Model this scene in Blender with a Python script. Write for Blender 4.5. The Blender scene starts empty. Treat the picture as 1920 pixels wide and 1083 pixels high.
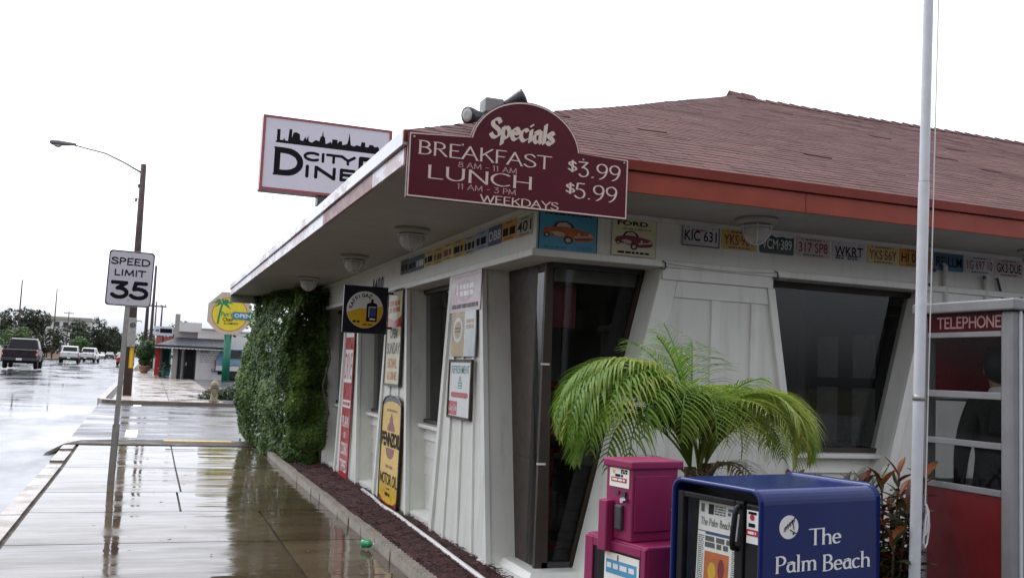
import bpy, bmesh, math, random
from mathutils import Vector, Matrix, noise
random.seed(7)
R = math.radians
scene = bpy.context.scene
col = scene.collection

# ------------------------------------------------------------------ camera, sky, sun, exposure
cam_d = bpy.data.cameras.new('camera'); cam = bpy.data.objects.new('camera', cam_d); col.objects.link(cam)
cam_d.sensor_width = 36.0; cam_d.lens = 33.9; cam_d.clip_start = 0.05; cam_d.clip_end = 6000
CM = [[0.9352322127502429, -0.07146882580205277, -0.34674618263617557],
      [-0.351278554433218, -0.06534814284676775, -0.9339876859047913],
      [0.04409178415071169, 0.9952998679618892, -0.08622115404848613]]
cam.matrix_world = Matrix.Translation((0, 0, 1.7)) @ Matrix(CM).to_4x4()
scene.camera = cam

SUN_EL, SUN_AZ = 60.0, -20.0
world = bpy.data.worlds.new('World'); scene.world = world; world.use_nodes = True
wn = world.node_tree; wn.nodes.clear()
w_out = wn.nodes.new('ShaderNodeOutputWorld'); w_bg = wn.nodes.new('ShaderNodeBackground')
w_sky = wn.nodes.new('ShaderNodeTexSky'); w_sky.sky_type = 'NISHITA'; w_sky.sun_disc = False
w_sky.sun_elevation = R(SUN_EL); w_sky.sun_rotation = R(SUN_AZ)
w_sky.air_density = 3.0; w_sky.dust_density = 3.0; w_sky.ozone_density = 1.0
w_hsv = wn.nodes.new('ShaderNodeHueSaturation'); w_hsv.inputs['Saturation'].default_value = 0.0
wn.links.new(w_sky.outputs['Color'], w_hsv.inputs['Color'])
w_tint = wn.nodes.new('ShaderNodeMix'); w_tint.data_type = 'RGBA'; w_tint.blend_type = 'MULTIPLY'; w_tint.inputs[0].default_value = 1.0
w_tint.inputs[7].default_value = (0.925, 0.96, 1.05, 1)      # cool overcast white
wn.links.new(w_hsv.outputs['Color'], w_tint.inputs[6]); wn.links.new(w_tint.outputs[2], w_bg.inputs['Color'])
w_bg.inputs['Strength'].default_value = 0.15
wn.links.new(w_bg.outputs['Background'], w_out.inputs['Surface'])

sun_d = bpy.data.lights.new('sun', 'SUN'); sun = bpy.data.objects.new('sun', sun_d); col.objects.link(sun)
sun_d.energy = 0.6; sun_d.angle = R(40); sun_d.color = (1.0, 0.97, 0.93)
_a, _e = R(SUN_AZ), R(SUN_EL)
sdir = Vector((math.sin(_a) * math.cos(_e), math.cos(_a) * math.cos(_e), math.sin(_e)))
sun.rotation_euler = sdir.to_track_quat('Z', 'Y').to_euler(); sun.location = sdir * 60

vs = scene.view_settings
vs.view_transform = 'Standard'; vs.look = 'None'; vs.gamma = 1.0; vs.use_curve_mapping = False; vs.exposure = 0.92
scene.cycles.use_denoising = True
scene.cycles.max_bounces = 8; scene.cycles.transparent_max_bounces = 12
scene.cycles.caustics_reflective = False; scene.cycles.caustics_refractive = False

# ------------------------------------------------------------------ helpers
def tag(o, label=None, cat=None, group=None, kind=None):
    if label: o['label'] = label
    if cat: o['category'] = cat
    if group: o['group'] = group
    if kind: o['kind'] = kind
    return o

def thing(name, label, cat, loc=(0, 0, 0), rotz=0.0, group=None):
    o = bpy.data.objects.new(name, None); col.objects.link(o)
    o.empty_display_size = 0.1
    o.location = loc; o.rotation_euler = (0, 0, rotz)
    return tag(o, label, cat, group)

def world_off(p):
    v = Vector((0, 0, 0))
    while p is not None:
        v += p.location; p = p.parent
    return v

class MB:
    def __init__(s): s.v = []; s.f = []; s.m = []; s.c = {}
    def face(s, pts, m=0):
        i = len(s.v); s.v.extend([tuple(p) for p in pts]); s.f.append(list(range(i, i + len(pts)))); s.m.append(m)
    def box(s, x0, x1, y0, y1, z0, z1, m=0):
        if x0 > x1: x0, x1 = x1, x0
        if y0 > y1: y0, y1 = y1, y0
        if z0 > z1: z0, z1 = z1, z0
        i = len(s.v)
        s.v += [(x0, y0, z0), (x1, y0, z0), (x1, y1, z0), (x0, y1, z0), (x0, y0, z1), (x1, y0, z1), (x1, y1, z1), (x0, y1, z1)]
        for f in ((0, 3, 2, 1), (4, 5, 6, 7), (0, 1, 5, 4), (1, 2, 6, 5), (2, 3, 7, 6), (3, 0, 4, 7)):
            s.f.append([i + k for k in f]); s.m.append(m)
        return s
    def prism(s, a, b, m=0):
        """two matching outlines a and b (lists of 3D points) joined into a closed solid"""
        n = len(a); i = len(s.v); s.v += [tuple(p) for p in a] + [tuple(p) for p in b]
        s.f.append([i + k for k in range(n)][::-1]); s.f.append([i + n + k for k in range(n)])
        for k in range(n): s.f.append([i + k, i + (k + 1) % n, i + n + (k + 1) % n, i + n + k])
        s.m += [m] * (n + 2)
        return s
    def ring_skin(s, rings, m=0, cap=True):
        n = len(rings[0]); i = len(s.v)
        for r in rings: s.v += [tuple(p) for p in r]
        for q in range(len(rings) - 1):
            for k in range(n):
                s.f.append([i + q * n + k, i + q * n + (k + 1) % n, i + (q + 1) * n + (k + 1) % n, i + (q + 1) * n + k]); s.m.append(m)
        if cap:
            s.f.append([i + k for k in range(n)][::-1]); s.f.append([i + (len(rings) - 1) * n + k for k in range(n)]); s.m += [m, m]
        return s
    def tube(s, pts, r, n=8, m=0):
        pts = [Vector(p) for p in pts]; rings = []
        rs = r if isinstance(r, (list, tuple)) else [r] * len(pts)
        prev = None
        for k, p in enumerate(pts):
            d = (pts[min(k + 1, len(pts) - 1)] - pts[max(k - 1, 0)]).normalized()
            if prev is None:
                a = Vector((0, 0, 1)) if abs(d.z) < 0.9 else Vector((1, 0, 0))
                x = d.cross(a).normalized()
            else:
                x = (prev - d * prev.dot(d)).normalized()
            prev = x; y = d.cross(x)
            rings.append([p + (x * math.cos(2 * math.pi * j / n) + y * math.sin(2 * math.pi * j / n)) * rs[k] for j in range(n)])
        return s.ring_skin(rings, m)
    def lathe(s, prof, c=(0, 0, 0), n=24, m=0, axis='z'):
        rings = []
        for (r, h) in prof:
            ring = []
            for j in range(n):
                a = 2 * math.pi * j / n
                p = (r * math.cos(a), r * math.sin(a), h)
                if axis == 'x': p = (p[2], p[0], p[1])
                if axis == 'y': p = (p[0], -p[2], p[1])
                ring.append((c[0] + p[0], c[1] + p[1], c[2] + p[2]))
            rings.append(ring)
        return s.ring_skin(rings, m)
    def ball(s, c, r, n=14, m=0, sz=(1, 1, 1)):
        k = n // 2
        rings = []
        for q in range(k + 1):
            t = -math.pi / 2 + math.pi * q / k
            rr = max(math.cos(t), 0.02)
            rings.append([(c[0] + r * sz[0] * rr * math.cos(2 * math.pi * j / n), c[1] + r * sz[1] * rr * math.sin(2 * math.pi * j / n), c[2] + r * sz[2] * math.sin(t)) for j in range(n)])
        return s.ring_skin(rings, m)
    def mesh(s, name, mats, smooth=False):
        me = bpy.data.meshes.new(name)
        me.from_pydata(s.v, [], s.f)
        if not isinstance(mats, (list, tuple)): mats = [mats]
        for q in mats: me.materials.append(q)
        me.polygons.foreach_set('material_index', s.m)
        if smooth: me.polygons.foreach_set('use_smooth', [True] * len(s.f))
        for an, vals in s.c.items():
            at = me.attributes.new(an, 'FLOAT', 'FACE'); at.data.foreach_set('value', vals)
        me.update()
        return me
    def build(s, name, mats, parent=None, smooth=False, bevel=0.0, world=False, seg=2, auto=None):
        off = world_off(parent) if world else None
        if off is not None: s.v = [(p[0] - off.x, p[1] - off.y, p[2] - off.z) for p in s.v]
        me = s.mesh(name, mats, smooth)
        o = bpy.data.objects.new(name, me); col.objects.link(o)
        if parent: o.parent = parent
        if bevel:
            b = o.modifiers.new('bevel', 'BEVEL'); b.width = bevel; b.segments = seg; b.limit_method = 'ANGLE'; b.angle_limit = R(40)
        return o

def inst(src, name, parent, loc=(0, 0, 0), rot=(0, 0, 0), scale=(1, 1, 1)):
    o = bpy.data.objects.new(name, src); col.objects.link(o)
    if parent: o.parent = parent
    o.location = loc; o.rotation_euler = rot; o.scale = scale
    return o

def copy_tree(o, parent=None):
    c = o.copy(); col.objects.link(c); c.parent = parent
    for ch in list(o.children): copy_tree(ch, c)
    return c

# ------------------------------------------------------------------ materials
def new_mat(name):
    m = bpy.data.materials.new(name); m.use_nodes = True
    nt = m.node_tree; b = nt.nodes['Principled BSDF']
    return m, nt, b

def nd(nt, typ, **kw):
    n = nt.nodes.new(typ)
    for k, v in kw.items():
        if k.startswith('i_'): n.inputs[k[2:].replace('_', ' ')].default_value = v
        else: setattr(n, k, v)
    return n

def coords(nt, scale=(1, 1, 1), kind='Object'):
    tc = nd(nt, 'ShaderNodeTexCoord'); mp = nd(nt, 'ShaderNodeMapping'); mp.inputs['Scale'].default_value = scale
    nt.links.new(tc.outputs[kind], mp.inputs['Vector'])
    return mp.outputs['Vector']

def noise_tex(nt, vec, scale, detail=4, rough=0.55):
    n = nd(nt, 'ShaderNodeTexNoise'); n.inputs['Scale'].default_value = scale; n.inputs['Detail'].default_value = detail
    n.inputs['Roughness'].default_value = rough
    nt.links.new(vec, n.inputs['Vector'])
    return n.outputs['Fac']

def ramp(nt, fac, stops):
    r = nd(nt, 'ShaderNodeValToRGB')
    e = r.color_ramp.elements
    while len(e) < len(stops): e.new(0.5)
    for k, (p, c) in enumerate(stops):
        e[k].position = p; e[k].color = c if len(c) == 4 else (c[0], c[1], c[2], 1)
    nt.links.new(fac, r.inputs['Fac'])
    return r.outputs['Color']

def mixc(nt, fac, a, b):
    m = nd(nt, 'ShaderNodeMix', data_type='RGBA')
    if isinstance(fac, (int, float)): m.inputs[0].default_value = fac
    else: nt.links.new(fac, m.inputs[0])
    for s, x in ((6, a), (7, b)):
        if isinstance(x, tuple): m.inputs[s].default_value = (x[0], x[1], x[2], 1)
        else: nt.links.new(x, m.inputs[s])
    return m.outputs[2]

def bump(nt, b, h, strength=0.3, dist=0.01):
    n = nd(nt, 'ShaderNodeBump'); n.inputs['Strength'].default_value = strength; n.inputs['Distance'].default_value = dist
    nt.links.new(h, n.inputs['Height']); nt.links.new(n.outputs['Normal'], b.inputs['Normal'])

_pm = {}
def paint(name, c, rough=0.5, var=0.12, scale=6.0, metal=0.0, bmp=0.0, spec=0.5, dirt=None, dscale=(3, 3, 0.7), damt=0.5, coat=0.0, chip=None):
    """painted / plain surface with mottled colour, optional dirt and fine relief"""
    if name in _pm: return _pm[name]
    m, nt, b = new_mat(name)
    v = coords(nt)
    f = noise_tex(nt, v, scale, 5)
    lo = tuple(max(0, x * (1 - var)) for x in c); hi = tuple(min(1, x * (1 + var)) for x in c)
    cc = ramp(nt, f, [(0.3, lo), (0.7, hi)])
    if dirt:
        f2 = noise_tex(nt, coords(nt, dscale), 2.2, 6, 0.65)
        k = ramp(nt, f2, [(0.52, (0, 0, 0)), (0.78, (damt, damt, damt))])
        cc = mixc(nt, k, cc, dirt)
    if chip:
        k2 = ramp(nt, noise_tex(nt, coords(nt, (14, 14, 30)), 3.0, 6, 0.7), [(chip[1], (0, 0, 0)), (chip[1] + .02, (1, 1, 1))])
        cc = mixc(nt, k2, cc, chip[0])
    nt.links.new(cc, b.inputs['Base Color'])
    r2 = ramp(nt, noise_tex(nt, v, scale * 2.3, 3), [(0.3, (rough * .8,) * 3), (0.7, (min(1, rough * 1.2),) * 3)])
    nt.links.new(r2, b.inputs['Roughness'])
    b.inputs['Metallic'].default_value = metal
    b.inputs['Specular IOR Level'].default_value = spec
    b.inputs['Coat Weight'].default_value = coat
    if bmp: bump(nt, b, noise_tex(nt, v, scale * 8, 6), bmp, 0.01)
    _pm[name] = m
    return m

def glass_mat(name, tint=(1, 1, 1), ior=1.5, rough=0.0, boost=1.0):
    m, nt, b = new_mat(name); nt.nodes.remove(b)
    out = nt.nodes['Material Output']
    tr = nd(nt, 'ShaderNodeBsdfTransparent'); tr.inputs['Color'].default_value = (*tint, 1)
    gl = nd(nt, 'ShaderNodeBsdfGlossy'); gl.inputs['Roughness'].default_value = rough
    fr = nd(nt, 'ShaderNodeFresnel'); fr.inputs['IOR'].default_value = ior
    geo = nd(nt, 'ShaderNodeNewGeometry')
    ix = nd(nt, 'ShaderNodeMix', data_type='FLOAT'); ix.inputs[2].default_value = ior; ix.inputs[3].default_value = 1 / ior
    nt.links.new(geo.outputs['Backfacing'], ix.inputs[0]); nt.links.new(ix.outputs[0], fr.inputs['IOR'])
    mul = nd(nt, 'ShaderNodeMath', operation='MULTIPLY'); mul.use_clamp = True; mul.inputs[1].default_value = boost
    nt.links.new(fr.outputs[0], mul.inputs[0])
    mx = nd(nt, 'ShaderNodeMixShader')
    nt.links.new(mul.outputs[0], mx.inputs[0]); nt.links.new(tr.outputs[0], mx.inputs[1]); nt.links.new(gl.outputs[0], mx.inputs[2])
    nt.links.new(mx.outputs[0], out.inputs['Surface'])
    return m

def leaf_mat(name, cols, scale=9.0, trans=0.35, rough=0.45):
    m, nt, b = new_mat(name)
    out = nt.nodes['Material Output']
    v = coords(nt)
    n = len(cols)
    c = ramp(nt, noise_tex(nt, v, scale, 3, 0.7), [(0.28 + 0.44 * k / max(1, n - 1), cols[k]) for k in range(n)])
    nt.links.new(c, b.inputs['Base Color']); b.inputs['Roughness'].default_value = rough
    t = nd(nt, 'ShaderNodeBsdfTranslucent'); nt.links.new(c, t.inputs['Color'])
    mx = nd(nt, 'ShaderNodeMixShader'); mx.inputs[0].default_value = trans
    nt.links.new(b.outputs[0], mx.inputs[1]); nt.links.new(t.outputs[0], mx.inputs[2])
    nt.links.new(mx.outputs[0], out.inputs['Surface'])
    return m

def wet_mat(name, c1, c2, scale=0.6, stretch=(1, 1, 1), r_lo=0.03, r_hi=0.3, wet=0.5, bmp=0.15, bscale=1.2, bstretch=(0.35, 2.2, 1), fine=40.0, bdist=0.02, stain=None, per=True):
    """rain-wet concrete or asphalt: glossy film with drier islands and slow ripples"""
    m, nt, b = new_mat(name)
    vg = nd(nt, 'ShaderNodeNewGeometry'); pos = vg.outputs['Position']
    mp = nd(nt, 'ShaderNodeMapping'); mp.inputs['Scale'].default_value = stretch; nt.links.new(pos, mp.inputs['Vector'])
    f = noise_tex(nt, mp.outputs['Vector'], scale, 6, 0.6)
    cc = ramp(nt, f, [(0.32, c1), (0.68, c2)])
    sp = ramp(nt, noise_tex(nt, pos, fine, 3), [(0.35, (0.75,) * 3), (0.65, (1.15,) * 3)])
    mul = nd(nt, 'ShaderNodeMix', data_type='RGBA', blend_type='MULTIPLY'); mul.inputs[0].default_value = 1.0
    nt.links.new(cc, mul.inputs[6]); nt.links.new(sp, mul.inputs[7]); cc = mul.outputs[2]
    if per:
        oi = nd(nt, 'ShaderNodeObjectInfo')
        pr = ramp(nt, oi.outputs['Random'], [(0.0, (0.8, 0.8, 0.8)), (1.0, (1.2, 1.18, 1.15))])
        m2 = nd(nt, 'ShaderNodeMix', data_type='RGBA', blend_type='MULTIPLY'); m2.inputs[0].default_value = 1.0
        nt.links.new(cc, m2.inputs[6]); nt.links.new(pr, m2.inputs[7]); cc = m2.outputs[2]
    if stain:
        k = ramp(nt, noise_tex(nt, pos, 0.9, 6, 0.7), [(0.55, (0, 0, 0)), (0.72, (0.7,) * 3)])
        cc = mixc(nt, k, cc, stain)
    nt.links.new(cc, b.inputs['Base Color'])
    w = ramp(nt, noise_tex(nt, mp.outputs['Vector'], scale * 1.7, 5, 0.6), [(max(0, wet - 0.1), (r_lo,) * 3), (min(1, wet + 0.12), (r_hi,) * 3)])
    nt.links.new(w, b.inputs['Roughness'])
    b.inputs['IOR'].default_value = 1.33
    sp_ = ramp(nt, noise_tex(nt, mp.outputs['Vector'], scale * 2.6, 5, 0.65), [(0.34, (0.5,) * 3), (0.66, (0.13,) * 3)])
    if per:
        pr2 = ramp(nt, oi.outputs['Random'], [(0.0, (1.1,) * 3), (0.6, (0.95,) * 3), (1.0, (0.6,) * 3)])
        m3 = nd(nt, 'ShaderNodeMix', data_type='RGBA', blend_type='MULTIPLY'); m3.inputs[0].default_value = 1.0
        nt.links.new(sp_, m3.inputs[6]); nt.links.new(pr2, m3.inputs[7]); sp_ = m3.outputs[2]
    nt.links.new(sp_, b.inputs['Specular IOR Level'])
    mb_ = nd(nt, 'ShaderNodeMapping'); mb_.inputs['Scale'].default_value = bstretch; nt.links.new(pos, mb_.inputs['Vector'])
    bump(nt, b, noise_tex(nt, mb_.outputs['Vector'], bscale, 3, 0.5), bmp, bdist)
    return m

def worn_mat(name, base, patch, thr=0.5, stretch=(6, 0.8, 3), rough=0.25, scale=1.0):
    m, nt, b = new_mat(name)
    f = noise_tex(nt, coords(nt, stretch), scale, 6, 0.7)
    k = ramp(nt, f, [(thr - 0.02, (0, 0, 0)), (thr + 0.03, (1, 1, 1))])
    g = ramp(nt, noise_tex(nt, coords(nt), 12, 4), [(0.3, tuple(x * .85 for x in base)), (0.7, base)])
    p2 = ramp(nt, noise_tex(nt, coords(nt), 9, 4), [(0.3, tuple(x * .7 for x in patch)), (0.7, patch)])
    nt.links.new(mixc(nt, k, g, p2), b.inputs['Base Color'])
    b.inputs['Roughness'].default_value = rough
    bump(nt, b, k, 0.2, 0.003)
    return m

def shingle_mat():
    m, nt, b = new_mat('asphalt_shingle')
    at = nd(nt, 'ShaderNodeAttribute'); at.attribute_name = 'tint'
    c = ramp(nt, at.outputs['Fac'], [(0.0, (0.085, 0.043, 0.040)), (0.5, (0.118, 0.057, 0.052)), (0.9, (0.145, 0.072, 0.064)), (1.0, (0.115, 0.082, 0.08))])
    pos = nd(nt, 'ShaderNodeNewGeometry').outputs['Position']
    st = ramp(nt, noise_tex(nt, pos, 0.8, 5, 0.65), [(0.3, (0.8,) * 3), (0.7, (1.15,) * 3)])
    gr = ramp(nt, noise_tex(nt, pos, 90, 2), [(0.3, (0.75,) * 3), (0.7, (1.25,) * 3)])
    m1 = nd(nt, 'ShaderNodeMix', data_type='RGBA', blend_type='MULTIPLY'); m1.inputs[0].default_value = 1
    nt.links.new(c, m1.inputs[6]); nt.links.new(st, m1.inputs[7])
    m2 = nd(nt, 'ShaderNodeMix', data_type='RGBA', blend_type='MULTIPLY'); m2.inputs[0].default_value = 1
    nt.links.new(m1.outputs[2], m2.inputs[6]); nt.links.new(gr, m2.inputs[7])
    # wind-lifted, weathered grey-blue patches
    mp = nd(nt, 'ShaderNodeMapping'); mp.inputs['Scale'].default_value = (0.7, 1, 3.2); nt.links.new(pos, mp.inputs['Vector'])
    k = ramp(nt, noise_tex(nt, mp.outputs['Vector'], 0.9, 4, 0.6), [(0.66, (0, 0, 0)), (0.72, (0.55,) * 3)])
    nt.links.new(mixc(nt, k, m2.outputs[2], (0.085, 0.068, 0.078)), b.inputs['Base Color'])
    b.inputs['Roughness'].default_value = 0.85; b.inputs['Specular IOR Level'].default_value = .2
    bump(nt, b, noise_tex(nt, pos, 150, 3), 0.35, 0.004)
    return m

M = {}
M['white'] = paint('white_siding_paint', (0.71, 0.71, 0.655), 0.45, 0.05, 3, bmp=0.05, dirt=(0.34, 0.35, 0.29), damt=0.4, dscale=(5, 5, .5))
M['white2'] = paint('white_trim_paint', (0.75, 0.75, 0.70), 0.4, 0.05, 4, bmp=0.04, dirt=(0.36, 0.37, 0.30), damt=0.4, dscale=(5, 5, .5))
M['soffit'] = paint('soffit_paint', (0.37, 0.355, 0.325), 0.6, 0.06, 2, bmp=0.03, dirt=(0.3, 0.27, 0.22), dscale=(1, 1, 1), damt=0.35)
M['fascia'] = paint('red_brown_fascia_paint', (0.27, 0.050, 0.030), 0.4, 0.16, 3, bmp=0.05, spec=.2, dirt=(0.20, 0.045, 0.03), dscale=(1.5, 1.5, 6))
M['fascia_dark'] = paint('dark_red_drip_board', (0.17, 0.025, 0.016), 0.45, 0.15, 3, bmp=0.04, spec=.2)
M['worn'] = worn_mat('peeling_white_over_red', (0.56, 0.555, 0.60), (0.20, 0.07, 0.06), 0.53)
M['worn2'] = worn_mat('peeling_white_over_red_lower', (0.50, 0.49, 0.53), (0.22, 0.08, 0.065), 0.50, (6, 0.6, 2))
M['shingle'] = shingle_mat()
M['faded_red'] = paint('faded_fascia_red', (0.22, 0.085, 0.075), 0.4, 0.15, 3, spec=.2, dirt=(0.33, 0.24, 0.23), damt=.5, dscale=(6, .6, 3))
M['bronze'] = paint('bronze_window_frame', (0.055, 0.043, 0.033), 0.5, 0.12, 5, spec=.25)
M['dark_in'] = paint('dark_interior_wall', (0.34, 0.335, 0.33), 0.8, 0.1, 2)
M['floor_in'] = paint('dark_interior_floor', (0.05, 0.04, 0.035), 0.6, 0.2, 2)
M['glass'] = glass_mat('window_glass', (0.55, 0.57, 0.56), boost=.75)
M['clear'] = glass_mat('clear_glass', (0.9, 0.92, 0.92), 1.45, boost=.5)
M['booth_glass'] = glass_mat('booth_glass', (0.60, 0.61, 0.61), 1.45, boost=.25)
M['grey_pane'] = paint('hazy_cabinet_glass', (.16, .16, .165), .3, .1, 5)
M['frost'] = paint('frosted_globe_glass', (0.42, 0.41, 0.38), 0.18, 0.05, 8)
M['alu'] = paint('brushed_aluminium', (0.60, 0.60, 0.63), 0.42, 0.06, 14, metal=0.0, bmp=0.02)
M['alu_dull'] = paint('dull_aluminium', (0.24, 0.235, 0.24), 0.5, 0.10, 6, metal=0.1, bmp=0.03, dirt=(0.2, 0.19, 0.18))
M['galv'] = paint('galvanised_steel', (0.38, 0.37, 0.35), 0.45, 0.15, 12, metal=0.5, bmp=0.05)
M['steel'] = paint('dark_steel', (0.06, 0.06, 0.065), 0.4, 0.15, 10, metal=0.4)
M['chrome'] = paint('worn_chrome', (0.6, 0.6, 0.62), 0.2, 0.05, 10, metal=1.0)
M['black'] = paint('black_plastic', (0.012, 0.012, 0.013), 0.4, 0.2, 12, spec=.2)
M['ink'] = paint('black_ink', (0.010, 0.010, 0.013), 0.6, 0.1, 12, spec=.1)
M['ink_soft'] = paint('faded_black_ink', (0.09, 0.09, 0.09), 0.5, 0.1, 12)
M['rubber'] = paint('tyre_rubber', (0.022, 0.022, 0.023), 0.75, 0.2, 15, bmp=0.1)
M['booth_red'] = paint('faded_booth_red', (0.15, 0.010, 0.012), 0.45, 0.15, 4, spec=.3, dirt=(0.08, 0.008, 0.01), damt=.5)
M['booth_dark'] = paint('dark_booth_header', (0.055, 0.005, 0.008), 0.5, 0.15, 5, spec=.15)
M['maroon'] = paint('maroon_sign_paint', (0.085, 0.008, 0.018), 0.4, 0.10, 3, spec=.18)
M['cream'] = paint('cream_sign_lettering', (0.62, 0.50, 0.43), 0.4, 0.06, 10)
M['sign_white'] = paint('white_sign_face', (0.68, 0.66, 0.74), 0.3, 0.03, 2)
M['sign_red'] = paint('red_sign_frame', (0.30, 0.06, 0.06), 0.3, 0.12, 4)
M['reflective'] = paint('reflective_sign_sheet', (0.60, 0.57, 0.63), 0.35, 0.04, 5)
M['blue_box'] = paint('blue_box_enamel', (0.004, 0.014, 0.105), 0.2, 0.15, 3, spec=0.3, dirt=(0.010, 0.02, 0.08), damt=.5, chip=((.10, .13, .22), .74))
M['pink_box'] = paint('magenta_box_enamel', (0.255, 0.022, 0.085), 0.38, 0.10, 4, spec=.3, dirt=(0.15, 0.016, 0.055), damt=0.6, chip=((.42, .20, .26), .70))
M['print_white'] = paint('white_print', (0.75, 0.75, 0.74), 0.45, 0.03, 8)
M['newsprint'] = paint('newsprint_paper', (0.80, 0.78, 0.71), 0.8, 0.04, 20)
M['orange'] = paint('orange_print', (0.55, 0.14, 0.03), 0.4, 0.25, 14)
M['red'] = paint('red_enamel', (0.42, 0.018, 0.022), 0.3, 0.12, 5)
M['dark_red'] = paint('dark_red_enamel', (0.20, 0.012, 0.018), 0.35, 0.12, 6)
M['yellow'] = paint('yellow_enamel', (0.68, 0.42, 0.02), 0.3, 0.10, 4, dirt=(0.42, 0.25, 0.03), damt=0.5)
M['cream_tin'] = paint('cream_tin', (0.66, 0.62, 0.42), 0.35, 0.10, 4, dirt=(0.42, 0.36, 0.2), damt=0.5)
M['teal'] = paint('teal_print', (0.04, 0.30, 0.27), 0.4, 0.08, 8)
M['navy'] = paint('navy_enamel', (0.006, 0.007, 0.02), 0.3, 0.1, 6)
M['sky_blue'] = paint('sky_blue_tin', (0.07, 0.33, 0.52), 0.35, 0.15, 3)
M['pink_tin'] = paint('faded_pink_tin', (0.42, 0.27, 0.28), 0.18, 0.18, 7, bmp=0.15)
M['gold_tin'] = paint('tarnished_gold_tin', (0.40, 0.27, 0.08), 0.3, 0.2, 6)
M['grey_tin'] = paint('pale_grey_tin', (0.5, 0.54, 0.56), 0.2, 0.18, 6)
M['pvc'] = paint('white_pvc', (0.72, 0.71, 0.68), 0.35, 0.05, 8, dirt=(0.35, 0.3, 0.25), damt=0.5)
M['mulch'] = paint('red_mulch', (0.075, 0.018, 0.017), 0.8, 0.5, 25, bmp=0.8)
M['mulch2'] = paint('dark_mulch', (0.04, 0.014, 0.012), 0.8, 0.5, 25, bmp=0.8)
M['edging'] = paint('edging_concrete', (0.30, 0.265, 0.22), 0.55, 0.25, 9, bmp=0.4, dirt=(0.10, 0.10, 0.06), damt=0.8, dscale=(2, 2, 2))
M['green_plastic'] = paint('green_plastic', (0.02, 0.34, 0.13), 0.12, 0.15, 9, spec=0.8)
M['wood_pole'] = paint('weathered_wood', (0.075, 0.05, 0.045), 0.8, 0.25, 6, bmp=0.4, dirt=(0.03, 0.02, 0.02), dscale=(8, 8, 0.3))
M['bark'] = paint('bark', (0.10, 0.075, 0.05), 0.9, 0.3, 12, bmp=0.6)
M['terracotta'] = paint('terracotta', (0.34, 0.16, 0.09), 0.7, 0.15, 8, bmp=0.1)
M['yellow_paint'] = paint('yellow_kerb_paint', (0.66, 0.42, 0.06), 0.6, 0.2, 8, spec=.2, dirt=(0.3, 0.2, 0.08), damt=0.7, dscale=(2, 2, 2))
M['white_line'] = paint('white_road_paint', (0.72, 0.72, 0.70), 0.25, 0.12, 6, dirt=(0.3, 0.3, 0.3), damt=0.6, dscale=(2, 2, 2))
M['amber'] = paint('amber_reflector', (0.75, 0.36, 0.01), 0.3, 0.05, 8)
M['skin'] = paint('mannequin_skin', (0.42, 0.24, 0.17), 0.5, 0.06, 12)
M['suit'] = paint('black_suit_cloth', (0.012, 0.012, 0.014), 0.85, 0.2, 40)
M['hair'] = paint('dark_hair', (0.010, 0.009, 0.008), 0.6, 0.2, 40)
M['shirt'] = paint('white_shirt', (0.7, 0.7, 0.68), 0.7, 0.05, 20)
M['awning'] = paint('dark_awning_canvas', (0.022, 0.024, 0.034), 0.6, 0.2, 4)
M['shop_white'] = paint('white_shop_wall', (0.66, 0.64, 0.64), 0.6, 0.05, 2, dirt=(0.4, 0.39, 0.37), damt=0.4)
M['shop_grey'] = paint('grey_stucco', (0.33, 0.31, 0.29), 0.7, 0.08, 2)
M['shop_teal'] = paint('teal_shop_wall', (0.03, 0.26, 0.30), 0.6, 0.1, 2)
M['green_pole'] = paint('green_pole_paint', (0.008, 0.15, 0.085), 0.35, 0.1, 5)
M['oct_cream'] = paint('cream_sign_rim', (0.55, 0.46, 0.36), 0.5, 0.05, 5)
M['oct_yellow'] = paint('yellow_sign_face', (0.74, 0.60, 0.03), 0.4, 0.06, 5)
M['oct_green'] = paint('green_sign_print', (0.015, 0.22, 0.08), 0.4, 0.08, 5)
M['oct_blue'] = paint('blue_sign_print', (0.03, 0.20, 0.33), 0.4, 0.08, 5)
M['hydrant'] = paint('faded_hydrant_paint', (0.26, 0.21, 0.13), 0.6, 0.25, 10, dirt=(0.2, 0.12, 0.06), damt=0.7, dscale=(3, 3, 3))
M['leaf_hedge'] = leaf_mat('creeper_leaf', [(0.024, 0.06, 0.010), (0.085, 0.165, 0.024), (0.19, 0.29, 0.045)], 3.0, 0.4)
M['leaf_palm'] = leaf_mat('palm_leaf_green', [(0.07, 0.15, 0.018), (0.15, 0.27, 0.03), (0.25, 0.38, 0.06)], 6, 0.5)
M['leaf_palm2'] = leaf_mat('palm_leaf_yellow', [(0.17, 0.25, 0.035), (0.30, 0.37, 0.06), (0.44, 0.45, 0.11)], 6, 0.5)
M['leaf_tree'] = leaf_mat('tree_leaf_dark', [(0.010, 0.016, 0.008), (0.022, 0.032, 0.012), (0.04, 0.05, 0.02)], 0.6, 0.2, 0.7)
M['leaf_tree2'] = leaf_mat('tree_leaf_green', [(0.025, 0.055, 0.012), (0.055, 0.105, 0.02), (0.09, 0.15, 0.03)], 0.7)
M['leaf_bush'] = leaf_mat('shrub_leaf', [(0.016, 0.03, 0.012), (0.03, 0.06, 0.018), (0.06, 0.1, 0.03)], 4)
M['croton_red'] = leaf_mat('croton_leaf_red', [(0.06, 0.010, 0.010), (0.12, 0.022, 0.012), (0.20, 0.05, 0.016)], 8, 0.25, 0.3)
M['croton_orange'] = leaf_mat('croton_leaf_orange', [(0.15, 0.032, 0.010), (0.24, 0.065, 0.015), (0.32, 0.16, 0.025)], 10, 0.25, 0.3)
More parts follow.
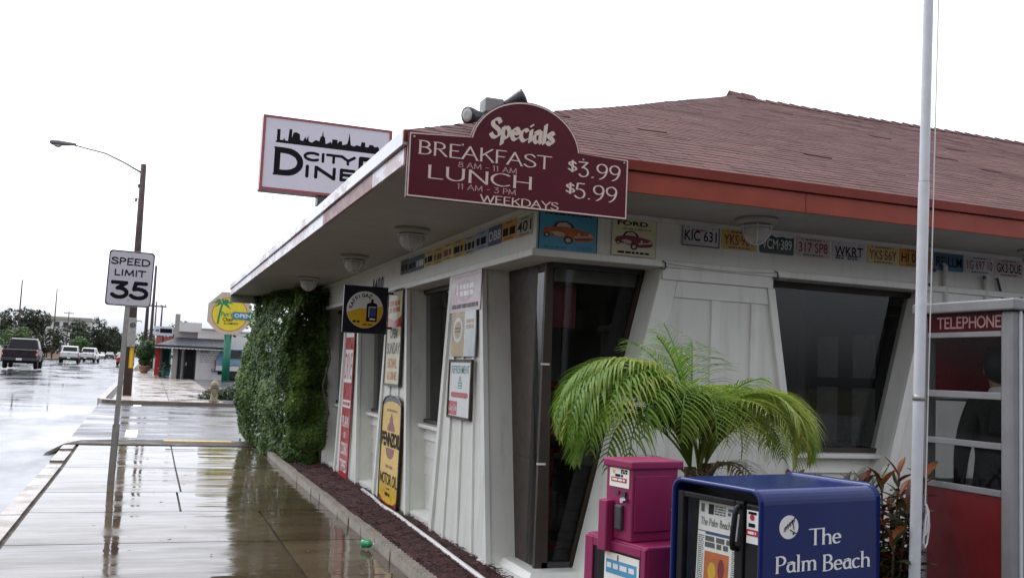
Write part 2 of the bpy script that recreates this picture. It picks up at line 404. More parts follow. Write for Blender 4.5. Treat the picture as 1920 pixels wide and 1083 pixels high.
M['croton_dark'] = leaf_mat('croton_leaf_dark', [(0.02, 0.022, 0.010), (0.045, 0.05, 0.015), (0.09, 0.05, 0.02)], 8, 0.2, 0.3)
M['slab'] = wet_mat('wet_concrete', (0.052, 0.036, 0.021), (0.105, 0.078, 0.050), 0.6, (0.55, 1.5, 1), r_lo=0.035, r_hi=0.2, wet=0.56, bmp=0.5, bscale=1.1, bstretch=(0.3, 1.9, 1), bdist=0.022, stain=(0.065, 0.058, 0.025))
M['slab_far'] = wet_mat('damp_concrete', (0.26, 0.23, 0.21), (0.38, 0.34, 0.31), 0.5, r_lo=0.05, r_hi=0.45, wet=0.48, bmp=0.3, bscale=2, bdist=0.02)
M['kerb'] = wet_mat('wet_kerb_concrete', (0.17, 0.14, 0.11), (0.28, 0.23, 0.19), 1.5, r_lo=0.06, r_hi=0.3, wet=0.5, bmp=0.25, bscale=3, bdist=0.01)
M['asphalt'] = wet_mat('wet_asphalt', (0.035, 0.036, 0.042), (0.065, 0.065, 0.075), 0.25, (1, 0.35, 1), r_lo=0.06, r_hi=0.26, wet=0.5, bmp=0.35, bscale=0.6, bstretch=(0.6, 1.6, 1), bdist=0.03, per=False)
M['asphalt2'] = wet_mat('wet_side_street', (0.06, 0.06, 0.066), (0.11, 0.11, 0.12), 0.4, (0.5, 1.4, 1), r_lo=0.10, r_hi=0.4, wet=0.5, bmp=0.45, bscale=0.9, bdist=0.03, per=False)
M['ramp'] = wet_mat('dark_ramp_concrete', (0.045, 0.037, 0.03), (0.08, 0.067, 0.056), 1.5, r_lo=0.4, r_hi=0.7, wet=0.4, bmp=0.2, bscale=3, bdist=0.01)
M['ground'] = paint('verge_soil', (0.10, 0.10, 0.055), 0.9, 0.3, 0.4)

# ------------------------------------------------------------------ lettering
_fc = {}
def font_shape(s, bold=0.0):
    key = (s, bold)
    if key in _fc: return _fc[key]
    cu = bpy.data.curves.new('letters', 'FONT'); cu.body = s; cu.size = 1.0; cu.resolution_u = 3; cu.offset = bold; cu.fill_mode = 'FRONT'
    cu.dimensions = '2D'
    o = bpy.data.objects.new('letters', cu)
    me = bpy.data.meshes.new_from_object(o)
    vs_ = [(v.co.x, v.co.y) for v in me.vertices]; fs = [list(p.vertices) for p in me.polygons]
    bpy.data.objects.remove(o); bpy.data.curves.remove(cu); bpy.data.meshes.remove(me)
    x0 = min(v[0] for v in vs_); x1 = max(v[0] for v in vs_); y0 = min(v[1] for v in vs_); y1 = max(v[1] for v in vs_)
    r = ([((v[0] - x0) / (x1 - x0), (v[1] - y0) / max(1e-6, y1 - y0)) for v in vs_], fs, (x1 - x0) / max(1e-6, y1 - y0))
    _fc[key] = r
    return r

def sans(mb, s, o, u, v, w, h, m=0, bold=0.0, off=0.0015, slope=0.0):
    """sans lettering fitted to w x h, lower-left corner o, along u, up v"""
    vs_, fs, _ = font_shape(s, bold)
    o, u, v = Vector(o), Vector(u), Vector(v); n = u.cross(v).normalized()
    i = len(mb.v)
    mb.v += [tuple(o + u * (p[0] * w) + v * (p[1] * h + slope * p[0] * w) + n * off) for p in vs_]
    for f in fs: mb.f.append([i + k for k in f]); mb.m.append(m)

def arc(cx, cy, rx, ry, a0, a1, n=9):
    return [(cx + rx * math.cos(R(a0 + (a1 - a0) * k / n)), cy + ry * math.sin(R(a0 + (a1 - a0) * k / n))) for k in range(n + 1)]

def crom(p, n=5):
    out = []
    for k in range(len(p) - 1):
        a, b, c, d = p[max(k - 1, 0)], p[k], p[k + 1], p[min(k + 2, len(p) - 1)]
        for j in range(n):
            t = j / n
            out.append(tuple(0.5 * (2 * b[q] + (c[q] - a[q]) * t + (2 * a[q] - 5 * b[q] + 4 * c[q] - d[q]) * t * t + (3 * b[q] - a[q] - 3 * c[q] + d[q]) * t ** 3) for q in (0, 1)))
    out.append(p[-1])
    return out

S_ = crom([(.55, .82), (.44, .97), (.26, .98), (.11, .86), (.13, .66), (.34, .52), (.54, .38), (.58, .18), (.43, .02), (.22, .02), (.06, .18)], 3)
GL = {  # glyph: (advance, strokes, serif points)
 'A': (.78, [[(.04, 0), (.38, 1)], [(.38, 1), (.72, 0)], [(.17, .36), (.59, .36)]], [(.04, 0), (.72, 0)]),
 'B': (.66, [[(.12, 0), (.12, 1)], [(.12, 1), (.3, 1)] + arc(.3, .76, .22, .24, 90, -90) + [(.12, .52)], [(.12, .52), (.32, .52)] + arc(.32, .26, .26, .26, 90, -90) + [(.12, 0)]], [(.1, 0), (.1, 1)]),
 'C': (.78, [arc(.44, .5, .38, .5, 48, 312, 14)], []),
 'D': (.82, [[(.12, 0), (.12, 1)], [(.12, 1), (.34, 1)] + arc(.34, .5, .40, .5, 90, -90, 12) + [(.12, 0)]], [(.1, 0), (.1, 1)]),
 'E': (.62, [[(.12, 0), (.12, 1)], [(.12, 1), (.54, 1)], [(.12, .52), (.46, .52)], [(.12, 0), (.56, 0)]], []),
 'F': (.58, [[(.12, 0), (.12, 1)], [(.12, 1), (.54, 1)], [(.12, .52), (.46, .52)]], [(.12, 0)]),
 'H': (.82, [[(.12, 0), (.12, 1)], [(.7, 0), (.7, 1)], [(.12, .5), (.7, .5)]], [(.12, 0), (.12, 1), (.7, 0), (.7, 1)]),
 'K': (.72, [[(.12, 0), (.12, 1)], [(.62, 1), (.14, .42)], [(.3, .58), (.68, 0)]], [(.12, 0), (.12, 1), (.66, 0)]),
 'L': (.62, [[(.12, 1), (.12, 0)], [(.12, 0), (.56, 0)]], [(.12, 1)]),
 'M': (.96, [[(.1, 0), (.16, 1)], [(.16, 1), (.48, .1)], [(.48, .1), (.8, 1)], [(.8, 1), (.86, 0)]], [(.1, 0), (.86, 0)]),
 'N': (.84, [[(.12, 0), (.12, 1)], [(.12, 1), (.72, 0)], [(.72, 0), (.72, 1)]], [(.12, 0), (.72, 1)]),
 'P': (.64, [[(.12, 0), (.12, 1)], [(.12, 1), (.3, 1)] + arc(.3, .73, .26, .27, 90, -90) + [(.12, .46)]], [(.12, 0), (.1, 1)]),
 'R': (.70, [[(.12, 0), (.12, 1)], [(.12, 1), (.3, 1)] + arc(.3, .75, .24, .25, 90, -90) + [(.12, .5)], [(.3, .5), (.64, 0)]], [(.12, 0), (.1, 1)]),
 'S': (.66, [S_], []),
 'T': (.72, [[(.36, 0), (.36, 1)], [(.03, 1), (.69, 1)]], [(.36, 0)]),
 'U': (.80, [[(.12, 1), (.12, .32)] + arc(.4, .32, .28, .32, 180, 360, 10) + [(.68, 1)]], [(.12, 1), (.68, 1)]),
 'W': (1.08, [[(.04, 1), (.3, 0)], [(.3, 0), (.54, .9)], [(.54, .9), (.78, 0)], [(.78, 0), (1.04, 1)]], [(.04, 1), (1.04, 1)]),
 'Y': (.72, [[(.04, 1), (.36, .46)], [(.68, 1), (.36, .46)], [(.36, .46), (.36, 0)]], [(.36, 0)]),
 '1': (.40, [[(.2, 0), (.2, 1)], [(.2, 1), (.08, .84)]], []),
 '3': (.62, [[(.08, .98), (.5, .98)], [(.5, .98), (.24, .6)], [(.24, .6), (.3, .61)] + arc(.3, .3, .24, .31, 85, -150, 10)], []),
 '5': (.62, [[(.5, 1), (.18, 1)], [(.18, 1), (.14, .58)], [(.14, .58), (.28, .62)] + arc(.28, .30, .26, .31, 85, -150, 10)], []),
 '8': (.62, [arc(.31, .74, .19, .24, 0, 360, 12), arc(.31, .26, .25, .26, 0, 360, 12)], []),
 '9': (.66, [arc(.33, .7, .25, .30, 0, 360, 14), crom([(.58, .7), (.54, .4), (.42, .12), (.24, -.04)], 4)], []),
 '$': (.56, [[(x * .8 + .02, y * .8 + .1) for x, y in S_], [(.28, 1.02), (.28, -.02)]], []),
 '.': (.30, [[(.13, .02), (.17, .02)]], []), '-': (.5, [[(.1, .45), (.4, .45)]], []), ' ': (.36, [], []),
 'I': (.34, [[(.17, 0), (.17, 1)]], []),
 'O': (.86, [arc(.43, .5, .36, .5, 0, 360, 20)], []), 'V': (.72, [[(.04, 1), (.36, 0)], [(.36, 0), (.68, 1)]], []),
 'G': (.82, [arc(.44, .5, .36, .5, 48, 340, 14), [(.78, .08), (.78, .46)], [(.5, .46), (.78, .46)]], []),
 'Z': (.66, [[(.06, 1), (.6, 1)], [(.6, 1), (.06, 0)], [(.06, 0), (.6, 0)]], []),
 '&': (.78, [crom([(.72, 0), (.3, .6), (.26, .84), (.38, .98), (.5, .84), (.42, .62), (.12, .34), (.1, .14), (.28, .0), (.5, .08), (.68, .42)], 4)], []),
 'a': (.56, [arc(.25, .26, .18, .26, 60, 330, 11), [(.44, .58), (.44, .08), (.52, 0)], [(.12, .58), (.3, .64), (.44, .52)]], []),
 'c': (.52, [arc(.28, .31, .22, .31, 48, 312, 11)], []),
 'e': (.56, [[(.08, .34), (.46, .34)], arc(.28, .31, .21, .31, 5, 315, 12)], []),
 'h': (.64, [[(.12, 0), (.12, 1.02)], [(.12, .44)] + arc(.32, .42, .2, .2, 160, 10, 7) + [(.52, 0)]], [(.12, 0), (.52, 0), (.08, 1.02)]),
 'i': (.30, [[(.14, 0), (.14, .62)], [(.12, .88), (.17, .88)]], []),
 'l': (.30, [[(.14, 0), (.14, 1.02)]], [(.14, 0), (.1, 1.02)]),
 'm': (.96, [[(.12, 0), (.12, .6)], [(.12, .42)] + arc(.29, .42, .18, .19, 160, 10, 7) + [(.47, 0)], [(.47, .42)] + arc(.65, .42, .18, .19, 160, 10, 7) + [(.83, 0)]], [(.12, 0), (.47, 0), (.83, 0), (.09, .6)]),
 'o': (.58, [arc(.29, .31, .22, .31, 0, 360, 14)], []),
 'p': (.60, [[(.12, -.32), (.12, .6)], arc(.3, .31, .2, .30, 150, -150, 12)], []),
 'r': (.44, [[(.12, 0), (.12, .6)], [(.12, .42), (.24, .58), (.38, .58)]], []),
 's': (.48, [[(x * .68, y * .64) for x, y in S_]], []),
 't': (.40, [[(.16, .86), (.16, .1), (.3, .02)], [(.04, .6), (.32, .6)]], []),
 'v': (.54, [[(.04, .62), (.26, 0)], [(.26, 0), (.48, .62)]], []),
}

def hull(pts):
    pts = sorted(set((round(p[0], 6), round(p[1], 6)) for p in pts))
    def half(ps):
        h = []
        for p in ps:
            while len(h) > 1 and (h[-1][0] - h[-2][0]) * (p[1] - h[-2][1]) - (h[-1][1] - h[-2][1]) * (p[0] - h[-2][0]) <= 1e-12: h.pop()
            h.append(p)
        return h
    a, b = half(pts), half(pts[::-1])
    return a[:-1] + b[:-1]

def nib(mb, s, o, u, v, h, w=None, m=0, ang=25, thick=.13, thin=.045, serif=0.0, slant=0.0, off=0.0015, slope=0.0):
    """pen-drawn lettering: every stroke swept with a broad nib; h is cap height"""
    o, u, v = Vector(o), Vector(u), Vector(v); n = u.cross(v).normalized()
    ca, sa = math.cos(R(ang)), math.sin(R(ang))
    pen = [(ca * a * thick / 2 - sa * b * thin / 2, sa * a * thick / 2 + ca * b * thin / 2) for a, b in ((1, 1), (1, -1), (-1, -1), (-1, 1))]
    total = sum(GL[ch][0] for ch in s)
    sx = (w / total) if w else h
    x = 0.0; k = 0
    for ch in s:
        adv, strokes, sf = GL[ch]
        segs = [(st[j], st[j + 1]) for st in strokes for j in range(len(st) - 1)]
        if serif: segs += [((px - serif, py), (px + serif, py)) for px, py in sf]
        for a, b in segs:
            pl = pen if not (serif and a[1] == b[1] and abs(a[0] - b[0]) < serif * 2.01) else [(q[0] * .3, (thin * .5) * (1 if q[1] > 0 else -1)) for q in pen]
            pts = hull([(a[0] + q[0], a[1] + q[1]) for q in pl] + [(b[0] + q[0], b[1] + q[1]) for q in pl])
            if len(pts) < 3: continue
            mb.face([o + u * ((x + p[0] + slant * p[1]) * sx) + v * (p[1] * h + slope * (x + p[0]) * sx) + n * (off + (k % 40) * 1.2e-5) for p in pts], m)
            k += 1
        x += adv

def mono(mb, s, o, u, v, w, h, m=0, wt=.02, off=0.0015, serifs=False):
    """even-weight lettering w x h with round-ended strokes wt wide"""
    o, u, v = Vector(o), Vector(u), Vector(v); n = u.cross(v).normalized(); r = wt / 2
    pen = [(r * math.cos(R(a)) * 1.05, r * math.sin(R(a)) * 1.05) for a in range(22, 382, 45)]
    total = sum(GL[ch][0] for ch in s); sx = w / total; x = 0.0; k = 0
    for ch in s:
        adv, strokes, sf = GL[ch]
        segs = [(st[j], st[j + 1]) for st in strokes for j in range(len(st) - 1)]
        if serifs: segs += [((px - .1, py), (px + .1, py)) for px, py in sf]
        for a, b in segs:
            A = ((x + a[0]) * sx, r + a[1] * (h - wt)); B_ = ((x + b[0]) * sx, r + b[1] * (h - wt))
            pts = hull([(A[0] + q[0], A[1] + q[1]) for q in pen] + [(B_[0] + q[0], B_[1] + q[1]) for q in pen])
            mb.face([o + u * p[0] + v * p[1] + n * (off + (k % 40) * 1.2e-5) for p in pts], m); k += 1
        x += adv

def bars(mb, o, u, v, w, h, rows, m=0, fill=0.55, seed=1, off=0.0014, gap=0.0):
    """lines of print too small to read: short dashes"""
    rnd = random.Random(seed); o, u, v = Vector(o), Vector(u), Vector(v); n = u.cross(v).normalized()
    rh = h / rows
    for r in range(rows):
        x = 0.0
        while x < w * (0.98 - 0.25 * rnd.random() * (r % 3 == 2)):
            l = min(w - x, (0.4 + rnd.random()) * rh * 2.2)
            p = o + u * x + v * (h - (r + 0.5 + fill / 2) * rh) + n * off
            mb.face([p, p + u * l, p + u * l + v * (rh * fill), p + v * (rh * fill)], m)
            x += l + rh * 0.45

def flat(mb, pts, o, u, v, m=0, off=0.001):
    o, u, v = Vector(o), Vector(u), Vector(v); n = u.cross(v).normalized()
    mb.face([o + u * p[0] + v * p[1] + n * off for p in pts], m)

def rect(mb, x0, y0, x1, y1, o, u, v, m=0, off=0.001): flat(mb, [(x0, y0), (x1, y0), (x1, y1), (x0, y1)], o, u, v, m, off)
def disc_pts(cx, cy, rx, ry, n=28, a0=0, a1=360): return arc(cx, cy, rx, ry, a0, a1, n)[:-1] if a1 - a0 == 360 else arc(cx, cy, rx, ry, a0, a1, n)
UX, UY, UZ = Vector((1, 0, 0)), Vector((0, 1, 0)), Vector((0, 0, 1))

# ------------------------------------------------------------------ the ground
KN = [(-400, 0), (16, 0), (29, .2), (55, .40), (75, .5), (120, .6), (300, .7), (5000, .8)]
def zg(y):
    for (a, za), (b, zb) in zip(KN, KN[1:]):
        if a <= y <= b: return za + (zb - za) * (y - a) / (b - a)
    return KN[-1][1]
YS = [-400, -60, -10, 0, 8, 16, 20.35, 22, 25, 29, 32.6, 40, 47, 55, 65, 75, 97, 120, 200, 300, 800, 2500, 5000]
def strip(name, m, x0, x1, ya, yb, dz, kind='structure', parent=None):
    b = MB(); ys = sorted({ya, yb} | {y for y in YS if ya < y < yb})
    for p, q in zip(ys, ys[1:]): b.face([(x0, p, zg(p) + dz), (x1, p, zg(p) + dz), (x1, q, zg(q) + dz), (x0, q, zg(q) + dz)])
    o = b.build(name, m, parent)
    if kind: o['kind'] = kind
    return o
strip('ground', M['ground'], -3000, 3000, -400, 5000, -0.22)
strip('road', M['asphalt'], -15.0, -1.34, -200, 2500, -0.11)
strip('side_street', M['asphalt2'], -1.34, 40, 20.4, 32.7, -0.03)
strip('forecourt', M['asphalt2'], 2.14, 40, -60, 6.6, -0.014)
strip('parking_lot', M['asphalt2'], 2.4, 40, 33.0, 140, 0.08)
strip('opposite_pavement', M['kerb'], -18.5, -15.0, -200, 900, 0.02)
b = MB()
for y in range(-10, 320, 9): b.face([(-8.2, y, zg(y) - .106), (-8.08, y, zg(y) - .106), (-8.08, y + 3, zg(y + 3) - .106), (-8.2, y + 3, zg(y + 3) - .106)])
tag(b.build('lane_marking', M['white_line']), kind='structure')
b = MB(); b.face([(-.36, 21.2, zg(21.2) - .026), (-.12, 21.2, zg(21.2) - .026), (-.12, 32.2, zg(32.2) - .026), (-.36, 32.2, zg(32.2) - .026)])
tag(b.build('crosswalk_line', M['white_line']), kind='structure')

# near sidewalk: bed with separate slabs, joints open
sw = strip('sidewalk', M['ramp'], -1.34, 2.14, -40, 20.4, -0.035)
rows = [-12, -8.4, -4.8, -1.2, 2.4, 6.0, 9.6, 11.5, 13.15, 16.0, 19.35]
for y0, y1 in zip(rows, rows[1:]):
    xs_ = [-1.09, 0.45, 2.12] if y0 == 11.5 else ([-1.09, 1.3, 2.12] if y1 < 12 else [-1.09, 0.5, 2.12])
    for x0, x1 in zip(xs_, xs_[1:]):
        b = MB(); g = 0.012; t = [random.uniform(-.003, .003) for _ in range(4)]
        z = lambda y: zg(y)
        nx, ny = 4, 6
        # softly dished top
        pts = {}
        for i in range(nx + 1):
            for j in range(ny + 1):
                X = x0 + g + (x1 - x0 - 2 * g) * i / nx; Y = y0 + g + (y1 - y0 - 2 * g) * j / ny
                e = 0 if 0 < i < nx and 0 < j < ny else -0.002
                pts[i, j] = (X, Y, z(Y) + e + .003 * noise.noise((X * 1.3, Y * 1.3, 3)))
        for i in range(nx):
            for j in range(ny): b.face([pts[i, j], pts[i + 1, j], pts[i + 1, j + 1], pts[i, j + 1]])
        for (i, j, k, l) in [(i, 0, i + 1, 0) for i in range(nx)] + [(nx, j, nx, j + 1) for j in range(ny)] + [(i + 1, ny, i, ny) for i in range(nx)] + [(0, j + 1, 0, j) for j in range(ny)]:
            p, q = pts[i, j], pts[k, l]; b.face([(p[0], p[1], p[2] - .03), (q[0], q[1], q[2] - .03), q, p])
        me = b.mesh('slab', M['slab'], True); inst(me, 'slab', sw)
kb = MB().box(-.1, .1, -.885, .885, -.16, 0.0).mesh('kerb_stone', M['kerb'])
y = -10.0
while y < 18.5:
    o = inst(kb, 'kerb_stone', sw, (-1.235, y + .89, zg(y + .89) + random.uniform(-.004, .004)), (0, 0, random.uniform(-.002, .002)))
    y += 1.78
# the ramp edge at the side street with its flared kerb and yellow stripe
b = MB()
out = [(2.12, 19.38), (-1.33, 19.38), (-1.42, 19.0), (-1.52, 18.6), (-1.66, 18.3), (-1.78, 18.4), (-1.72, 18.9), (-1.5, 19.6), (-1.1, 20.15), (-.5, 20.36), (.3, 20.38), (2.12, 20.38)]
b.prism([(x, y, -.14) for x, y in out[::-1]], [(x, y, (zg(y) + .010) if x > -1.35 else max(-.125, .02 + .35 * (x + 1.3))) for x, y in out[::-1]])
rp = b.build('kerb_ramp', M['ramp'], sw, bevel=.012)
b = MB().box(.38, 1.66, 20.10, 20.33, zg(20.2) + .008, zg(20.2) + .015)
b.build('yellow_stripe', M['yellow_paint'], sw)
# far sidewalk beyond the side street
fs = strip('far_sidewalk', M['ramp'], -1.2, 2.4, 32.75, 400, 0.06)
y = 32.8
while y < 75:
    for x0, x1 in ((-1.0, .68), (.70, 2.38)):
        b = MB(); y1 = y + 2.55
        b.prism([(x0, y, zg(y) + .05), (x1, y, zg(y) + .05), (x1, y1, zg(y1) + .05), (x0, y1, zg(y1) + .05)], [(x0, y, zg(y) + .083), (x1, y, zg(y) + .083), (x1, y1, zg(y1) + .083), (x0, y1, zg(y1) + .083)])
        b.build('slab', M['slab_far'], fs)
    y += 2.57
b = MB(); o_ = [(-1.45, 33.6), (-1.3, 33.05), (-1.0, 32.72), (-.4, 32.6), (8, 32.6), (8, 32.78), (-.4, 32.78), (-.9, 32.9), (-1.1, 33.15), (-1.22, 33.6)]
b.prism([(x, y, .1) for x, y in o_], [(x, y, zg(y) + .085) for x, y in o_]); b.build('kerb_stone', M['kerb'], fs, bevel=.015)
b = MB(); b.prism([(-1.45, 33.6, .1), (-1.22, 33.6, .1), (-1.22, 120, .4), (-1.45, 120, .4)], [(-1.45, 33.6, zg(33.6) + .085), (-1.22, 33.6, zg(33.6) + .085), (-1.22, 120, zg(120) + .085), (-1.45, 120, zg(120) + .085)])
b.build('kerb_stone', M['kerb'], fs)

b = MB(); rnd = random.Random(19)
for k in range(70):
    X, Y = rnd.uniform(-.9, 2.05), rnd.uniform(6, 19); X = 2.05 - (2.05 - X) * rnd.random() ** .6
    a, l = rnd.uniform(0, 6.28), rnd.uniform(.012, .03); d = Vector((math.cos(a), math.sin(a), rnd.uniform(-.2, .2))) * l; e = Vector((-math.sin(a), math.cos(a), .2)) * l * .4; p = Vector((X, Y, zg(Y) + .010))
    b.face([p - d, p - e, p + d, p + e], rnd.randrange(2))
tag(b.build('fallen_leaves', [M['mulch'], M['leaf_bush']]), kind='stuff')
# planting bed by the wall
b = MB(); nx, ny = 6, 150
for i in range(nx):
    for j in range(ny):
        q = []
        for a, c in ((i, j), (i + 1, j), (i + 1, j + 1), (i, j + 1)):
            X = 2.19 + .6 * a / nx; Y = 6.2 + 14.0 * c / ny
            q.append((X, Y, .045 + .05 * (a / nx) + .02 * noise.noise((X * 14, Y * 14, 1))))
        b.face(q, random.choice((0, 0, 1)))
for k in range(3800):
    X = random.uniform(2.2, 2.78); Y = 6.2 + 13 * random.random() ** 1.4
    l, w_ = random.uniform(.012, .035), random.uniform(.004, .010); a = random.uniform(0, 6.28); zz = .06 + .05 * (X - 2.19) / .6 + random.uniform(0, .012)
    d = Vector((math.cos(a), math.sin(a), random.uniform(-.3, .3))) * l; e = Vector((-math.sin(a), math.cos(a), random.uniform(-.4, .4))) * w_; p = Vector((X, Y, zz))
    b.face([p - d - e, p + d - e, p + d + e, p - d + e], random.choice((0, 0, 1)))
tag(b.build('mulch', [M['mulch'], M['mulch2']]), kind='stuff')
edge = thing('scalloped_edging', 'low scalloped concrete edging between wet sidewalk and red mulch bed', 'edging', (2.15, 6.0, 0))
b = MB(); L = .62; n = 31
prof = []
for k in range(n):
    t = k / (n - 1); prof.append((t * L, 0.078 + .036 * abs(math.sin(math.pi * t * 6))))
a = [(-.038, 0.004, -.03)] + [(-.038, y, z) for y, z in [(p[0], p[1]) for p in prof]] + [(-.038, L - .004, -.03)]
b.prism(a, [(.038, q[1], q[2]) for q in a])
eb = b.mesh('edging_block', M['edging'])
for k in range(24): inst(eb, 'edging_block', edge, (random.uniform(-.008, .008), .63 * k, random.uniform(-.006, .006)), (0, random.uniform(-.05, .05), random.uniform(-.012, .012)))

# ------------------------------------------------------------------ the diner
XW, YW = 2.77, 6.97            # wall planes facing the street and the forecourt
XE, YE = 1.445, 5.975          # eave lines
XR, YB = 26.0, 20.2
ZS, ZE = 3.02, 3.22            # soffit, roof edge
PITCH = 0.43
dn = thing('diner_building', 'low white diner with red shingle hip roof, deep eaves and tapered piers', 'building', (XW, YW, 0))
FL = lambda s, z, n=0.0: (XW - n, s, z)     # street facade frame
FR = lambda s, z, n=0.0: (s, YW - n, z)     # forecourt facade frame
B = lambda mb, name, mats, parent=dn, **k: mb.build(name, mats, parent, world=True, **k)

# walls
b = MB(); b.box(XW, XW + .24, YW, 18.85, 2.66, ZS); b.box(XW + .24, XR - 1.3, YW, YW + .24, 2.66, ZS)
B(b, 'header_wall', M['white'])
b = MB(); b.prism([(XW - .045, YW - .045, 2.615), (XR - 1.3, YW - .045, 2.615), (XR - 1.3, YW + .25, 2.615), (XW + .25, YW + .25, 2.615), (XW + .25, 18.8, 2.615), (XW - .045, 18.8, 2.615)],
                  [(XW - .045, YW - .045, 2.672), (XR - 1.3, YW - .045, 2.672), (XR - 1.3, YW + .25, 2.672), (XW + .25, YW + .25, 2.672), (XW + .25, 18.8, 2.672), (XW - .045, 18.8, 2.672)])
B(b, 'header_ledge', M['white2'], bevel=.006)
b = MB(); b.prism([(XW - .02, YW - .02, 2.93), (XR - 1.3, YW - .02, 2.93), (XR - 1.3, YW + .003, 2.99), (XW, YW + .003, 2.99)], [(XW - .09, YW - .09, 3.018), (XR - 1.3, YW - .09, 3.018), (XR - 1.3, YW + .003, 3.018), (XW, YW + .003, 3.018)])
b = MB()
b.box(XW - .05, XR - 1.3, YW - .05, YW - .002, 2.985, 3.018); b.box(XW - .05, XW - .002, YW + .003, 18.8, 2.985, 3.018)
B(b, 'soffit_moulding', M['white2'])
XG, YG = 3.0, 7.27
b = MB()
b.box(XW + .03, XW + .30, 8.0, 18.85, -.05, .13); b.box(5.2, XR - 1.3, YW + .03, YW + .30, -.05, .13)
b.prism([(XW - .02, 8.0, -.05), (XW - .02, YW - .02, -.05), (3.5, YW - .02, -.05), (3.5, YG + .1, -.05), (XG + .1, YG + .1, -.05), (XG + .1, 8.0, -.05)],
        [(XW - .02, 8.0, .10), (XW - .02, YW - .02, .10), (3.5, YW - .02, .10), (3.5, YG + .1, .10), (XG + .1, YG + .1, .10), (XG + .1, 8.0, .10)])
b.prism([(XW + .09, 8.0, .10), (XW + .09, YW + .09, .10), (3.5, YW + .09, .10), (3.5, YG + .1, .10), (XG + .1, YG + .1, .10), (XG + .1, 8.0, .10)],
        [(XW + .13, 8.0, .155), (XW + .13, YW + .13, .155), (3.5, YW + .13, .155), (3.5, YG + .1, .155), (XG + .1, YG + .1, .155), (XG + .1, 8.0, .155)])
B(b, 'plinth', M['white2'], bevel=.006)

# tapered piers: frame function, bottom and top span, height
def pier(F, b0, b1, t0, t1, zb, zt, nb, rails=(), depth=.26):
    def edge(s0, s1, z): return s0 + (s1 - s0) * (z - zb) / (zt - zb)
    b = MB(); b.prism([F(b0, zb, -depth), F(b1, zb, -depth), F(t1, zt, -depth), F(t0, zt, -depth)], [F(b0, zb), F(b1, zb), F(t1, zt), F(t0, zt)])
    p = B(b, 'pier', M['white'])
    w = .075
    for q0, q1, sg in ((b0, t0, 1), (b1, t1, -1)):
        b = MB(); b.prism([F(q0 - .012 * sg, zb, -.02), F(q0 + w * sg, zb, -.001), F(q1 + w * sg, zt, -.001), F(q1 - .012 * sg, zt, -.02)], [F(q0 - .012 * sg, zb, .028), F(q0 + w * sg, zb, .028), F(q1 + w * sg, zt, .028), F(q1 - .012 * sg, zt, .028)])
        b.build('edge_board', M['white2'], p, world=True, bevel=.004)
    b = MB(); b.prism([F(edge(b0, t0, zt - .1) + w, zt - .1, -.001), F(edge(b1, t1, zt - .1) - w, zt - .1, -.001), F(t1 - w, zt, -.001), F(t0 + w, zt, -.001)],
                      [F(edge(b0, t0, zt - .1) + w, zt - .1, .024), F(edge(b1, t1, zt - .1) - w, zt - .1, .024), F(t1 - w, zt, .024), F(t0 + w, zt, .024)])
    b.build('top_rail', M['white2'], p, world=True, bevel=.004)
    for k in range(1, nb + 1):
        f = k / (nb + 1); sb = b0 + (b1 - b0) * f; st = t0 + (t1 - t0) * f
        zt2 = zt - .1 - (rails[0] if rails else 0)
        se = sb + (st - sb) * (zt2 - zb) / (zt - zb); bw = .03
        b = MB(); b.prism([F(sb - bw, zb, -.001), F(sb + bw, zb, -.001), F(se + bw, zt2, -.001), F(se - bw, zt2, -.001)], [F(sb - bw, zb, .02), F(sb + bw, zb, .02), F(se + bw, zt2, .02), F(se - bw, zt2, .02)])
        b.build('batten', M['white2'], p, world=True, bevel=.003)
    return p
pier(FL, 7.72, 9.50, 8.20, 9.16, .02, 2.614, 3)
pier(FL, 10.43, 12.13, 10.91, 11.84, .02, 2.614, 2)
pier(FL, 13.18, 14.86, 13.66, 14.58, .02, 2.614, 2)
pier(FL, 15.91, 17.60, 16.39, 17.30, .02, 2.614, 2)
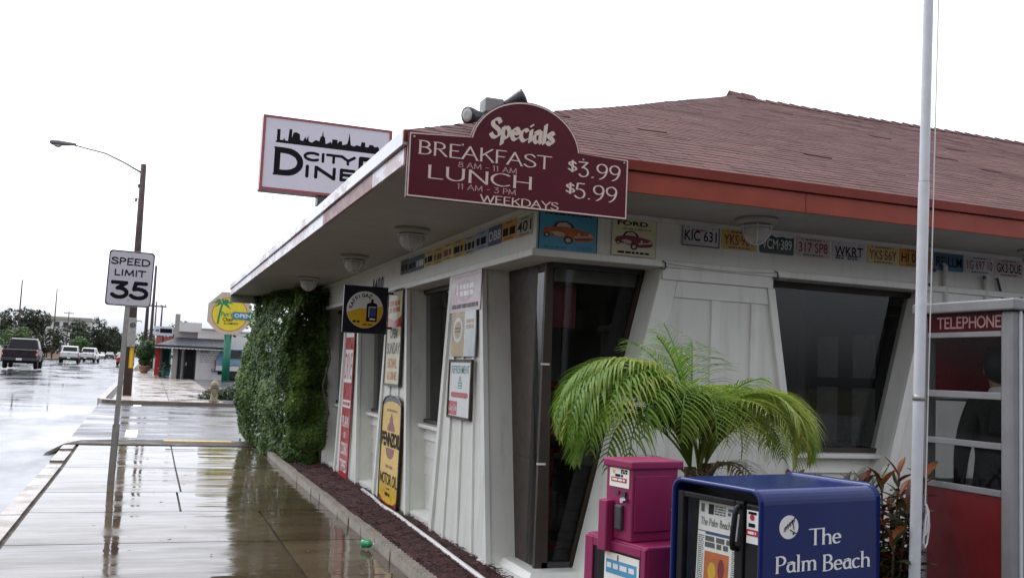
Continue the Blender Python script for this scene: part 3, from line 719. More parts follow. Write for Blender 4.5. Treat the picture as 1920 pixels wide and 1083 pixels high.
# big pier on the forecourt side, panelled
def panel_pier(b0, b1, t0, t1, zb, zt):
    F = FR; L = lambda z: b0 + (t0 - b0) * (z - zb) / (zt - zb); Rr = lambda z: b1 + (t1 - b1) * (z - zb) / (zt - zb)
    b = MB(); b.prism([F(b0, zb, -.27), F(b1, zb, -.27), F(t1, zt, -.27), F(t0, zt, -.27)], [F(b0, zb), F(b1, zb), F(t1, zt), F(t0, zt)])
    p = B(b, 'pier', M['white'])
    def board(q, d, name):
        b = MB(); b.prism([F(s, z, -.001) for s, z in q], [F(s, z, d) for s, z in q]); b.build(name, M['white2'], p, world=True, bevel=.004)
    m = (t0 + t1) / 2 - .02
    board([(t0 + .0, zt - .10), (t1, zt - .10), (t1, zt), (t0, zt)], .030, 'top_rail')
    board([(L(zb) + .0, zb), (L(zb) + .17, zb), (L(zt - .1) + .17, zt - .102), (L(zt - .1), zt - .102)], .018, 'edge_board')
    board([(Rr(zb) - .07, zb), (Rr(zb), zb), (Rr(zt - .1), zt - .102), (Rr(zt - .1) - .07, zt - .102)], .034, 'edge_board')
    board([(L(zt - .24) + .172, zt - .24), (Rr(zt - .24) - .072, zt - .24), (Rr(zt - .1) - .072, zt - .104), (L(zt - .1) + .172, zt - .104)], .016, 'cross_rail')
    board([(m - .04, zb), (m + .04, zb), (m + .04, zt - .242), (m - .04, zt - .242)], .022, 'batten')
    board([(t1 - .21, zb), (t1 - .13, zb), (t1 - .13, zt - .242), (t1 - .21, zt - .242)], .022, 'batten')
    board([(m - .52, zb), (m - .44, zb), (m - .44, zt - .95), (m - .52, zt - .95)], .022, 'batten')
    # cup hooks with a slack wire
    for s in (t0 - .02, t1 + .0):
        h = MB(); h.tube([F(s, zt + .05, 0), F(s, zt + .05, .04), F(s + .02, zt + .035, .06), F(s + .035, zt + .0, .05), F(s + .02, zt - .02, .045), F(s - .015, zt - .01, .045)], .006, 6)
        h.build('hook', M['steel'], p, world=True)
    h = MB(); h.tube([F(t0 + (t1 - t0) * k / 10, zt + .03 - .02 * math.sin(math.pi * k / 10), .05) for k in range(11)], .0016, 5)
    h.build('wire', M['steel'], p, world=True)
panel_pier(3.28, 5.40, 3.89, 4.965, .02, 2.616)
pier(FR, 5.97, 8.40, 6.66, 7.70, .02, 2.614, 3)
pier(FR, 9.2, 11.4, 9.8, 10.8, .02, 2.614, 3)

# windows: frame, pane, sill and the boarded apron beneath
def window(F, s0, s1, z0=1.12, z1=2.61, n=-.23, mull=()):
    fr = MB()
    fr.box(0, 0, 0, 0, 0, 0); fr.v.clear(); fr.f.clear(); fr.m.clear()
    def bar(a0, a1, c0, c1, d=.05): fr.prism([F(a0, c0, n), F(a1, c0, n), F(a1, c1, n), F(a0, c1, n)], [F(a0, c0, n + d), F(a1, c0, n + d), F(a1, c1, n + d), F(a0, c1, n + d)])
    bar(s0, s0 + .05, z0, z1); bar(s1 - .05, s1, z0, z1); bar(s0 + .05, s1 - .05, z0, z0 + .04); bar(s0 + .05, s1 - .05, z1 - .05, z1)
    for q in mull: bar(q - .025, q + .025, z0 + .04, z1 - .05)
    w = B(fr, 'window', M['bronze'])
    g = MB(); g.face([F(s0 + .04, z0 + .03, n + .02), F(s1 - .04, z0 + .03, n + .02), F(s1 - .04, z1 - .04, n + .02), F(s0 + .04, z1 - .04, n + .02)])
    g.build('pane', M['glass'], w, world=True)
    s = MB(); s.prism([F(s0, z0 - .05, n), F(s1, z0 - .05, n), F(s1, z0, n), F(s0, z0, n)], [F(s0, z0 - .05, n + .12), F(s1, z0 - .05, n + .12), F(s1, z0 - .012, n + .12), F(s0, z0 - .012, n + .12)])
    s.build('sill', M['white2'], w, world=True, bevel=.005)
    zz = z0 - .052; k = 0
    while zz > .2:
        h = .13 if k == 0 else .19; k += 1
        c = MB(); lo = max(.13, zz - h)
        c.prism([F(s0, lo, n), F(s1, lo, n), F(s1, zz - .004, n), F(s0, zz - .004, n)], [F(s0, lo, n + (.05 if k == 1 else .034)), F(s1, lo, n + (.05 if k == 1 else .034)), F(s1, zz - .004, n + .022), F(s0, zz - .004, n + .022)])
        c.build('apron_board', M['white'], w, world=True); zz = lo
    return w
def apron(F, s0, s1, n=-.2):
    pass
window(FL, 9.10, 11.00, z0=1.10); window(FL, 11.80, 13.74, z0=1.08); window(FL, 14.50, 16.45, z0=1.08)
window(FR, 4.90, 6.75); window(FR, 7.6, 9.9)
# low trim panels at the foot of the street windows
for s0, s1 in ((9.46, 10.47), (12.1, 13.22), (14.83, 15.95)):
    b = MB()
    b.prism([FL(s0, .13, -.19), FL(s1, .13, -.19), FL(s1, .17, -.19), FL(s0, .17, -.19)], [FL(s0, .13, -.02), FL(s1, .13, -.02), FL(s1, .15, -.02), FL(s0, .15, -.02)])
    B(b, 'foot_trim', M['white2'])
# glazed corner: bronze frames, two panes
cw = MB()
cw.prism([(XG + .008, 7.42, .155), (XG + .04, 7.42, .155), (XG + .04, 8.25, .155), (XG + .008, 8.25, .155)], [(XG + .008, 7.43, 1.0), (XG + .04, 7.43, 1.0), (XG + .04, 8.25, 1.0), (XG + .008, 8.25, 1.0)])
cw.prism([(XG + .008, 7.43, 1.0), (XG + .04, 7.43, 1.0), (XG + .04, 8.25, 1.0), (XG + .008, 8.25, 1.0)], [(XG + .008, 7.49, 2.612), (XG + .04, 7.49, 2.612), (XG + .04, 8.25, 2.612), (XG + .008, 8.25, 2.612)])
cw.box(XG + .008, XG + .04, YG + .09, 7.485, 2.55, 2.612)
cwo = B(cw, 'corner_window', M['bronze'], bevel=.004)
b = MB(); b.box(XG - .012, XG + .03, YG - .012, YG + .03, .155, 2.612); b.build('corner_post', M['bronze'], cwo, world=True)
b = MB(); b.prism([(XG + .03, YG - .01, .155), (XG + .10, YG - .01, .155), (XG + .10, YG + .04, .155), (XG + .03, YG + .04, .155)], [(XG + .03, YG - .01, 2.612), (XG + .05, YG - .01, 2.612), (XG + .05, YG + .04, 2.612), (XG + .03, YG + .04, 2.612)]); b.build('jamb', M['bronze'], cwo, world=True)
b = MB(); b.prism([(3.30, YG - .01, .155), (3.42, YG - .01, .155), (3.42, YG + .05, .155), (3.30, YG + .05, .155)], [(3.87, YG - .01, 2.612), (4.0, YG - .01, 2.612), (4.0, YG + .05, 2.612), (3.87, YG + .05, 2.612)]); b.build('jamb', M['bronze'], cwo, world=True)
b = MB(); b.box(XG + .05, 3.30, YG - .01, YG + .04, .155, .20); b.build('rail', M['steel'], cwo, world=True)
b = MB(); b.box(XG + .05, 3.86, YG - .01, YG + .04, 2.575, 2.612); b.build('rail', M['steel'], cwo, world=True)
b = MB(); b.face([(XG + .01, YG + .03, .16), (3.34, YG + .03, .16), (3.92, YG + .03, 2.6), (XG + .01, YG + .03, 2.6)]); b.build('pane', M['glass'], cwo, world=True)
b = MB(); b.face([(XG + .005, 7.50, .16), (XG + .005, YG + .025, .16), (XG + .005, YG + .025, 2.58), (XG + .005, 7.50, 2.58)]); b.build('pane', M['glass'], cwo, world=True)
for z in (1.78, .98):
    b = MB(); b.box(XG - .03, XG + .045, YG - .026, YG - .013, z - .008, z + .008); b.build('latch', M['print_white'], cwo, world=True)
# interior
b = MB(); b.box(XG + .06, 17, YG + .1, 18.7, .06, .12); B(b, 'floor', M['floor_in'])
b = MB(); b.box(17, 17.1, 7.3, 18.7, .12, 3.0); b.box(XG + .3, 17, 18.6, 18.7, .12, 3.0); b.box(7.4, 7.5, 9.8, 18.6, .12, 3.0); b.box(3.35, 4.5, 10.4, 10.5, 1.15, 2.92)
B(b, 'inner_wall', M['dark_in'])
b = MB(); b.box(XG + .1, 3.9, YG + .06, YG + .08, 2.47, 2.612); B(b, 'blind', M['soffit'])
b = MB(); b.box(XG + .3, 17, 7.35, 18.7, 2.93, 3.0); B(b, 'ceiling', M['dark_in'])
# soffit
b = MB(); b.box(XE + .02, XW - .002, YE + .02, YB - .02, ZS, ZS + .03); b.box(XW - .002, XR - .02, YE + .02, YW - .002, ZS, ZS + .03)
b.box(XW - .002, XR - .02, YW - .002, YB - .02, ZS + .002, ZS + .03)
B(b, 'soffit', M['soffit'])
# fascia boards
def fascia(name, pts, m):
    b = MB(); b.box(*pts); return B(b, name, m, bevel=.004)
x = XE
for x1 in (4.55, 7.45, 10.6, 14.0, 18.0, 22.0, XR):
    fascia('fascia_board', (x + .002, x1 - .002, YE - .002, YE + .02, 2.995, 3.145), M['fascia']); x = x1
fascia('drip_board', (XE - .02, XR, YE - .028, YE + .015, 3.147, 3.222), M['fascia_dark'])
y = YE + .021
for y1 in (6.95, 9.1, 10.9, 14.2, 17.1, YB):
    fascia('fascia_board', (XE - .002, XE + .02, y + .002, y1 - .002, 3.000, 3.118), M['faded_red'] if y1 == 9.1 else M['worn2']); y = y1
y = YE - .02
for y1 in (9.4, 12.5, 15.8, YB + .02):
    fascia('drip_board', (XE - .026, XE + .018, y + .002, y1 - .002, 3.121, 3.222), M['worn']); y = y1
fascia('fascia_board', (XE, 8.0, YB - .02, YB + .005, 2.86, 3.2), M['soffit'])
# roof: deck and overlapping shingle courses, front and street slopes
DM = (YB - YE) / 2
def rz(d, u): return ZE + PITCH * d + .025 * noise.noise((u * .35, d * .5, 2.0)) * min(1, d) + .012 * noise.noise((u * 1.3, d * 1.6, 9.0)) * min(1, d)
b = MB(); ap = ZE + PITCH * DM - .06
b.face([(XE, YE, ZE - .03), (XR, YE, ZE - .03), (XR - DM, YE + DM, ap), (XE + DM, YE + DM, ap)])
b.face([(XE, YB, ZE - .03), (XE, YE, ZE - .03), (XE + DM, YE + DM, ap)])
b.face([(XR, YB, ZE - .03), (XE, YB, ZE - .03), (XE + DM, YE + DM, ap), (XR - DM, YE + DM, ap)])
b.face([(XR, YE, ZE - .03), (XR, YB, ZE - .03), (XR - DM, YE + DM, ap)])
rf = B(b, 'roof', M['shingle'])
def courses(side):
    nC = 64; dd = DM / nC
    for c in range(nC):
        d0, d1 = c * dd, (c + 1) * dd + .02
        b = MB(); tint = []
        if side == 'front': lo, hi, l2, h2 = XE + d0, min(XR - d0, 19.0), XE + d1, min(XR - d1, 19.0)
        else: lo, hi, l2, h2 = YE + d0, YB - d0, YE + d1, YB - d1
        u = lo - random.random() * .3
        while u < hi:
            w = .29 + random.uniform(-.02, .03); a0, a1 = max(u, lo), min(u + w - .006, hi); b0, b1 = max(u, l2), min(u + w - .006, h2)
            u += w
            if a1 - a0 < .01: continue
            b0 = min(max(b0, a0), a1); b1 = max(min(b1, a1), b0)
            lift = .005 + random.random() * .003 + (.009 if random.random() < .008 else 0)
            jit = random.uniform(-.003, .003)
            def P(uu, d, e):
                z = rz(d, uu) + e
                return (uu, YE + d, z) if side == 'front' else (XE + d, uu, z)
            p0, p1, p2, p3 = P(a0, d0 + jit, lift), P(a1, d0 + jit, lift + random.uniform(-.0015, .0015)), P(b1, d1, .002), P(b0, d1, .002)
            q0, q1 = P(a0, d0 + jit, -.004), P(a1, d0 + jit, -.004)
            t = random.gauss(.5, .15)
            if side == 'front': b.face([p0, p1, p2, p3]); b.face([q0, q1, p1, p0])
            else: b.face([p1, p0, p3, p2]); b.face([q1, q0, p0, p1])
            tint += [t, t]
        b.c['tint'] = tint
        if b.f: b.build('shingle_course', M['shingle'], rf, world=True)
courses('front'); courses('side')
# hip and ridge caps
k = 0; d = 0.02
while d < DM - .02:
    p = [(XE + e, YE + e, rz(e, XE + e) * .5 + rz(e, YE + e) * .5) for e in (d, d + .155)]
    b = MB(); lf = .004 + .004 * random.random(); w = .15; bg = .03 * min(1, max(0, d - .3) / 1.5)
    ov = .03
    r0 = [(p[0][0] + w, p[0][1], p[0][2] + lf - .004), (p[0][0], p[0][1], p[0][2] + lf + bg + .004), (p[0][0], p[0][1] + w, p[0][2] + lf - .004)]
    r1 = [(p[1][0] + w + ov, p[1][1] + ov, p[1][2] + ov * PITCH - .002), (p[1][0] + ov, p[1][1] + ov, p[1][2] + ov * PITCH + bg + .004), (p[1][0] + ov, p[1][1] + w + ov, p[1][2] + ov * PITCH - .002)]
    b.face([r0[1], r0[0], r1[0], r1[1]]); b.face([r0[2], r0[1], r1[1], r1[2]])
    b.face([(q[0], q[1], q[2] - .03) for q in r0] + r0[::-1])
    b.c['tint'] = [random.gauss(.5, .2)] * 3
    b.build('hip_cap', M['shingle'], rf, world=True); d += .145
x = XE + DM - .12; zr = ZE + PITCH * DM
while x < 19:
    b = MB(); z0 = rz(DM, x); lf = .05 + (.05 if x < XE + DM + .3 else 0)
    b.prism([(x, YE + DM - .16, z0 - .045), (x, YE + DM, z0 + lf), (x, YE + DM + .16, z0 - .045), (x, YE + DM, z0 - .1)], [(x + .25, YE + DM - .16, z0 - .06), (x + .25, YE + DM, z0 + lf - .02), (x + .25, YE + DM + .16, z0 - .06), (x + .25, YE + DM, z0 - .1)])
    b.c['tint'] = [random.gauss(.5, .2)] * 6
    b.build('ridge_cap', M['shingle'], rf, world=True); x += .235
# house number on the header
b = MB(); nums = [('1', 12.86), ('4', 12.74), ('0', 12.56), ('0', 12.38)]
for ch, yy in nums: sans(b, ch, (XW - .004, yy, 2.69), -UY, UZ, .07 if ch == '1' else .14, .18, 0, .01)
B(b, 'house_number', M['ink'])
# conduits above the phone booth
for s, z0, z1 in ((6.86, 2.38, 2.86), (7.35, 2.4, 2.78)):
    b = MB(); b.tube([FR(s, z0, .03), FR(s, z1, .03), FR(s, z1 + .02, .0)], .022, 8); B(b, 'conduit', M['pvc'])
b = MB(); b.tube([FR(7.5, 2.8, .02), FR(7.56, 2.6, .03), FR(7.62, 2.45, .04)], .012, 6); B(b, 'cable', M['steel'])
for s, z in ((6.72, 2.81), (6.66, 2.67), (7.32, 2.79), (7.78, 2.62)):
    b = MB(); b.lathe([(.012, 0), (.018, .01), (.012, .025)], FR(s, z, .03), 10, axis='y'); B(b, 'screw', M['steel'])

# ------------------------------------------------------------------ lights under the eave
def soffit_light(x, y, label):
    t = thing('soffit_light', label, 'ceiling light', (x, y, ZS), 0, 'round jelly jar lights under the eave')
    b = MB(); b.lathe([(.165, 0), (.17, -.02), (.155, -.045), (.12, -.05)], n=28); b.build('base', M['soffit'], t, True)
    b = MB(); b.lathe([(.115, -.05), (.12, -.09), (.105, -.15), (.06, -.19), (.004, -.2)], n=24); b.build('globe', M['frost'], t, True)
    b = MB()
    for a in (0, 1.05, 2.1):
        b.tube([(.128 * math.cos(a) * math.cos(q), .128 * math.sin(a) * math.cos(q), -.055 - .155 * math.sin(q)) for q in [math.pi * k / 12 for k in range(13)]], .006, 6)
    b.tube([(.128 * math.cos(2 * math.pi * k / 20), .128 * math.sin(2 * math.pi * k / 20), -.07) for k in range(21)], .006, 6)
    b.build('wire_guard', M['alu'], t)
soffit_light(2.25, 8.86, 'round caged eave light nearest the maroon specials board on the street side')
soffit_light(2.23, 11.5, 'round caged eave light midway along the street side eave')
soffit_light(2.21, 14.95, 'round caged eave light on the street side eave nearest the creeper')
soffit_light(4.50, 6.53, 'round caged eave light above the yellow and dark green licence plates')
soffit_light(7.50, 6.50, 'round caged eave light above the telephone booth')

# ------------------------------------------------------------------ licence plates on the header
def plate(F, s, z, base, text, ink, label, u, extra=None, w=.352, tilt=0.0):
    b = MB(); c = .012; H = .170
    o = [(c, 0), (w - c, 0), (w, c), (w, H - c), (w - c, H), (c, H), (0, H - c), (0, c)]
    b.prism([Vector(F(s, z, .002)) + u * p + UZ * q for p, q in o], [Vector(F(s, z, .005)) + u * p + UZ * q for p, q in o])
    t = b.build('license_plate', base); tag(t, label, 'license plate', 'licence plates along the header')
    m = MB(); og = Vector(F(s, z, .005))
    mats = [ink, M['ink_soft'], M['print_white'], M['red'], M['oct_blue'], M['dark_red']]
    if text: sans(m, text, og + u * .022 + UZ * .040, u, UZ, w - .044, .088, 0, .012)
    else: bars(m, og + u * .03 + UZ * .04, u, UZ, w - .06, .07, 1, 0, .95, sum(map(ord, label)) % 99)
    if extra: extra(m, og, u)
    else: bars(m, og + u * .07 + UZ * .012, u, UZ, w - .14, .014, 1, 1, .9, 3); bars(m, og + u * .09 + UZ * .144, u, UZ, w - .18, .013, 1, 1, .9, 5)
    for q in (.06, w - .06): m.face([tuple(og + u * (q + a) + UZ * (.152 + e) + u.cross(UZ) * .0018) for a, e in disc_pts(0, 0, .006, .006, 8)], 1)
    m.build('lettering', mats, t)
    return t
P_white = paint('plate_white', (0.58, 0.57, 0.60), 0.35, 0.05, 12); P_yel = paint('plate_yellow', (0.62, 0.42, 0.10), 0.35, 0.06, 12)
P_yel2 = paint('plate_pale_yellow', (0.66, 0.54, 0.22), 0.35, 0.06, 12); P_green = paint('plate_dark_green', (0.012, 0.05, 0.045), 0.35, 0.1, 12)
P_pink = paint('plate_pinkish_white', (0.60, 0.48, 0.50), 0.35, 0.05, 12); P_org = paint('plate_orange', (0.62, 0.28, 0.02), 0.35, 0.08, 12)
P_blue = paint('plate_blue', (0.03, 0.07, 0.22), 0.35, 0.08, 12); P_sky = paint('plate_pale_blue', (0.30, 0.42, 0.55), 0.35, 0.08, 12)
P_tan = paint('plate_tan', (0.46, 0.42, 0.36), 0.4, 0.08, 12); P_brown = paint('plate_rusty_brown', (0.14, 0.08, 0.05), 0.6, 0.25, 14)
P_steel = paint('plate_steel_blue', (0.05, 0.13, 0.20), 0.4, 0.12, 9)
def x_frame(m, og, u):
    for a in ((-.006, -.006, .358, .004), (-.006, .166, .358, .176), (-.006, .004, .004, .166), (.348, .004, .358, .166)): rect(m, *a, og, u, UZ, 1, .004)
    bars(m, og + u * .09 + UZ * .126, u, UZ, .13, .012, 1, 3, .9, 5)
def x_hills(m, og, u):
    flat(m, [(0.006, .136), (.05, .153), (.08, .143), (.12, .160), (.17, .142), (.23, .156), (.29, .144), (.346, .152), (.346, .168), (.006, .168)], og, u, UZ, 2, .0012)
def x_band(m, og, u):
    rect(m, .006, .004, .346, .034, og, u, UZ, 4); bars(m, og + u * .04 + UZ * .122, u, UZ, .2, .02, 1, 1, .9, 8)
def x_logo(m, og, u):
    bars(m, og + u * .03 + UZ * .012, u, UZ, .09, .04, 2, 1, .8, 2); bars(m, og + u * .16 + UZ * .012, u, UZ, .12, .04, 2, 1, .8, 4)
dX = UX
plate(FR, 4.075, 2.822, P_white, 'KIC 631', M['ink'], 'white licence plate reading KIC 631 in a black frame', dX, x_frame)
plate(FR, 4.455, 2.820, P_yel, 'YKS·96Y', M['dark_red'], 'tan yellow licence plate reading YKS 96Y beside the white KIC 631 plate', dX)
plate(FR, 4.835, 2.820, P_green, 'VCM·389', M['print_white'], 'dark green licence plate reading VCM 389 with white hills', dX, x_hills)
plate(FR, 5.215, 2.822, P_pink, '317 SP8', M['dark_red'], 'pinkish white licence plate reading 317 SP8', dX)
plate(FR, 5.60, 2.820, P_white, 'WKRT', M['ink'], 'white licence plate with bold dark lettering and small print beneath', dX, x_logo)
plate(FR, 5.98, 2.822, P_yel2, 'YKS·56Y', M['dark_red'], 'pale yellow licence plate reading YKS 56Y', dX)
plate(FR, 6.345, 2.824, P_org, 'HI 0478', M['ink'], 'orange licence plate partly hidden behind the flagpole', dX)
plate(FR, 6.75, 2.822, P_steel, 'RE·LLM', M['ink'], 'dark licence plate with a bright blue lower band', dX, x_band)
plate(FR, 7.125, 2.820, P_white, '1G 697 10', M['dark_red'], 'white licence plate reading 1G 697 10', dX)
plate(FR, 7.49, 2.820, P_pink, 'GK3·DUE', M['ink'], 'pale licence plate reading GK3 DUE at the far right', dX)
yy = 7.40
for base, text, ink, lab in ((P_tan, '401', M['ink'], 'pale tan licence plate reading 401 beside the blue car sign'), (P_org, None, M['ink'], 'orange licence plate between the tan and the deep blue plates'),
        (P_blue, 'DB8', M['print_white'], 'deep blue licence plate with white lettering'), (P_sky, None, M['ink'], 'pale blue licence plate next to the deep blue one'),
        (P_tan, None, M['ink'], 'greyish licence plate between the pale blue and the yellow ones'), (P_yel, None, M['ink'], 'first yellow licence plate after the greyish one'),
        (P_yel2, None, M['dark_red'], 'paler yellow licence plate, second of the yellow four'), (P_yel, None, M['steel'], 'yellow licence plate, third of the yellow four'),
        (P_yel2, None, M['ink'], 'yellow licence plate beside the steel blue ones'), (P_steel, None, M['print_white'], 'steel blue licence plate beside the yellow ones'),
        (P_steel, None, M['ink'], 'steel blue licence plate near the far end of the row'), (P_brown, None, M['ink'], 'rusty brown licence plate at the far end of the row')):
    plate(FL, yy, 2.805 + random.uniform(-.006, .006), base, text, ink, lab, -UY); yy += .358

# ------------------------------------------------------------------ signs on the diner
def car_print(m, og, u, x, y, w, h, body, dark, trim):
    P = lambda q: [(x + a * w, y + e * h) for a, e in q]
    flat(m, P([(0, .45), (.05, .62), (.22, .70), (.33, .72), (.60, .70), (.92, .58), (1, .45), (.99, .26), (.90, .18), (.66, .13), (.44, .22), (.25, .30), (.08, .32), (.01, .36)]), og, u, UZ, body, .0013)
    flat(m, P([(.20, .70), (.28, .92), (.46, .97), (.58, .84), (.62, .70)]), og, u, UZ, dark, .0016)
    flat(m, P([(.26, .71), (.31, .87), (.45, .91), (.53, .82), (.56, .71)]), og, u, UZ, trim, .0019)
    flat(m, P([(.16, .46), (.30, .52), (.44, .44), (.42, .30), (.26, .33)]), og, u, UZ, trim, .0019)
    for cx, cy, r in ((.50, .17, .11), (.09, .33, .07)):
        flat(m, P(disc_pts(cx, cy, r * .8, r * 1.5)), og, u, UZ, dark, .0022); flat(m, P(disc_pts(cx, cy, r * .45, r * .85)), og, u, UZ, trim, .0025)
    flat(m, P([(.62, .30), (.99, .38), (.98, .44), (.62, .37)]), og, u, UZ, trim, .0022)
    flat(m, P([(.63, .20), (.97, .27), (.97, .30), (.63, .24)]), og, u, UZ, dark, .0022)
    for cx in (.70, .92): flat(m, P(disc_pts(cx, .46, .03, .06, 14)), og, u, UZ, trim, .0025)

def tin(name, F, s, z, w, h, base, u, label, cat, group, d=.006, n=.0, lean=0.0):
    """thin sheet sign hung on a facade: returns object, lettering builder and its origin"""
    b = MB(); v = (UZ + Vector(F(0, 0, 0)) * 0 + u * lean)
    o0 = Vector(F(s, z, n))
    nn = u.cross(UZ).normalized()
    c = .015
    q = [(c, 0), (w - c, 0), (w, c), (w, h - c), (w - c, h), (c, h), (0, h - c), (0, c)]
    b.prism([o0 + u * a + v * e for a, e in q], [o0 + u * a + v * e + nn * d for a, e in q])
    t = b.build(name, base); tag(t, label, cat, group)
    return t, MB(), o0 + nn * d, v

G_T = 'tin advertising signs on the diner'
t, m, og, v = tin('tin_sign', FR, 2.785, 2.66, .51, .335, M['sky_blue'], UX, 'sky blue tin sign with an orange convertible car at the corner of the header', 'tin sign', G_T, n=.002)
for a in ((0, 0, .51, .008), (0, .327, .51, .335), (0, .008, .008, .327), (.502, .008, .51, .327)): rect(m, *a, og, UX, UZ, 1, .0012)
car_print(m, og, UX, .03, .07, .45, .19, 0, 1, 2)
bars(m, og + UX * .05 + UZ * .297, UX, UZ, .41, .022, 1, 1, .9, 4)
nib(m, 'Corvette', og + UX * .29 + UZ * .028, UX, UZ, .045, .18, 3, 35, .12, .05, 0, .25)
bars(m, og + UX * .05 + UZ * .03, UX, UZ, .2, .018, 1, 3, .8, 6)
m.build('lettering', [M['orange'], M['navy'], M['cream'], M['oct_blue']], t)
t, m, og, v = tin('tin_sign', FR, 3.42, 2.68, .41, .31, M['cream_tin'], UX, 'cream tin sign with a dark red car at the left of the header', 'tin sign', G_T, n=.002)
for a in ((0, 0, .41, .006), (0, .304, .41, .31), (0, .006, .006, .304), (.404, .006, .41, .304)): rect(m, *a, og, UX, UZ, 3, .0012)
sans(m, 'FORD', og + UX * .05 + UZ * .252, UX, UZ, .28, .038, 1, .03)
bars(m, og + UX * .1 + UZ * .215, UX, UZ, .26, .02, 1, 3, .7, 3)
car_print(m, og, UX, .03, .055, .35, .16, 0, 1, 2)
bars(m, og + UX * .06 + UZ * .022, UX, UZ, .29, .02, 1, 1, .85, 8)
m.build('lettering', [M['dark_red'], M['ink'], M['cream'], M['gold_tin']], t)

U = -UY
# near pier: faded pink sheet, two-part sheet, framed refreshment sign
t, m, og, v = tin('tin_sign', FL, 9.08, 2.25, .92, .37, M['pink_tin'], U, 'faded glossy pink tin sign at the top of the nearest pier', 'tin sign', G_T, n=.031)
for k in range(7): rect(m, .05 + k * .03, .33, .85, .34, og, U, UZ, 0, .0012) if k == 0 else None
flat(m, disc_pts(.42, .2, .30, .10), og, U, UZ, 0, .0012); sans(m, 'A', og + U * .16 + UZ * .12, U, UZ, .10, .16, 1, .01, .0016)
bars(m, og + U * .06 + UZ * .03, U, UZ, .8, .05, 1, 2, .8, 5); bars(m, og + U * .3 + UZ * .14, U, UZ, .42, .13, 2, 1, .7, 15)
m.build('lettering', [paint('worn_rose_print', (0.34, 0.15, 0.17), .25, .2, 9), M['grey_tin'], M['ink_soft']], t)
t = None
b = MB(); o0 = Vector(FL(8.98, 1.83, .031)); nn = -UX
b.prism([o0, o0 + U * .40, o0 + U * .40 + UZ * .42, o0 + UZ * .42], [p + nn * .008 for p in (o0, o0 + U * .40, o0 + U * .40 + UZ * .42, o0 + UZ * .42)])
t = b.build('tin_sign', M['gold_tin']); tag(t, 'two part tin sign, half tarnished gold with round badge, half pale grey', 'tin sign', G_T)
b = MB(); o1 = o0 + U * .405
q = [o1, o1 + U * .32, o1 + U * .33 + UZ * .2, o1 + U * .31 + UZ * .42, o1 + UZ * .42]
b.prism(q, [p + nn * .010 for p in q]); b.build('grey_half', M['grey_tin'], t, world=False)
m = MB(); og = o0 + nn * .008
flat(m, disc_pts(.2, .25, .15, .12), og, U, UZ, 0, .0012); flat(m, disc_pts(.2, .25, .11, .085), og, U, UZ, 1, .0016); bars(m, og + U * .12 + UZ * .22, U, UZ, .16, .06, 2, 2, .6, 3, .002)
bars(m, og + U * .45 + UZ * .25, U, UZ, .22, .1, 2, 1, .7, 9, .004)
m.build('lettering', [M['grey_tin'], M['gold_tin'], M['ink_soft']], t)
t, m, og, v = tin('tin_sign', FL, 8.97, 1.26, .68, .53, M['print_white'], U, 'framed white sign with teal heading and red box, lowest on the nearest pier', 'tin sign', G_T, n=.031, d=.012)
sans(m, 'REFRESHMENT', og + U * .07 + UZ * .41, U, UZ, .54, .075, 0, .01)
flat(m, [(.28, .27), (.40, .27), (.40, .33), (.36, .36), (.36, .385), (.32, .385), (.32, .36), (.28, .33)], og, U, UZ, 0, .0012)
for k in range(3): rect(m, .295, .28 + k * .025, .385, .29 + k * .025, og, U, UZ, 2, .0016)
flat(m, [(.08, .20), (.10, .185), (.56, .185), (.60, .20), (.60, .222), (.56, .235), (.10, .235), (.08, .22)], og, U, UZ, 1, .0012)
rect(m, .02, .02, .28, .15, og, U, UZ, 1, .0012); nib(m, 'Coca-Cola', og + U * .03 + UZ * .065, U, UZ, .05, .235, 2, 40, .16, .06, 0, .25, .0018)
m.build('lettering', [M['teal'], M['red'], M['print_white']], t)
fr = MB(); w_, h_ = .68, .53
for a in ((-.012, -.012, w_ + .012, .012), (-.012, h_ - .012, w_ + .012, h_ + .012), (-.012, .0125, .012, h_ - .0125), (w_ - .012, .0125, w_ + .012, h_ - .0125)):
    q = [(a[0], a[1]), (a[2], a[1]), (a[2], a[3]), (a[0], a[3])]
    fr.prism([og - nn * .012 + U * p + UZ * e for p, e in q], [og + nn * .012 + U * p + UZ * e for p, e in q])
fr.build('frame', M['bronze'], t)

# second pier: tall cream panel and the motor oil banner
t, m, og, v = tin('tin_sign', FL, 11.74, 1.49, .76, 1.13, M['cream_tin'], U, 'tall cream sign reading OPEN SUNDAY on the second pier', 'tin sign', G_T, n=.03, d=.01)
flat(m, [(.03, .82), (.38, .76), (.73, .82), (.73, .69), (.03, .69)], og, U, UZ, 0, .0012)
bars(m, og + U * .1 + UZ * .86, U, UZ, .52, .16, 2, 1, .75, 6)
mono(m, 'OPEN', og + U * .20 + UZ * .555, U, UZ, .36, .115, 2, .026); mono(m, 'SUNDAY', og + U * .06 + UZ * .37, U, UZ, .64, .135, 2, .02)
mono(m, 'BOWL', og + U * .14 + UZ * .20, U, UZ, .48, .12, 1, .02); mono(m, '& DINE', og + U * .14 + UZ * .06, U, UZ, .48, .10, 1, .02)
m.build('lettering', [M['red'], M['orange'], M['ink_soft']], t)
fr = MB(); w_, h_ = .76, 1.13
for a in ((-.014, -.014, w_ + .014, .014), (-.014, h_ - .014, w_ + .014, h_ + .014), (-.014, .0145, .014, h_ - .0145), (w_ - .014, .0145, w_ + .014, h_ - .0145)):
    q = [(a[0], a[1]), (a[2], a[1]), (a[2], a[3]), (a[0], a[3])]
    fr.prism([og - nn * .010 + U * p + UZ * e for p, e in q], [og + nn * .010 + U * p + UZ * e for p, e in q])
fr.build('frame', M['steel'], t)
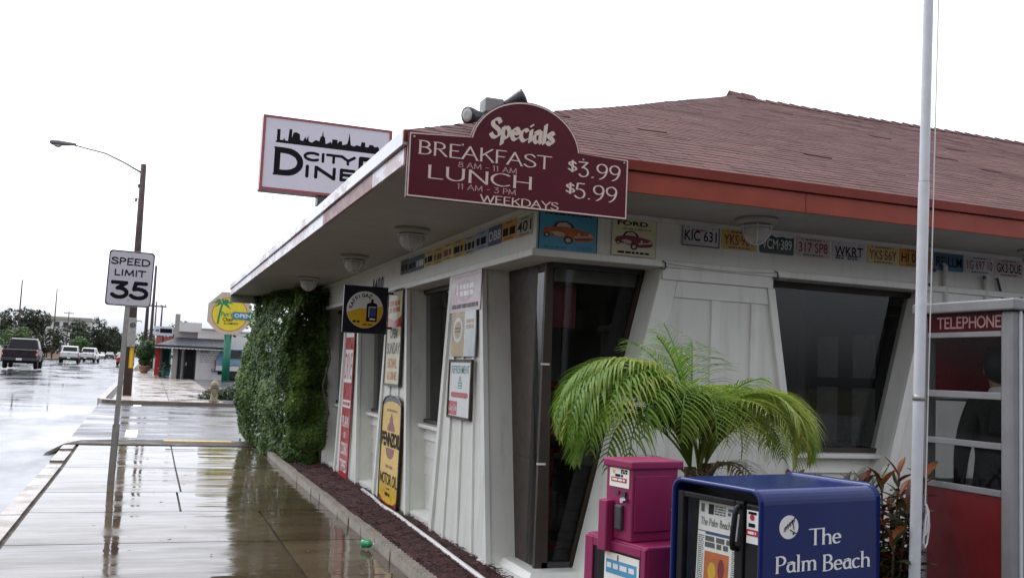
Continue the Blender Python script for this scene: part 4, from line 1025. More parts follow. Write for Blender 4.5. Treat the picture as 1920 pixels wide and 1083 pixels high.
b = MB(); o0 = Vector(FL(11.72, .05, .032)); w_, h_ = .98, 1.31
N_ = 14; a_, c_ = [], []
def ov(z): return (0.0, w_)
out = [(.03, .06), (.16, .015), (.34, 0), (.64, 0), (.82, .015), (.95, .06), (.965, .3), (.965, 1.0), (.95, 1.22), (.82, 1.29), (.64, 1.31), (.34, 1.31), (.16, 1.29), (.03, 1.22), (.015, 1.0), (.015, .3)]
cx_ = lambda p: .035 * (1 - ((p - .49) / .49) ** 2)
b.prism([o0 + U * p + UZ * e for p, e in out], [o0 + nn * .012 + U * p + UZ * e for p, e in out])
t = b.build('tin_sign', M['yellow']); tag(t, 'tall yellow motor oil sign with red foot on the second pier', 'tin sign', G_T)
m = MB(); og = o0 + nn * .012
flat(m, [(.03, .065), (.16, .02), (.34, .005), (.64, .005), (.82, .02), (.95, .065), (.94, .13), (.75, .075), (.49, .06), (.24, .075), (.04, .13)], og, U, UZ, 0, .0012)
flat(m, [(.03, 1.215), (.16, 1.285), (.34, 1.305), (.64, 1.305), (.82, 1.285), (.95, 1.215), (.94, 1.19), (.75, 1.235), (.49, 1.25), (.24, 1.235), (.04, 1.19)], og, U, UZ, 1, .0012)
bars(m, og + U * .25 + UZ * 1.12, U, UZ, .5, .04, 1, 0, .6, 5)
flat(m, [(.30, .90), (.33, .96), (.40, 1.0), (.42, 1.06), (.46, 1.07), (.46, 1.10), (.52, 1.10), (.52, 1.07), (.56, 1.06), (.58, 1.0), (.65, .96), (.68, .90)], og, U, UZ, 0, .0012)
flat(m, [(.28, .70), (.70, .70), (.66, .62), (.56, .58), (.42, .58), (.32, .62)], og, U, UZ, 0, .0012)
mono(m, 'PENNZOIL', og + U * .045 + UZ * .715, U, UZ, .92, .17, 2, .040, .0018)
bars(m, og + U * .32 + UZ * .46, U, UZ, .34, .05, 1, 0, .7, 12)
mono(m, 'MOTOR OIL', og + U * .06 + UZ * .27, U, UZ, .86, .135, 2, .022)
bars(m, og + U * .42 + UZ * .22, U, UZ, .14, .02, 1, 2, .8, 1); bars(m, og + U * .36 + UZ * .14, U, UZ, .26, .05, 1, 2, .8, 2)
m.build('lettering', [M['dark_red'], M['navy'], M['ink']], t)
fr = MB(); pts = [o0 + nn * .012 + U * p + UZ * e for p, e in out]; fr.tube(pts + [pts[0]], .012, 6); fr.build('rim', M['navy'], t)

# third pier: long red banner
t, m, og, v = tin('tin_sign', FL, 14.36, -.0 + .03, .62, 2.40, M['red'], U, 'long narrow red sign with white lettering on the third pier, farthest along', 'tin sign', G_T, n=.03, d=.01)
rect(m, .03, 2.08, .59, 2.37, og, U, UZ, 0, .0012); rect(m, .03, 1.42, .59, 1.90, og, U, UZ, 0, .0012); rect(m, .03, 1.06, .59, 1.17, og, U, UZ, 0, .0012)
sans(m, 'TIN', og + U * .10 + UZ * 2.13, U, UZ, .42, .2, 1, .0, .0018); sans(m, 'DRIVE', og + U * .06 + UZ * 1.47, U, UZ, .50, .38, 1, .0, .0018)
bars(m, og + U * .06 + UZ * 1.085, U, UZ, .5, .06, 1, 1, .8, 4, .0018)
sans(m, 'PLAIN', og + U * .08 + UZ * .78, U, UZ, .46, .16, 0, .015); sans(m, 'OR', og + U * .22 + UZ * .62, U, UZ, .18, .09, 0, .015)
sans(m, 'CORK', og + U * .07 + UZ * .38, U, UZ, .48, .18, 0, .015); sans(m, 'TIPPED', og + U * .06 + UZ * .14, U, UZ, .50, .17, 0, .015)
m.build('lettering', [M['print_white'], M['red']], t)

# square projecting sign
rs = thing('projecting_sign', 'square navy sign with a gas canister on a yellow and white disc', 'sign', (2.40, 11.5, 2.09))
b = MB().box(-.275, .262, -.02, .02, 0, .57); b.build('board', M['navy'], rs, bevel=.005)
for zz in (.50, .08): b = MB(); b.tube([(.26, 0, zz), (.42, 0, zz)], .014, 8); b.build('bracket', M['steel'], rs)
m = MB(); og = Vector((-.275, -.02, 0)); u, v = UX, UZ; cx, cy, r = .262, .285, .222
flat(m, disc_pts(cx, cy, r, r, 40), og, u, v, 0, .0012)
fill = [(cx + r * .98 * math.cos(R(a)), cy + r * .98 * math.sin(R(a))) for a in range(190, 376, 8)]
flat(m, fill + [(cx + .1, cy + .02), (cx - .08, cy + .01)], og, u, v, 1, .0016)
for k, ch in enumerate('RAFFIGAZ'):
    a = R(172 - k * 14.5); rr = .172
    ux = Vector((math.sin(a), 0, -math.cos(a))); vx = Vector((math.cos(a), 0, math.sin(a)))
    p = og + u * (cx + rr * math.cos(a)) + v * (cy + rr * math.sin(a)) - ux * .016 - vx * .022
    mono(m, ch, p, ux, vx, .016 if ch == 'I' else .036, .046, 2, .009, .002)
rect(m, cx + .02, cy - .14, cx + .15, cy + .06, og, u, v, 2, .002); flat(m, disc_pts(cx + .085, cy + .06, .065, .03, 20), og, u, v, 2, .0023)
rect(m, cx + .07, cy + .08, cx + .10, cy + .13, og, u, v, 2, .002); rect(m, cx + .045, cy - .08, cx + .135, cy + .03, og, u, v, 3, .0027); rect(m, cx + .045, cy - .09, cx + .052, cy + .04, og, u, v, 0, .003)
rect(m, cx + .045, cy + .03, cx + .135, cy + .04, og, u, v, 0, .003); rect(m, cx + .06, cy - .12, cx + .13, cy - .1, og, u, v, 0, .003)
bars(m, og + u * (cx - .14) + v * (cy - .16), u, v, .09, .03, 1, 2, .8, 7, .002)
bars(m, og + u * (cx - .02) + v * (cy - .19), u, v, .13, .025, 1, 4, .8, 3, .002)
m.build('lettering', [M['print_white'], M['yellow'], M['ink'], P_blue, M['red']], rs)

# ------------------------------------------------------------------ specials board on the eave corner
sp = thing('specials_board', 'maroon arched board listing breakfast and lunch specials on the eave corner', 'sign', (XE, 5.90, 2.78))
w_, h_ = 1.565, .42
arch = [(w_ * .5 + .02 + .395 * math.cos(R(a)), h_ - .045 + .345 * math.sin(R(a))) for a in range(8, 173, 6)]
out = [(0, 0), (w_, 0), (w_, h_)] + [p for p in arch] + [(0, h_)]
out = [(0, 0), (w_, 0), (w_, h_ + .003)] + arch + [(0, h_)]
b = MB(); b.prism([(p, .03, q) for p, q in out], [(p, 0, q) for p, q in out]); b.build('board', M['maroon'], sp)
b = MB(); k = .016
cxm = w_ * .5; cym = h_ * .45
def inset(p, d): return (p[0] + (d if p[0] < .01 else (-d if p[0] > w_ - .01 else 0)), p[1] + (d if p[1] < .01 else -d))
ins = []
for p in out:
    if p in arch: ins.append((w_ * .5 + .02 + (p[0] - w_ * .5 - .02) * .965, h_ - .045 + (p[1] - h_ + .045) * .955))
    else: ins.append(inset(p, .014))
for i in range(len(out)):
    j = (i + 1) % len(out); o1, o2, p1, p2 = out[i], out[j], ins[i], ins[j]
    q1 = tuple(a + (c - a) * .35 for a, c in zip(o1, p1)); q2 = tuple(a + (c - a) * .35 for a, c in zip(o2, p2))
    b.face([(q1[0], -.002, q1[1]), (p1[0], -.002, p1[1]), (p2[0], -.002, p2[1]), (q2[0], -.002, q2[1])])
b.build('border', M['cream'], sp)
m = MB(); og = Vector((0, 0, 0)); L_ = lambda x, z: Vector((x - XE, 0, z - 2.78))
nib(m, 'Specials', L_(1.985, 3.235), UX, UZ, .125, .46, 0, 38, .25, .06, 0, .10)
nib(m, 'BREAKFAST', L_(1.505, 3.065), UX, UZ, .085, .93, 0, 20, .085, .05, .05)
nib(m, '8 AM - 11 AM', L_(1.78, 3.008), UX, UZ, .035, .41, 1, 20, .10, .07)
nib(m, 'LUNCH', L_(1.57, 2.915), UX, UZ, .082, .74, 0, 20, .085, .05, .05)
nib(m, '11 AM - 3 PM', L_(1.78, 2.865), UX, UZ, .035, .41, 1, 20, .10, .07)
nib(m, 'WEEKDAYS', L_(1.94, 2.797), UX, UZ, .048, .56, 0, 20, .10, .06, .05)
nib(m, '$', L_(2.55, 3.07), UX, UZ, .075, .075, 0, 20, .11, .06); nib(m, '3.99', L_(2.625, 3.045), UX, UZ, .10, .33, 0, 20, .085, .05)
nib(m, '$', L_(2.54, 2.92), UX, UZ, .07, .075, 0, 20, .11, .06); nib(m, '5.99', L_(2.605, 2.895), UX, UZ, .10, .33, 0, 20, .085, .05)
m.build('lettering', [M['cream'], paint('pinkish_sign_lettering', (0.42, 0.24, 0.24), .4, .06, 10)], sp)
for p, q in ((.035, .39), (1.53, .395), (.36, .375), (1.22, .38)):
    b = MB(); b.lathe([(.001, -.007), (.008, -.005), (.009, 0)], (p, -.0, q), 10, axis='x'); b = MB(); b.box(p - .007, p + .007, -.006, 0, q - .007, q + .007); b.build('screw', M['galv'], sp, bevel=.003)
b = MB(); b.box(.2, .24, .03, .05, .05, .40); b.build('bracket', M['steel'], sp); b = MB(); b.box(1.3, 1.34, .03, .05, .05, .40); b.build('bracket', M['steel'], sp)

# twin floodlight on the roof corner behind the board
fl = thing('floodlight', 'twin grey floodlight on the roof corner behind the maroon board', 'light', (2.16, 6.40, 3.34))
b = MB().box(-.07, .07, -.07, .07, .18, .29); b.build('junction_box', M['alu_dull'], fl, bevel=.012)
b = MB(); b.tube([(0, 0, -.05), (0, 0, .19)], .02, 8); b.build('stem', M['galv'], fl)
def lamp(p, d):
    d = Vector(d).normalized(); p = Vector(p); b = MB()
    b.tube([p, p + d * .05, p + d * .09, p + d * .16, p + d * .19], [.028, .034, .040, .058, .060], 14); o = b.build('lamp_head', M['steel'], fl, True)
    g = MB(); g.tube([p + d * .188, p + d * .196], [.052, .03], 14); g.build('lens', M['frost'], o)
    c = MB(); c.tube([p - d * .03, p + d * .01], .018, 8); c.build('knuckle', M['galv'], o)
lamp((.06, -.02, .24), (.75, -.35, .42)); lamp((-.05, -.03, .15), (-.75, -.4, -.12))

# ------------------------------------------------------------------ big pole sign behind the roof
cs = thing('pole_sign', 'large white box sign with black skyline and DINER lettering in a red frame', 'sign', (3.38, 21.2, 0))
b = MB().box(-1.37, 1.37, .02, .40, 5.46, 7.0); b.build('face_panel', M['sign_white'], cs)
b = MB()
for q in ((-1.43, 1.43, 0, .42, 5.40, 5.46), (-1.43, 1.43, 0, .42, 7.0, 7.045), (-1.43, -1.37, 0, .42, 5.461, 6.999), (1.37, 1.43, 0, .42, 5.461, 6.999)): b.box(*q)
b.build('frame', M['sign_red'], cs)
b = MB(); b.tube([(0, .21, zg(21.2) - .2), (0, .21, 5.4)], .11, 14); b.build('pole', M['steel'], cs, True)
b = MB().box(-.16, .16, .05, .37, 5.2, 5.4); b.build('mount', M['steel'], cs)
m = MB(); og = Vector((-3.38, .02, 0))
sk = [(2.26, 6.76), (2.33, 6.76), (2.33, 6.53), (2.40, 6.53), (2.41, 6.60), (2.44, 6.53), (2.50, 6.52), (2.52, 6.79), (2.58, 6.79), (2.58, 6.60), (2.61, 6.72), (2.68, 6.74), (2.75, 6.70), (2.76, 6.58), (2.82, 6.56), (2.87, 6.66), (2.90, 6.60), (2.93, 6.70), (2.95, 6.57), (3.02, 6.55), (3.10, 6.62), (3.18, 6.60), (3.20, 6.70), (3.23, 6.72), (3.25, 6.84), (3.27, 6.72), (3.30, 6.70), (3.32, 6.56), (3.38, 6.58), (3.42, 6.62), (3.46, 6.58), (3.46, 6.68), (3.58, 6.68), (3.58, 6.60), (3.62, 6.66), (3.68, 6.66), (3.69, 6.58), (3.76, 6.60), (3.80, 6.62), (3.82, 6.72), (3.84, 6.88), (3.86, 6.72), (3.88, 6.60), (3.95, 6.58), (4.02, 6.62), (4.10, 6.60), (4.12, 6.70), (4.20, 6.70), (4.21, 6.60), (4.28, 6.60), (4.30, 6.66), (4.38, 6.66), (4.42, 6.62), (4.5, 6.64), (4.54, 6.56)]
for (x0, z0), (x1, z1) in zip(sk, sk[1:]):
    if x1 - x0 > .003: flat(m, [(x0, 6.50), (x1, 6.50), (x1, z1), (x0, z0)], og, UX, UZ, 0, .002)
rect(m, 2.24, 6.465, 4.60, 6.50, og, UX, UZ, 0, .002)
mono(m, 'D', og + UX * 2.20 + UZ * 5.75, UX, UZ, .66, .62, 0, .13, .0024); rect(m, 2.22, 5.75, 2.45, 5.785, og, UX, UZ, 0, .0027); rect(m, 2.22, 6.335, 2.45, 6.37, og, UX, UZ, 0, .0027)
mono(m, 'INE', og + UX * 2.84 + UZ * 5.76, UX, UZ, 1.20, .29, 0, .074, .0024); mono(m, 'CITY', og + UX * 2.86 + UZ * 6.13, UX, UZ, 1.14, .22, 0, .062, .0024)
mono(m, 'R', og + UX * 4.03 + UZ * 5.75, UX, UZ, .58, .62, 0, .105, .0024)
m.build('lettering', M['ink'], cs)

# ------------------------------------------------------------------ foliage helpers
def leaf_cloud(b, blobs, n, size, m=0, flat_=0.5, seed=1, shell=0.55, mats=None):
    rnd = random.Random(seed)
    vol = [bx[3] * bx[4] * bx[5] for bx in blobs]; tot = sum(vol)
    for bx, vv in zip(blobs, vol):
        for _ in range(max(1, int(n * vv / tot))):
            while True:
                d = Vector((rnd.uniform(-1, 1), rnd.uniform(-1, 1), rnd.uniform(-1, 1)))
                if .01 < d.length < 1: break
            r = d.length; d.normalize(); r = shell + (1 - shell) * r if rnd.random() < .8 else r
            r *= 1 + .22 * noise.noise((d.x * 2.3 + bx[0], d.y * 2.3 + bx[1], d.z * 2.3 + seed))
            p = Vector((bx[0] + d.x * r * bx[3], bx[1] + d.y * r * bx[4], bx[2] + d.z * r * bx[5]))
            nrm = (d + Vector((rnd.gauss(0, .5), rnd.gauss(0, .5), rnd.gauss(.3, .5)))).normalized()
            a = Vector((rnd.gauss(0, 1), rnd.gauss(0, 1), rnd.gauss(-.3, .6))); t = (a - nrm * a.dot(nrm)).normalized(); q = nrm.cross(t)
            s = size * rnd.uniform(.6, 1.35)
            mm = m if mats is None else rnd.choice(mats)
            b.face([p - t * s, p + q * s * flat_ - t * s * .1, p + t * s, p - q * s * flat_ - t * s * .1], mm)

def tree(label, x, y, h, w, seed, group=None, mat='leaf_tree', n=1500, leaf=.34, crown0=.3, name='broadleaf_tree'):
    rnd = random.Random(seed); z0 = zg(y) - .15
    t = thing(name, label, 'tree', (x, y, z0), 0, group)
    b = MB(); hb = h * (crown0 + .15)
    b.tube([(0, 0, -.2), (.05 * h * .1, 0, hb * .5), (rnd.uniform(-.3, .3), 0, hb)], [h * .03, h * .022, h * .016], 8)
    tips = []
    for k in range(5):
        a = 2 * math.pi * k / 5 + rnd.random(); l = w * .3
        p = (math.cos(a) * l, math.sin(a) * l, h * rnd.uniform(.5, .8)); tips.append(p)
        b.tube([(0, 0, hb * .8), (p[0] * .4, p[1] * .4, (hb + p[2]) * .5), p], [h * .012, h * .009, h * .004], 6)
    b.build('trunk', M['bark'], t)
    c = MB(); blobs = [(0, 0, h * (crown0 + (1 - crown0) * .5), w * .34, w * .34, h * (1 - crown0) * .42)]
    for k in range(9):
        a = rnd.uniform(0, 6.28); rr = w * rnd.uniform(.18, .36)
        s = w * rnd.uniform(.13, .24)
        blobs.append((math.cos(a) * rr, math.sin(a) * rr, h * rnd.uniform(crown0 + .08, .9), s, s, s * rnd.uniform(.55, .9)))
    leaf_cloud(c, blobs, n, leaf, seed=seed)
    o = c.build('crown', M[mat], t); return t

# creeper that climbs the far end of the wall
t = thing('climbing_shrub', 'tall dense green creeper against the diner wall at the far end of the mulch bed', 'shrub', (2.5, 18.0, 0))
b = MB(); rnd = random.Random(5)
# surface samples on a bulging slab shape
def hedge_x(y, z):
    f = (y - 15.9) / 4.6
    return 2.44 - .40 * min(1, max(0, f)) - .32 * math.sin(math.pi * min(1, (z + .25) / 3.2)) + .26 * noise.noise((y * .9, z * 1.1, 4)) + .12 * noise.noise((y * 2.6, z * 2.8, 8))
def hedge_top(y): return 2.98 - .18 * max(0, (17.3 - y) / 1.4) ** 2 + .10 * noise.noise((y * 2, 0, 3))
def addleaf(p, nrm, s, mm=0):
    nrm = (nrm + Vector((rnd.gauss(0, .45), rnd.gauss(0, .45), rnd.gauss(.35, .45)))).normalized()
    a = Vector((rnd.gauss(0, 1), rnd.gauss(0, 1), rnd.gauss(-.4, .8))); t_ = (a - nrm * a.dot(nrm)).normalized(); q = nrm.cross(t_)
    b.face([p - t_ * s, p - t_ * s * .2 + q * s * .55, p + t_ * s * 1.05, p - t_ * s * .2 - q * s * .55], mm)
for k in range(36000):
    y = rnd.uniform(15.95, 20.6); z = rnd.random() * hedge_top(y)
    x = hedge_x(y, z) + abs(rnd.gauss(0, .07)) - .03
    addleaf(Vector((x - 2.5, y - 18, z)), Vector((-1, -.2, .1)), rnd.uniform(.018, .046))
for k in range(16000):
    x = rnd.uniform(2.0, 2.78); z = rnd.random() * 2.9
    yn = 16.12 - .16 * math.sin(z * 2.0) + .36 * noise.noise((x * 1.5, z * 1.3, 6)) + .16 * noise.noise((x * 3.6, z * 3.4, 6)) - (.0 if x < 2.7 else .05)
    if x < hedge_x(16.0, z) - .05: continue
    addleaf(Vector((x - 2.5, yn + abs(rnd.gauss(0, .08)) - 18, z)), Vector((-.2, -1, .1)), rnd.uniform(.018, .046))
for k in range(3500):
    y = rnd.uniform(16.1, 20.6); x = rnd.uniform(1.9, 2.8); z = hedge_top(y) + rnd.gauss(0, .05)
    if x < hedge_x(y, 2.7) - .05: continue
    addleaf(Vector((x - 2.5, y - 18, min(z, 2.985))), Vector((-.2, -.2, 1)), rnd.uniform(.03, .06))
for k in range(1500):
    y = 20.5 + abs(rnd.gauss(0, .12)); z = rnd.random() * 2.9; x = rnd.uniform(1.85, 3)
    addleaf(Vector((x - 2.5, y - 18, z)), Vector((-.4, .8, .1)), rnd.uniform(.03, .06))
tag(b.build('foliage', M['leaf_hedge'], t), kind='stuff')
b = MB()
for k in range(12):
    y = 16.0 + .38 * k; pts = [(0.28 + rnd.uniform(-.1, .05), y - 18, 0)]
    for q in range(1, 7): pts.append((.20 + .1 * rnd.gauss(0, 1), y - 18 + .12 * rnd.gauss(0, 1), .45 * q))
    b.tube(pts, [.03, .026, .022, .018, .014, .01, .006], 6)
b.build('stem', M['bark'], t)

# ------------------------------------------------------------------ forecourt things
# white pipe along the foot of the wall
b = MB(); b.tube([(2.72, 12.6, .10), (2.70, 11.9, .10), (2.665, 11.2, .09), (2.655, 10.4, .10), (2.63, 9.6, .095), (2.60, 8.8, .10), (2.575, 8.1, .095), (2.55, 7.5, .10), (2.53, 6.9, .10)], .021, 10)
tag(b.build('garden_pipe', M['pvc'], smooth=True), 'thin white pipe lying along the mulch at the foot of the wall', 'pipe')
# green crushed bottle
t = thing('plastic_bottle', 'crumpled bright green plastic bottle lying against the scalloped edging', 'bottle', (2.03, 9.06, .05), R(-35))
b = MB(); rings = []
for k, (x, r) in enumerate([(-.085, .03), (-.08, .055), (-.05, .062), (-.01, .05), (.03, .06), (.055, .05), (.075, .025), (.095, .018), (.10, .018)]):
    rings.append([(x, r * (1 + .2 * noise.noise((x * 30, math.cos(a) * 2, math.sin(a) * 2))) * math.cos(a), r * (1 + .25 * noise.noise((x * 30, math.sin(a) * 2, 3 + math.cos(a)))) * math.sin(a)) for a in [2 * math.pi * j / 14 for j in range(14)]])
b.ring_skin(rings); b.build('body', M['green_plastic'], t, True)
b = MB(); b.lathe([(.02, .098), (.021, .115), (.001, .118)], n=12, axis='x'); b.build('cap', M['print_white'], t); t.scale = (.65,) * 3

# speed limit sign
t = thing('speed_limit_sign', 'white rectangular sign reading SPEED LIMIT 35 on a thin steel post', 'traffic sign', (-.36, 14.0, 0))
b = MB(); o = []
for cx, cz, a0 in ((.245, .035, -90), (.245, .695, 0), (-.245, .695, 90), (-.245, .035, 180)): o += arc(cx, cz + 2.37, .045, .045, a0, a0 + 90, 4)
lean = R(-1.0)
b.prism([(x, .0, z) for x, z in o], [(x, -.004, z) for x, z in o]); b.build('sign_plate', M['reflective'], t)
b = MB(); s1 = [(x * .985, (z - 2.735) * .985 + 2.735) for x, z in o]; s2 = [(x * .945, (z - 2.735) * .955 + 2.735) for x, z in o]
for i in range(len(o)):
    j = (i + 1) % len(o); b.face([(s1[i][0], -.0055, s1[i][1]), (s2[i][0], -.0055, s2[i][1]), (s2[j][0], -.0055, s2[j][1]), (s1[j][0], -.0055, s1[j][1])])
b.build('border', M['ink'], t)
m = MB(); og = Vector((.315, -.004, 0))
mono(m, 'SPEED', og + UX * (-.575) + UZ * 2.915, UX, UZ, .50, .10, 0, .018); mono(m, 'LIMIT', og + UX * (-.525) + UZ * 2.765, UX, UZ, .40, .092, 0, .018)
mono(m, '35', og + UX * (-.56) + UZ * 2.455, UX, UZ, .50, .25, 0, .052)
m.build('lettering', M['ink'], t)
b = MB()
for q in (2.45, 3.02): b.box(.0 - .008, .008, -.010, -.0, q - .008, q + .008)
b.build('bolt', M['galv'], t)
b = MB(); b.prism([(-.033, .004, -.3), (.033, .004, -.3), (.033, .012, -.3), (.014, .045, -.3), (-.014, .045, -.3), (-.033, .012, -.3)], [(-.033, .004, 3.08), (.033, .004, 3.08), (.033, .012, 3.08), (.014, .045, 3.08), (-.014, .045, 3.08), (-.033, .012, 3.08)])
b.build('post', M['galv'], t)
b = MB(); b.box(-.045, .045, .0135, .055, -.02, .78); b.build('stub', M['galv'], t)
t.rotation_euler = (0, R(.9), 0)

# flagpole with halyard
t = thing('flagpole', 'tall silver flagpole in front of the telephone booth with a rope looped at its cleat', 'flagpole', (4.33, 4.62, 0))
for z0, z1, r in ((-.1, 1.66, .033), (1.662, 2.98, .0325), (2.983, 4.9, .030), (4.903, 9.0, .026)):
    b = MB(); b.lathe([(r, z0), (r, z1)], n=40); b.build('pole_section', M['alu'], t, False)
b = MB(); b.lathe([(.036, 1.64), (.036, 1.675)], n=20); b.build('collar', M['galv'], t, True)
b = MB(); b.ball((0, 0, 9.06), .07); b.build('finial', M['alu'], t, True)
b = MB(); b.lathe([(.09, 0), (.085, .05), (.05, .09)], n=20); b.build('base', M['alu_dull'], t, True)
b = MB(); b.box(.032, .05, -.012, .012, .98, 1.02); b.box(.05, .06, -.012, .012, .93, 1.07); b.build('cleat', M['alu_dull'], t)
b = MB(); b.tube([(.05, -.02, 1.02), (.062, -.02, 4), (.055, -.01, 8.9)], .0035, 5); b.build('halyard', M['pvc'], t)
b = MB()
b.tube([(.055, -.02, 1.03), (.075, -.02, .99), (.078, -.025, .90), (.07, -.02, .80), (.055, -.02, .775), (.042, -.02, .80), (.045, -.025, .90), (.062, -.02, .98), (.055, -.02, 1.01)], .006, 6)
b.tube([(.05, -.03, 1.02), (.06, -.035, .95), (.058, -.03, .87), (.05, -.03, .85), (.043, -.03, .88), (.048, -.03, .97)], .005, 6)
b.build('rope_loop', M['pvc'], t)
t.rotation_euler = (0, R(1.2), 0)

# telephone booth
X0, X1, Y0, Y1 = 4.90, 5.78, 4.42, 5.225
t = thing('telephone_booth', 'aluminium telephone booth with red panels and TELEPHONE sign by the diner wall', 'telephone booth', (5.34, 4.88, 0))
ox, oy = 5.34, 4.88
b = MB().box(X0 - ox - .01, X1 - ox + .01, Y0 - oy - .01, Y1 - oy + .01, -.014, .11); b.build('floor', M['alu_dull'], t, bevel=.008)
b = MB().box(X0 - ox - .03, X1 - ox + .03, Y0 - oy - .03, Y1 - oy + .0, 2.215, 2.285); b.build('roof', M['alu_dull'], t, bevel=.01)
for sx in (0, 1):
    for sy in (0, 1):
        px = X0 - ox if sx == 0 else X1 - ox - .10; py = Y0 - oy if sy == 0 else Y1 - oy - .10
        b = MB().box(px, px + .10, py, py + .10, .112, 2.213); p = b.build('corner_post', M['alu_dull'], t, bevel=.022)
        if sx == 0 and sy == 0:
            b = MB().box(px + .045, px + .06, py - .012, py - .001, .115, 2.21); b.build('edge_strip', M['alu'], p)
xf = X0 - ox; ya, yb = Y0 - oy + .102, Y1 - oy - .102
for z0, z1, d in ((.112, .26, .03), (1.075, 1.115, .026), (1.36, 1.40, .026), (1.665, 1.71, .026), (2.055, 2.09, .03)):
    b = MB().box(xf + .012, xf + .012 + d, ya, yb, z0, z1); b.build('rail', M['alu_dull'], t, bevel=.004)
b = MB().box(xf + .02, xf + .034, ya, yb, .261, 1.073); b.build('lower_panel', M['booth_red'], t)
b = MB().box(xf + .014, xf + .034, ya, yb, 2.092, 2.212); sg = b.build('sign_panel', M['booth_dark'], t)
m = MB(); og = Vector((xf + .014, 5.04 - oy, 2.112)); mono(m, 'TELEPHONE', og, -UY, UZ, .52, .078, 0, .0115); m.build('lettering', paint('dull_pink_lettering', (.36, .18, .18), .4, .05, 9), sg)
for z0, z1 in ((1.116, 1.359), (1.401, 1.664), (1.711, 2.054)):
    b = MB(); b.face([(xf + .024, yb, z0), (xf + .024, ya, z0), (xf + .024, ya, z1), (xf + .024, yb, z1)]); b.build('pane', M['booth_glass'], t)
# inner red back board on the far side, front and back glazing
b = MB().box(X1 - ox - .045, X1 - ox - .03, ya, yb, 1.62, 2.20); b.build('back_board', M['red'], t)
b = MB().box(xf + .104, X1 - ox - .104, Y1 - oy - .04, Y1 - oy - .026, 1.66, 2.20); b.build('back_board', M['red'], t)
for q in ((xf + .102, X1 - ox - .102, Y1 - oy - .04, Y1 - oy - .02),):
    for z0, z1 in ((.112, .26), (1.075, 1.115), (1.64, 1.658)):
        b = MB().box(q[0], q[1], q[2], q[3], z0, z1); b.build('rail', M['alu_dull'], t)
    b = MB().box(q[0], q[1], q[2] + .004, q[2] + .012, .261, 1.073); b.build('lower_panel', M['booth_red'], t)
b = MB(); b.face([(xf + .102, Y1 - oy - .03, 1.116), (X1 - ox - .102, Y1 - oy - .03, 1.116), (X1 - ox - .102, Y1 - oy - .03, 1.64), (xf + .102, Y1 - oy - .03, 1.64)]); b.build('pane', M['booth_glass'], t)
for z0, z1 in ((.112, .26), (1.075, 1.115), (1.58, 1.618)):
    b = MB().box(X1 - ox - .045, X1 - ox - .02, ya, yb, z0, z1); b.build('rail', M['alu_dull'], t)
b = MB().box(X1 - ox - .04, X1 - ox - .03, ya, yb, .261, 1.073); b.build('lower_panel', M['booth_red'], t)
b = MB(); b.face([(X1 - ox - .035, ya, 1.116), (X1 - ox - .035, yb, 1.116), (X1 - ox - .035, yb, 1.58), (X1 - ox - .035, ya, 1.58)]); b.build('pane', M['booth_glass'], t)
# folding door at the front
for q in (xf + .104, xf + .26, xf + .42, X1 - ox - .134):
    b = MB().box(q, q + .03, Y0 - oy + .02, Y0 - oy + .05, .112, 2.09); b.build('door_stile', M['alu_dull'], t)
b = MB().box(xf + .102, X1 - ox - .102, Y0 - oy + .015, Y0 - oy + .055, 2.092, 2.213); b.build('front_sign', M['booth_dark'], t)
b = MB(); b.face([(xf + .104, Y0 - oy + .035, .3), (X1 - ox - .104, Y0 - oy + .035, .3), (X1 - ox - .104, Y0 - oy + .035, 2.09), (xf + .104, Y0 - oy + .035, 2.09)]); b.build('pane', M['booth_glass'], t)
# payphone on the back wall
b = MB().box(.08, .26, .10, .22, 1.25, 1.62); o = b.build('payphone', M['black'], t, bevel=.01)
b = MB(); b.tube([(.05, .12, 1.56), (.03, .09, 1.5), (.03, .09, 1.38), (.05, .12, 1.32)], [.028, .018, .018, .028], 8); b.build('handset', M['black'], o)

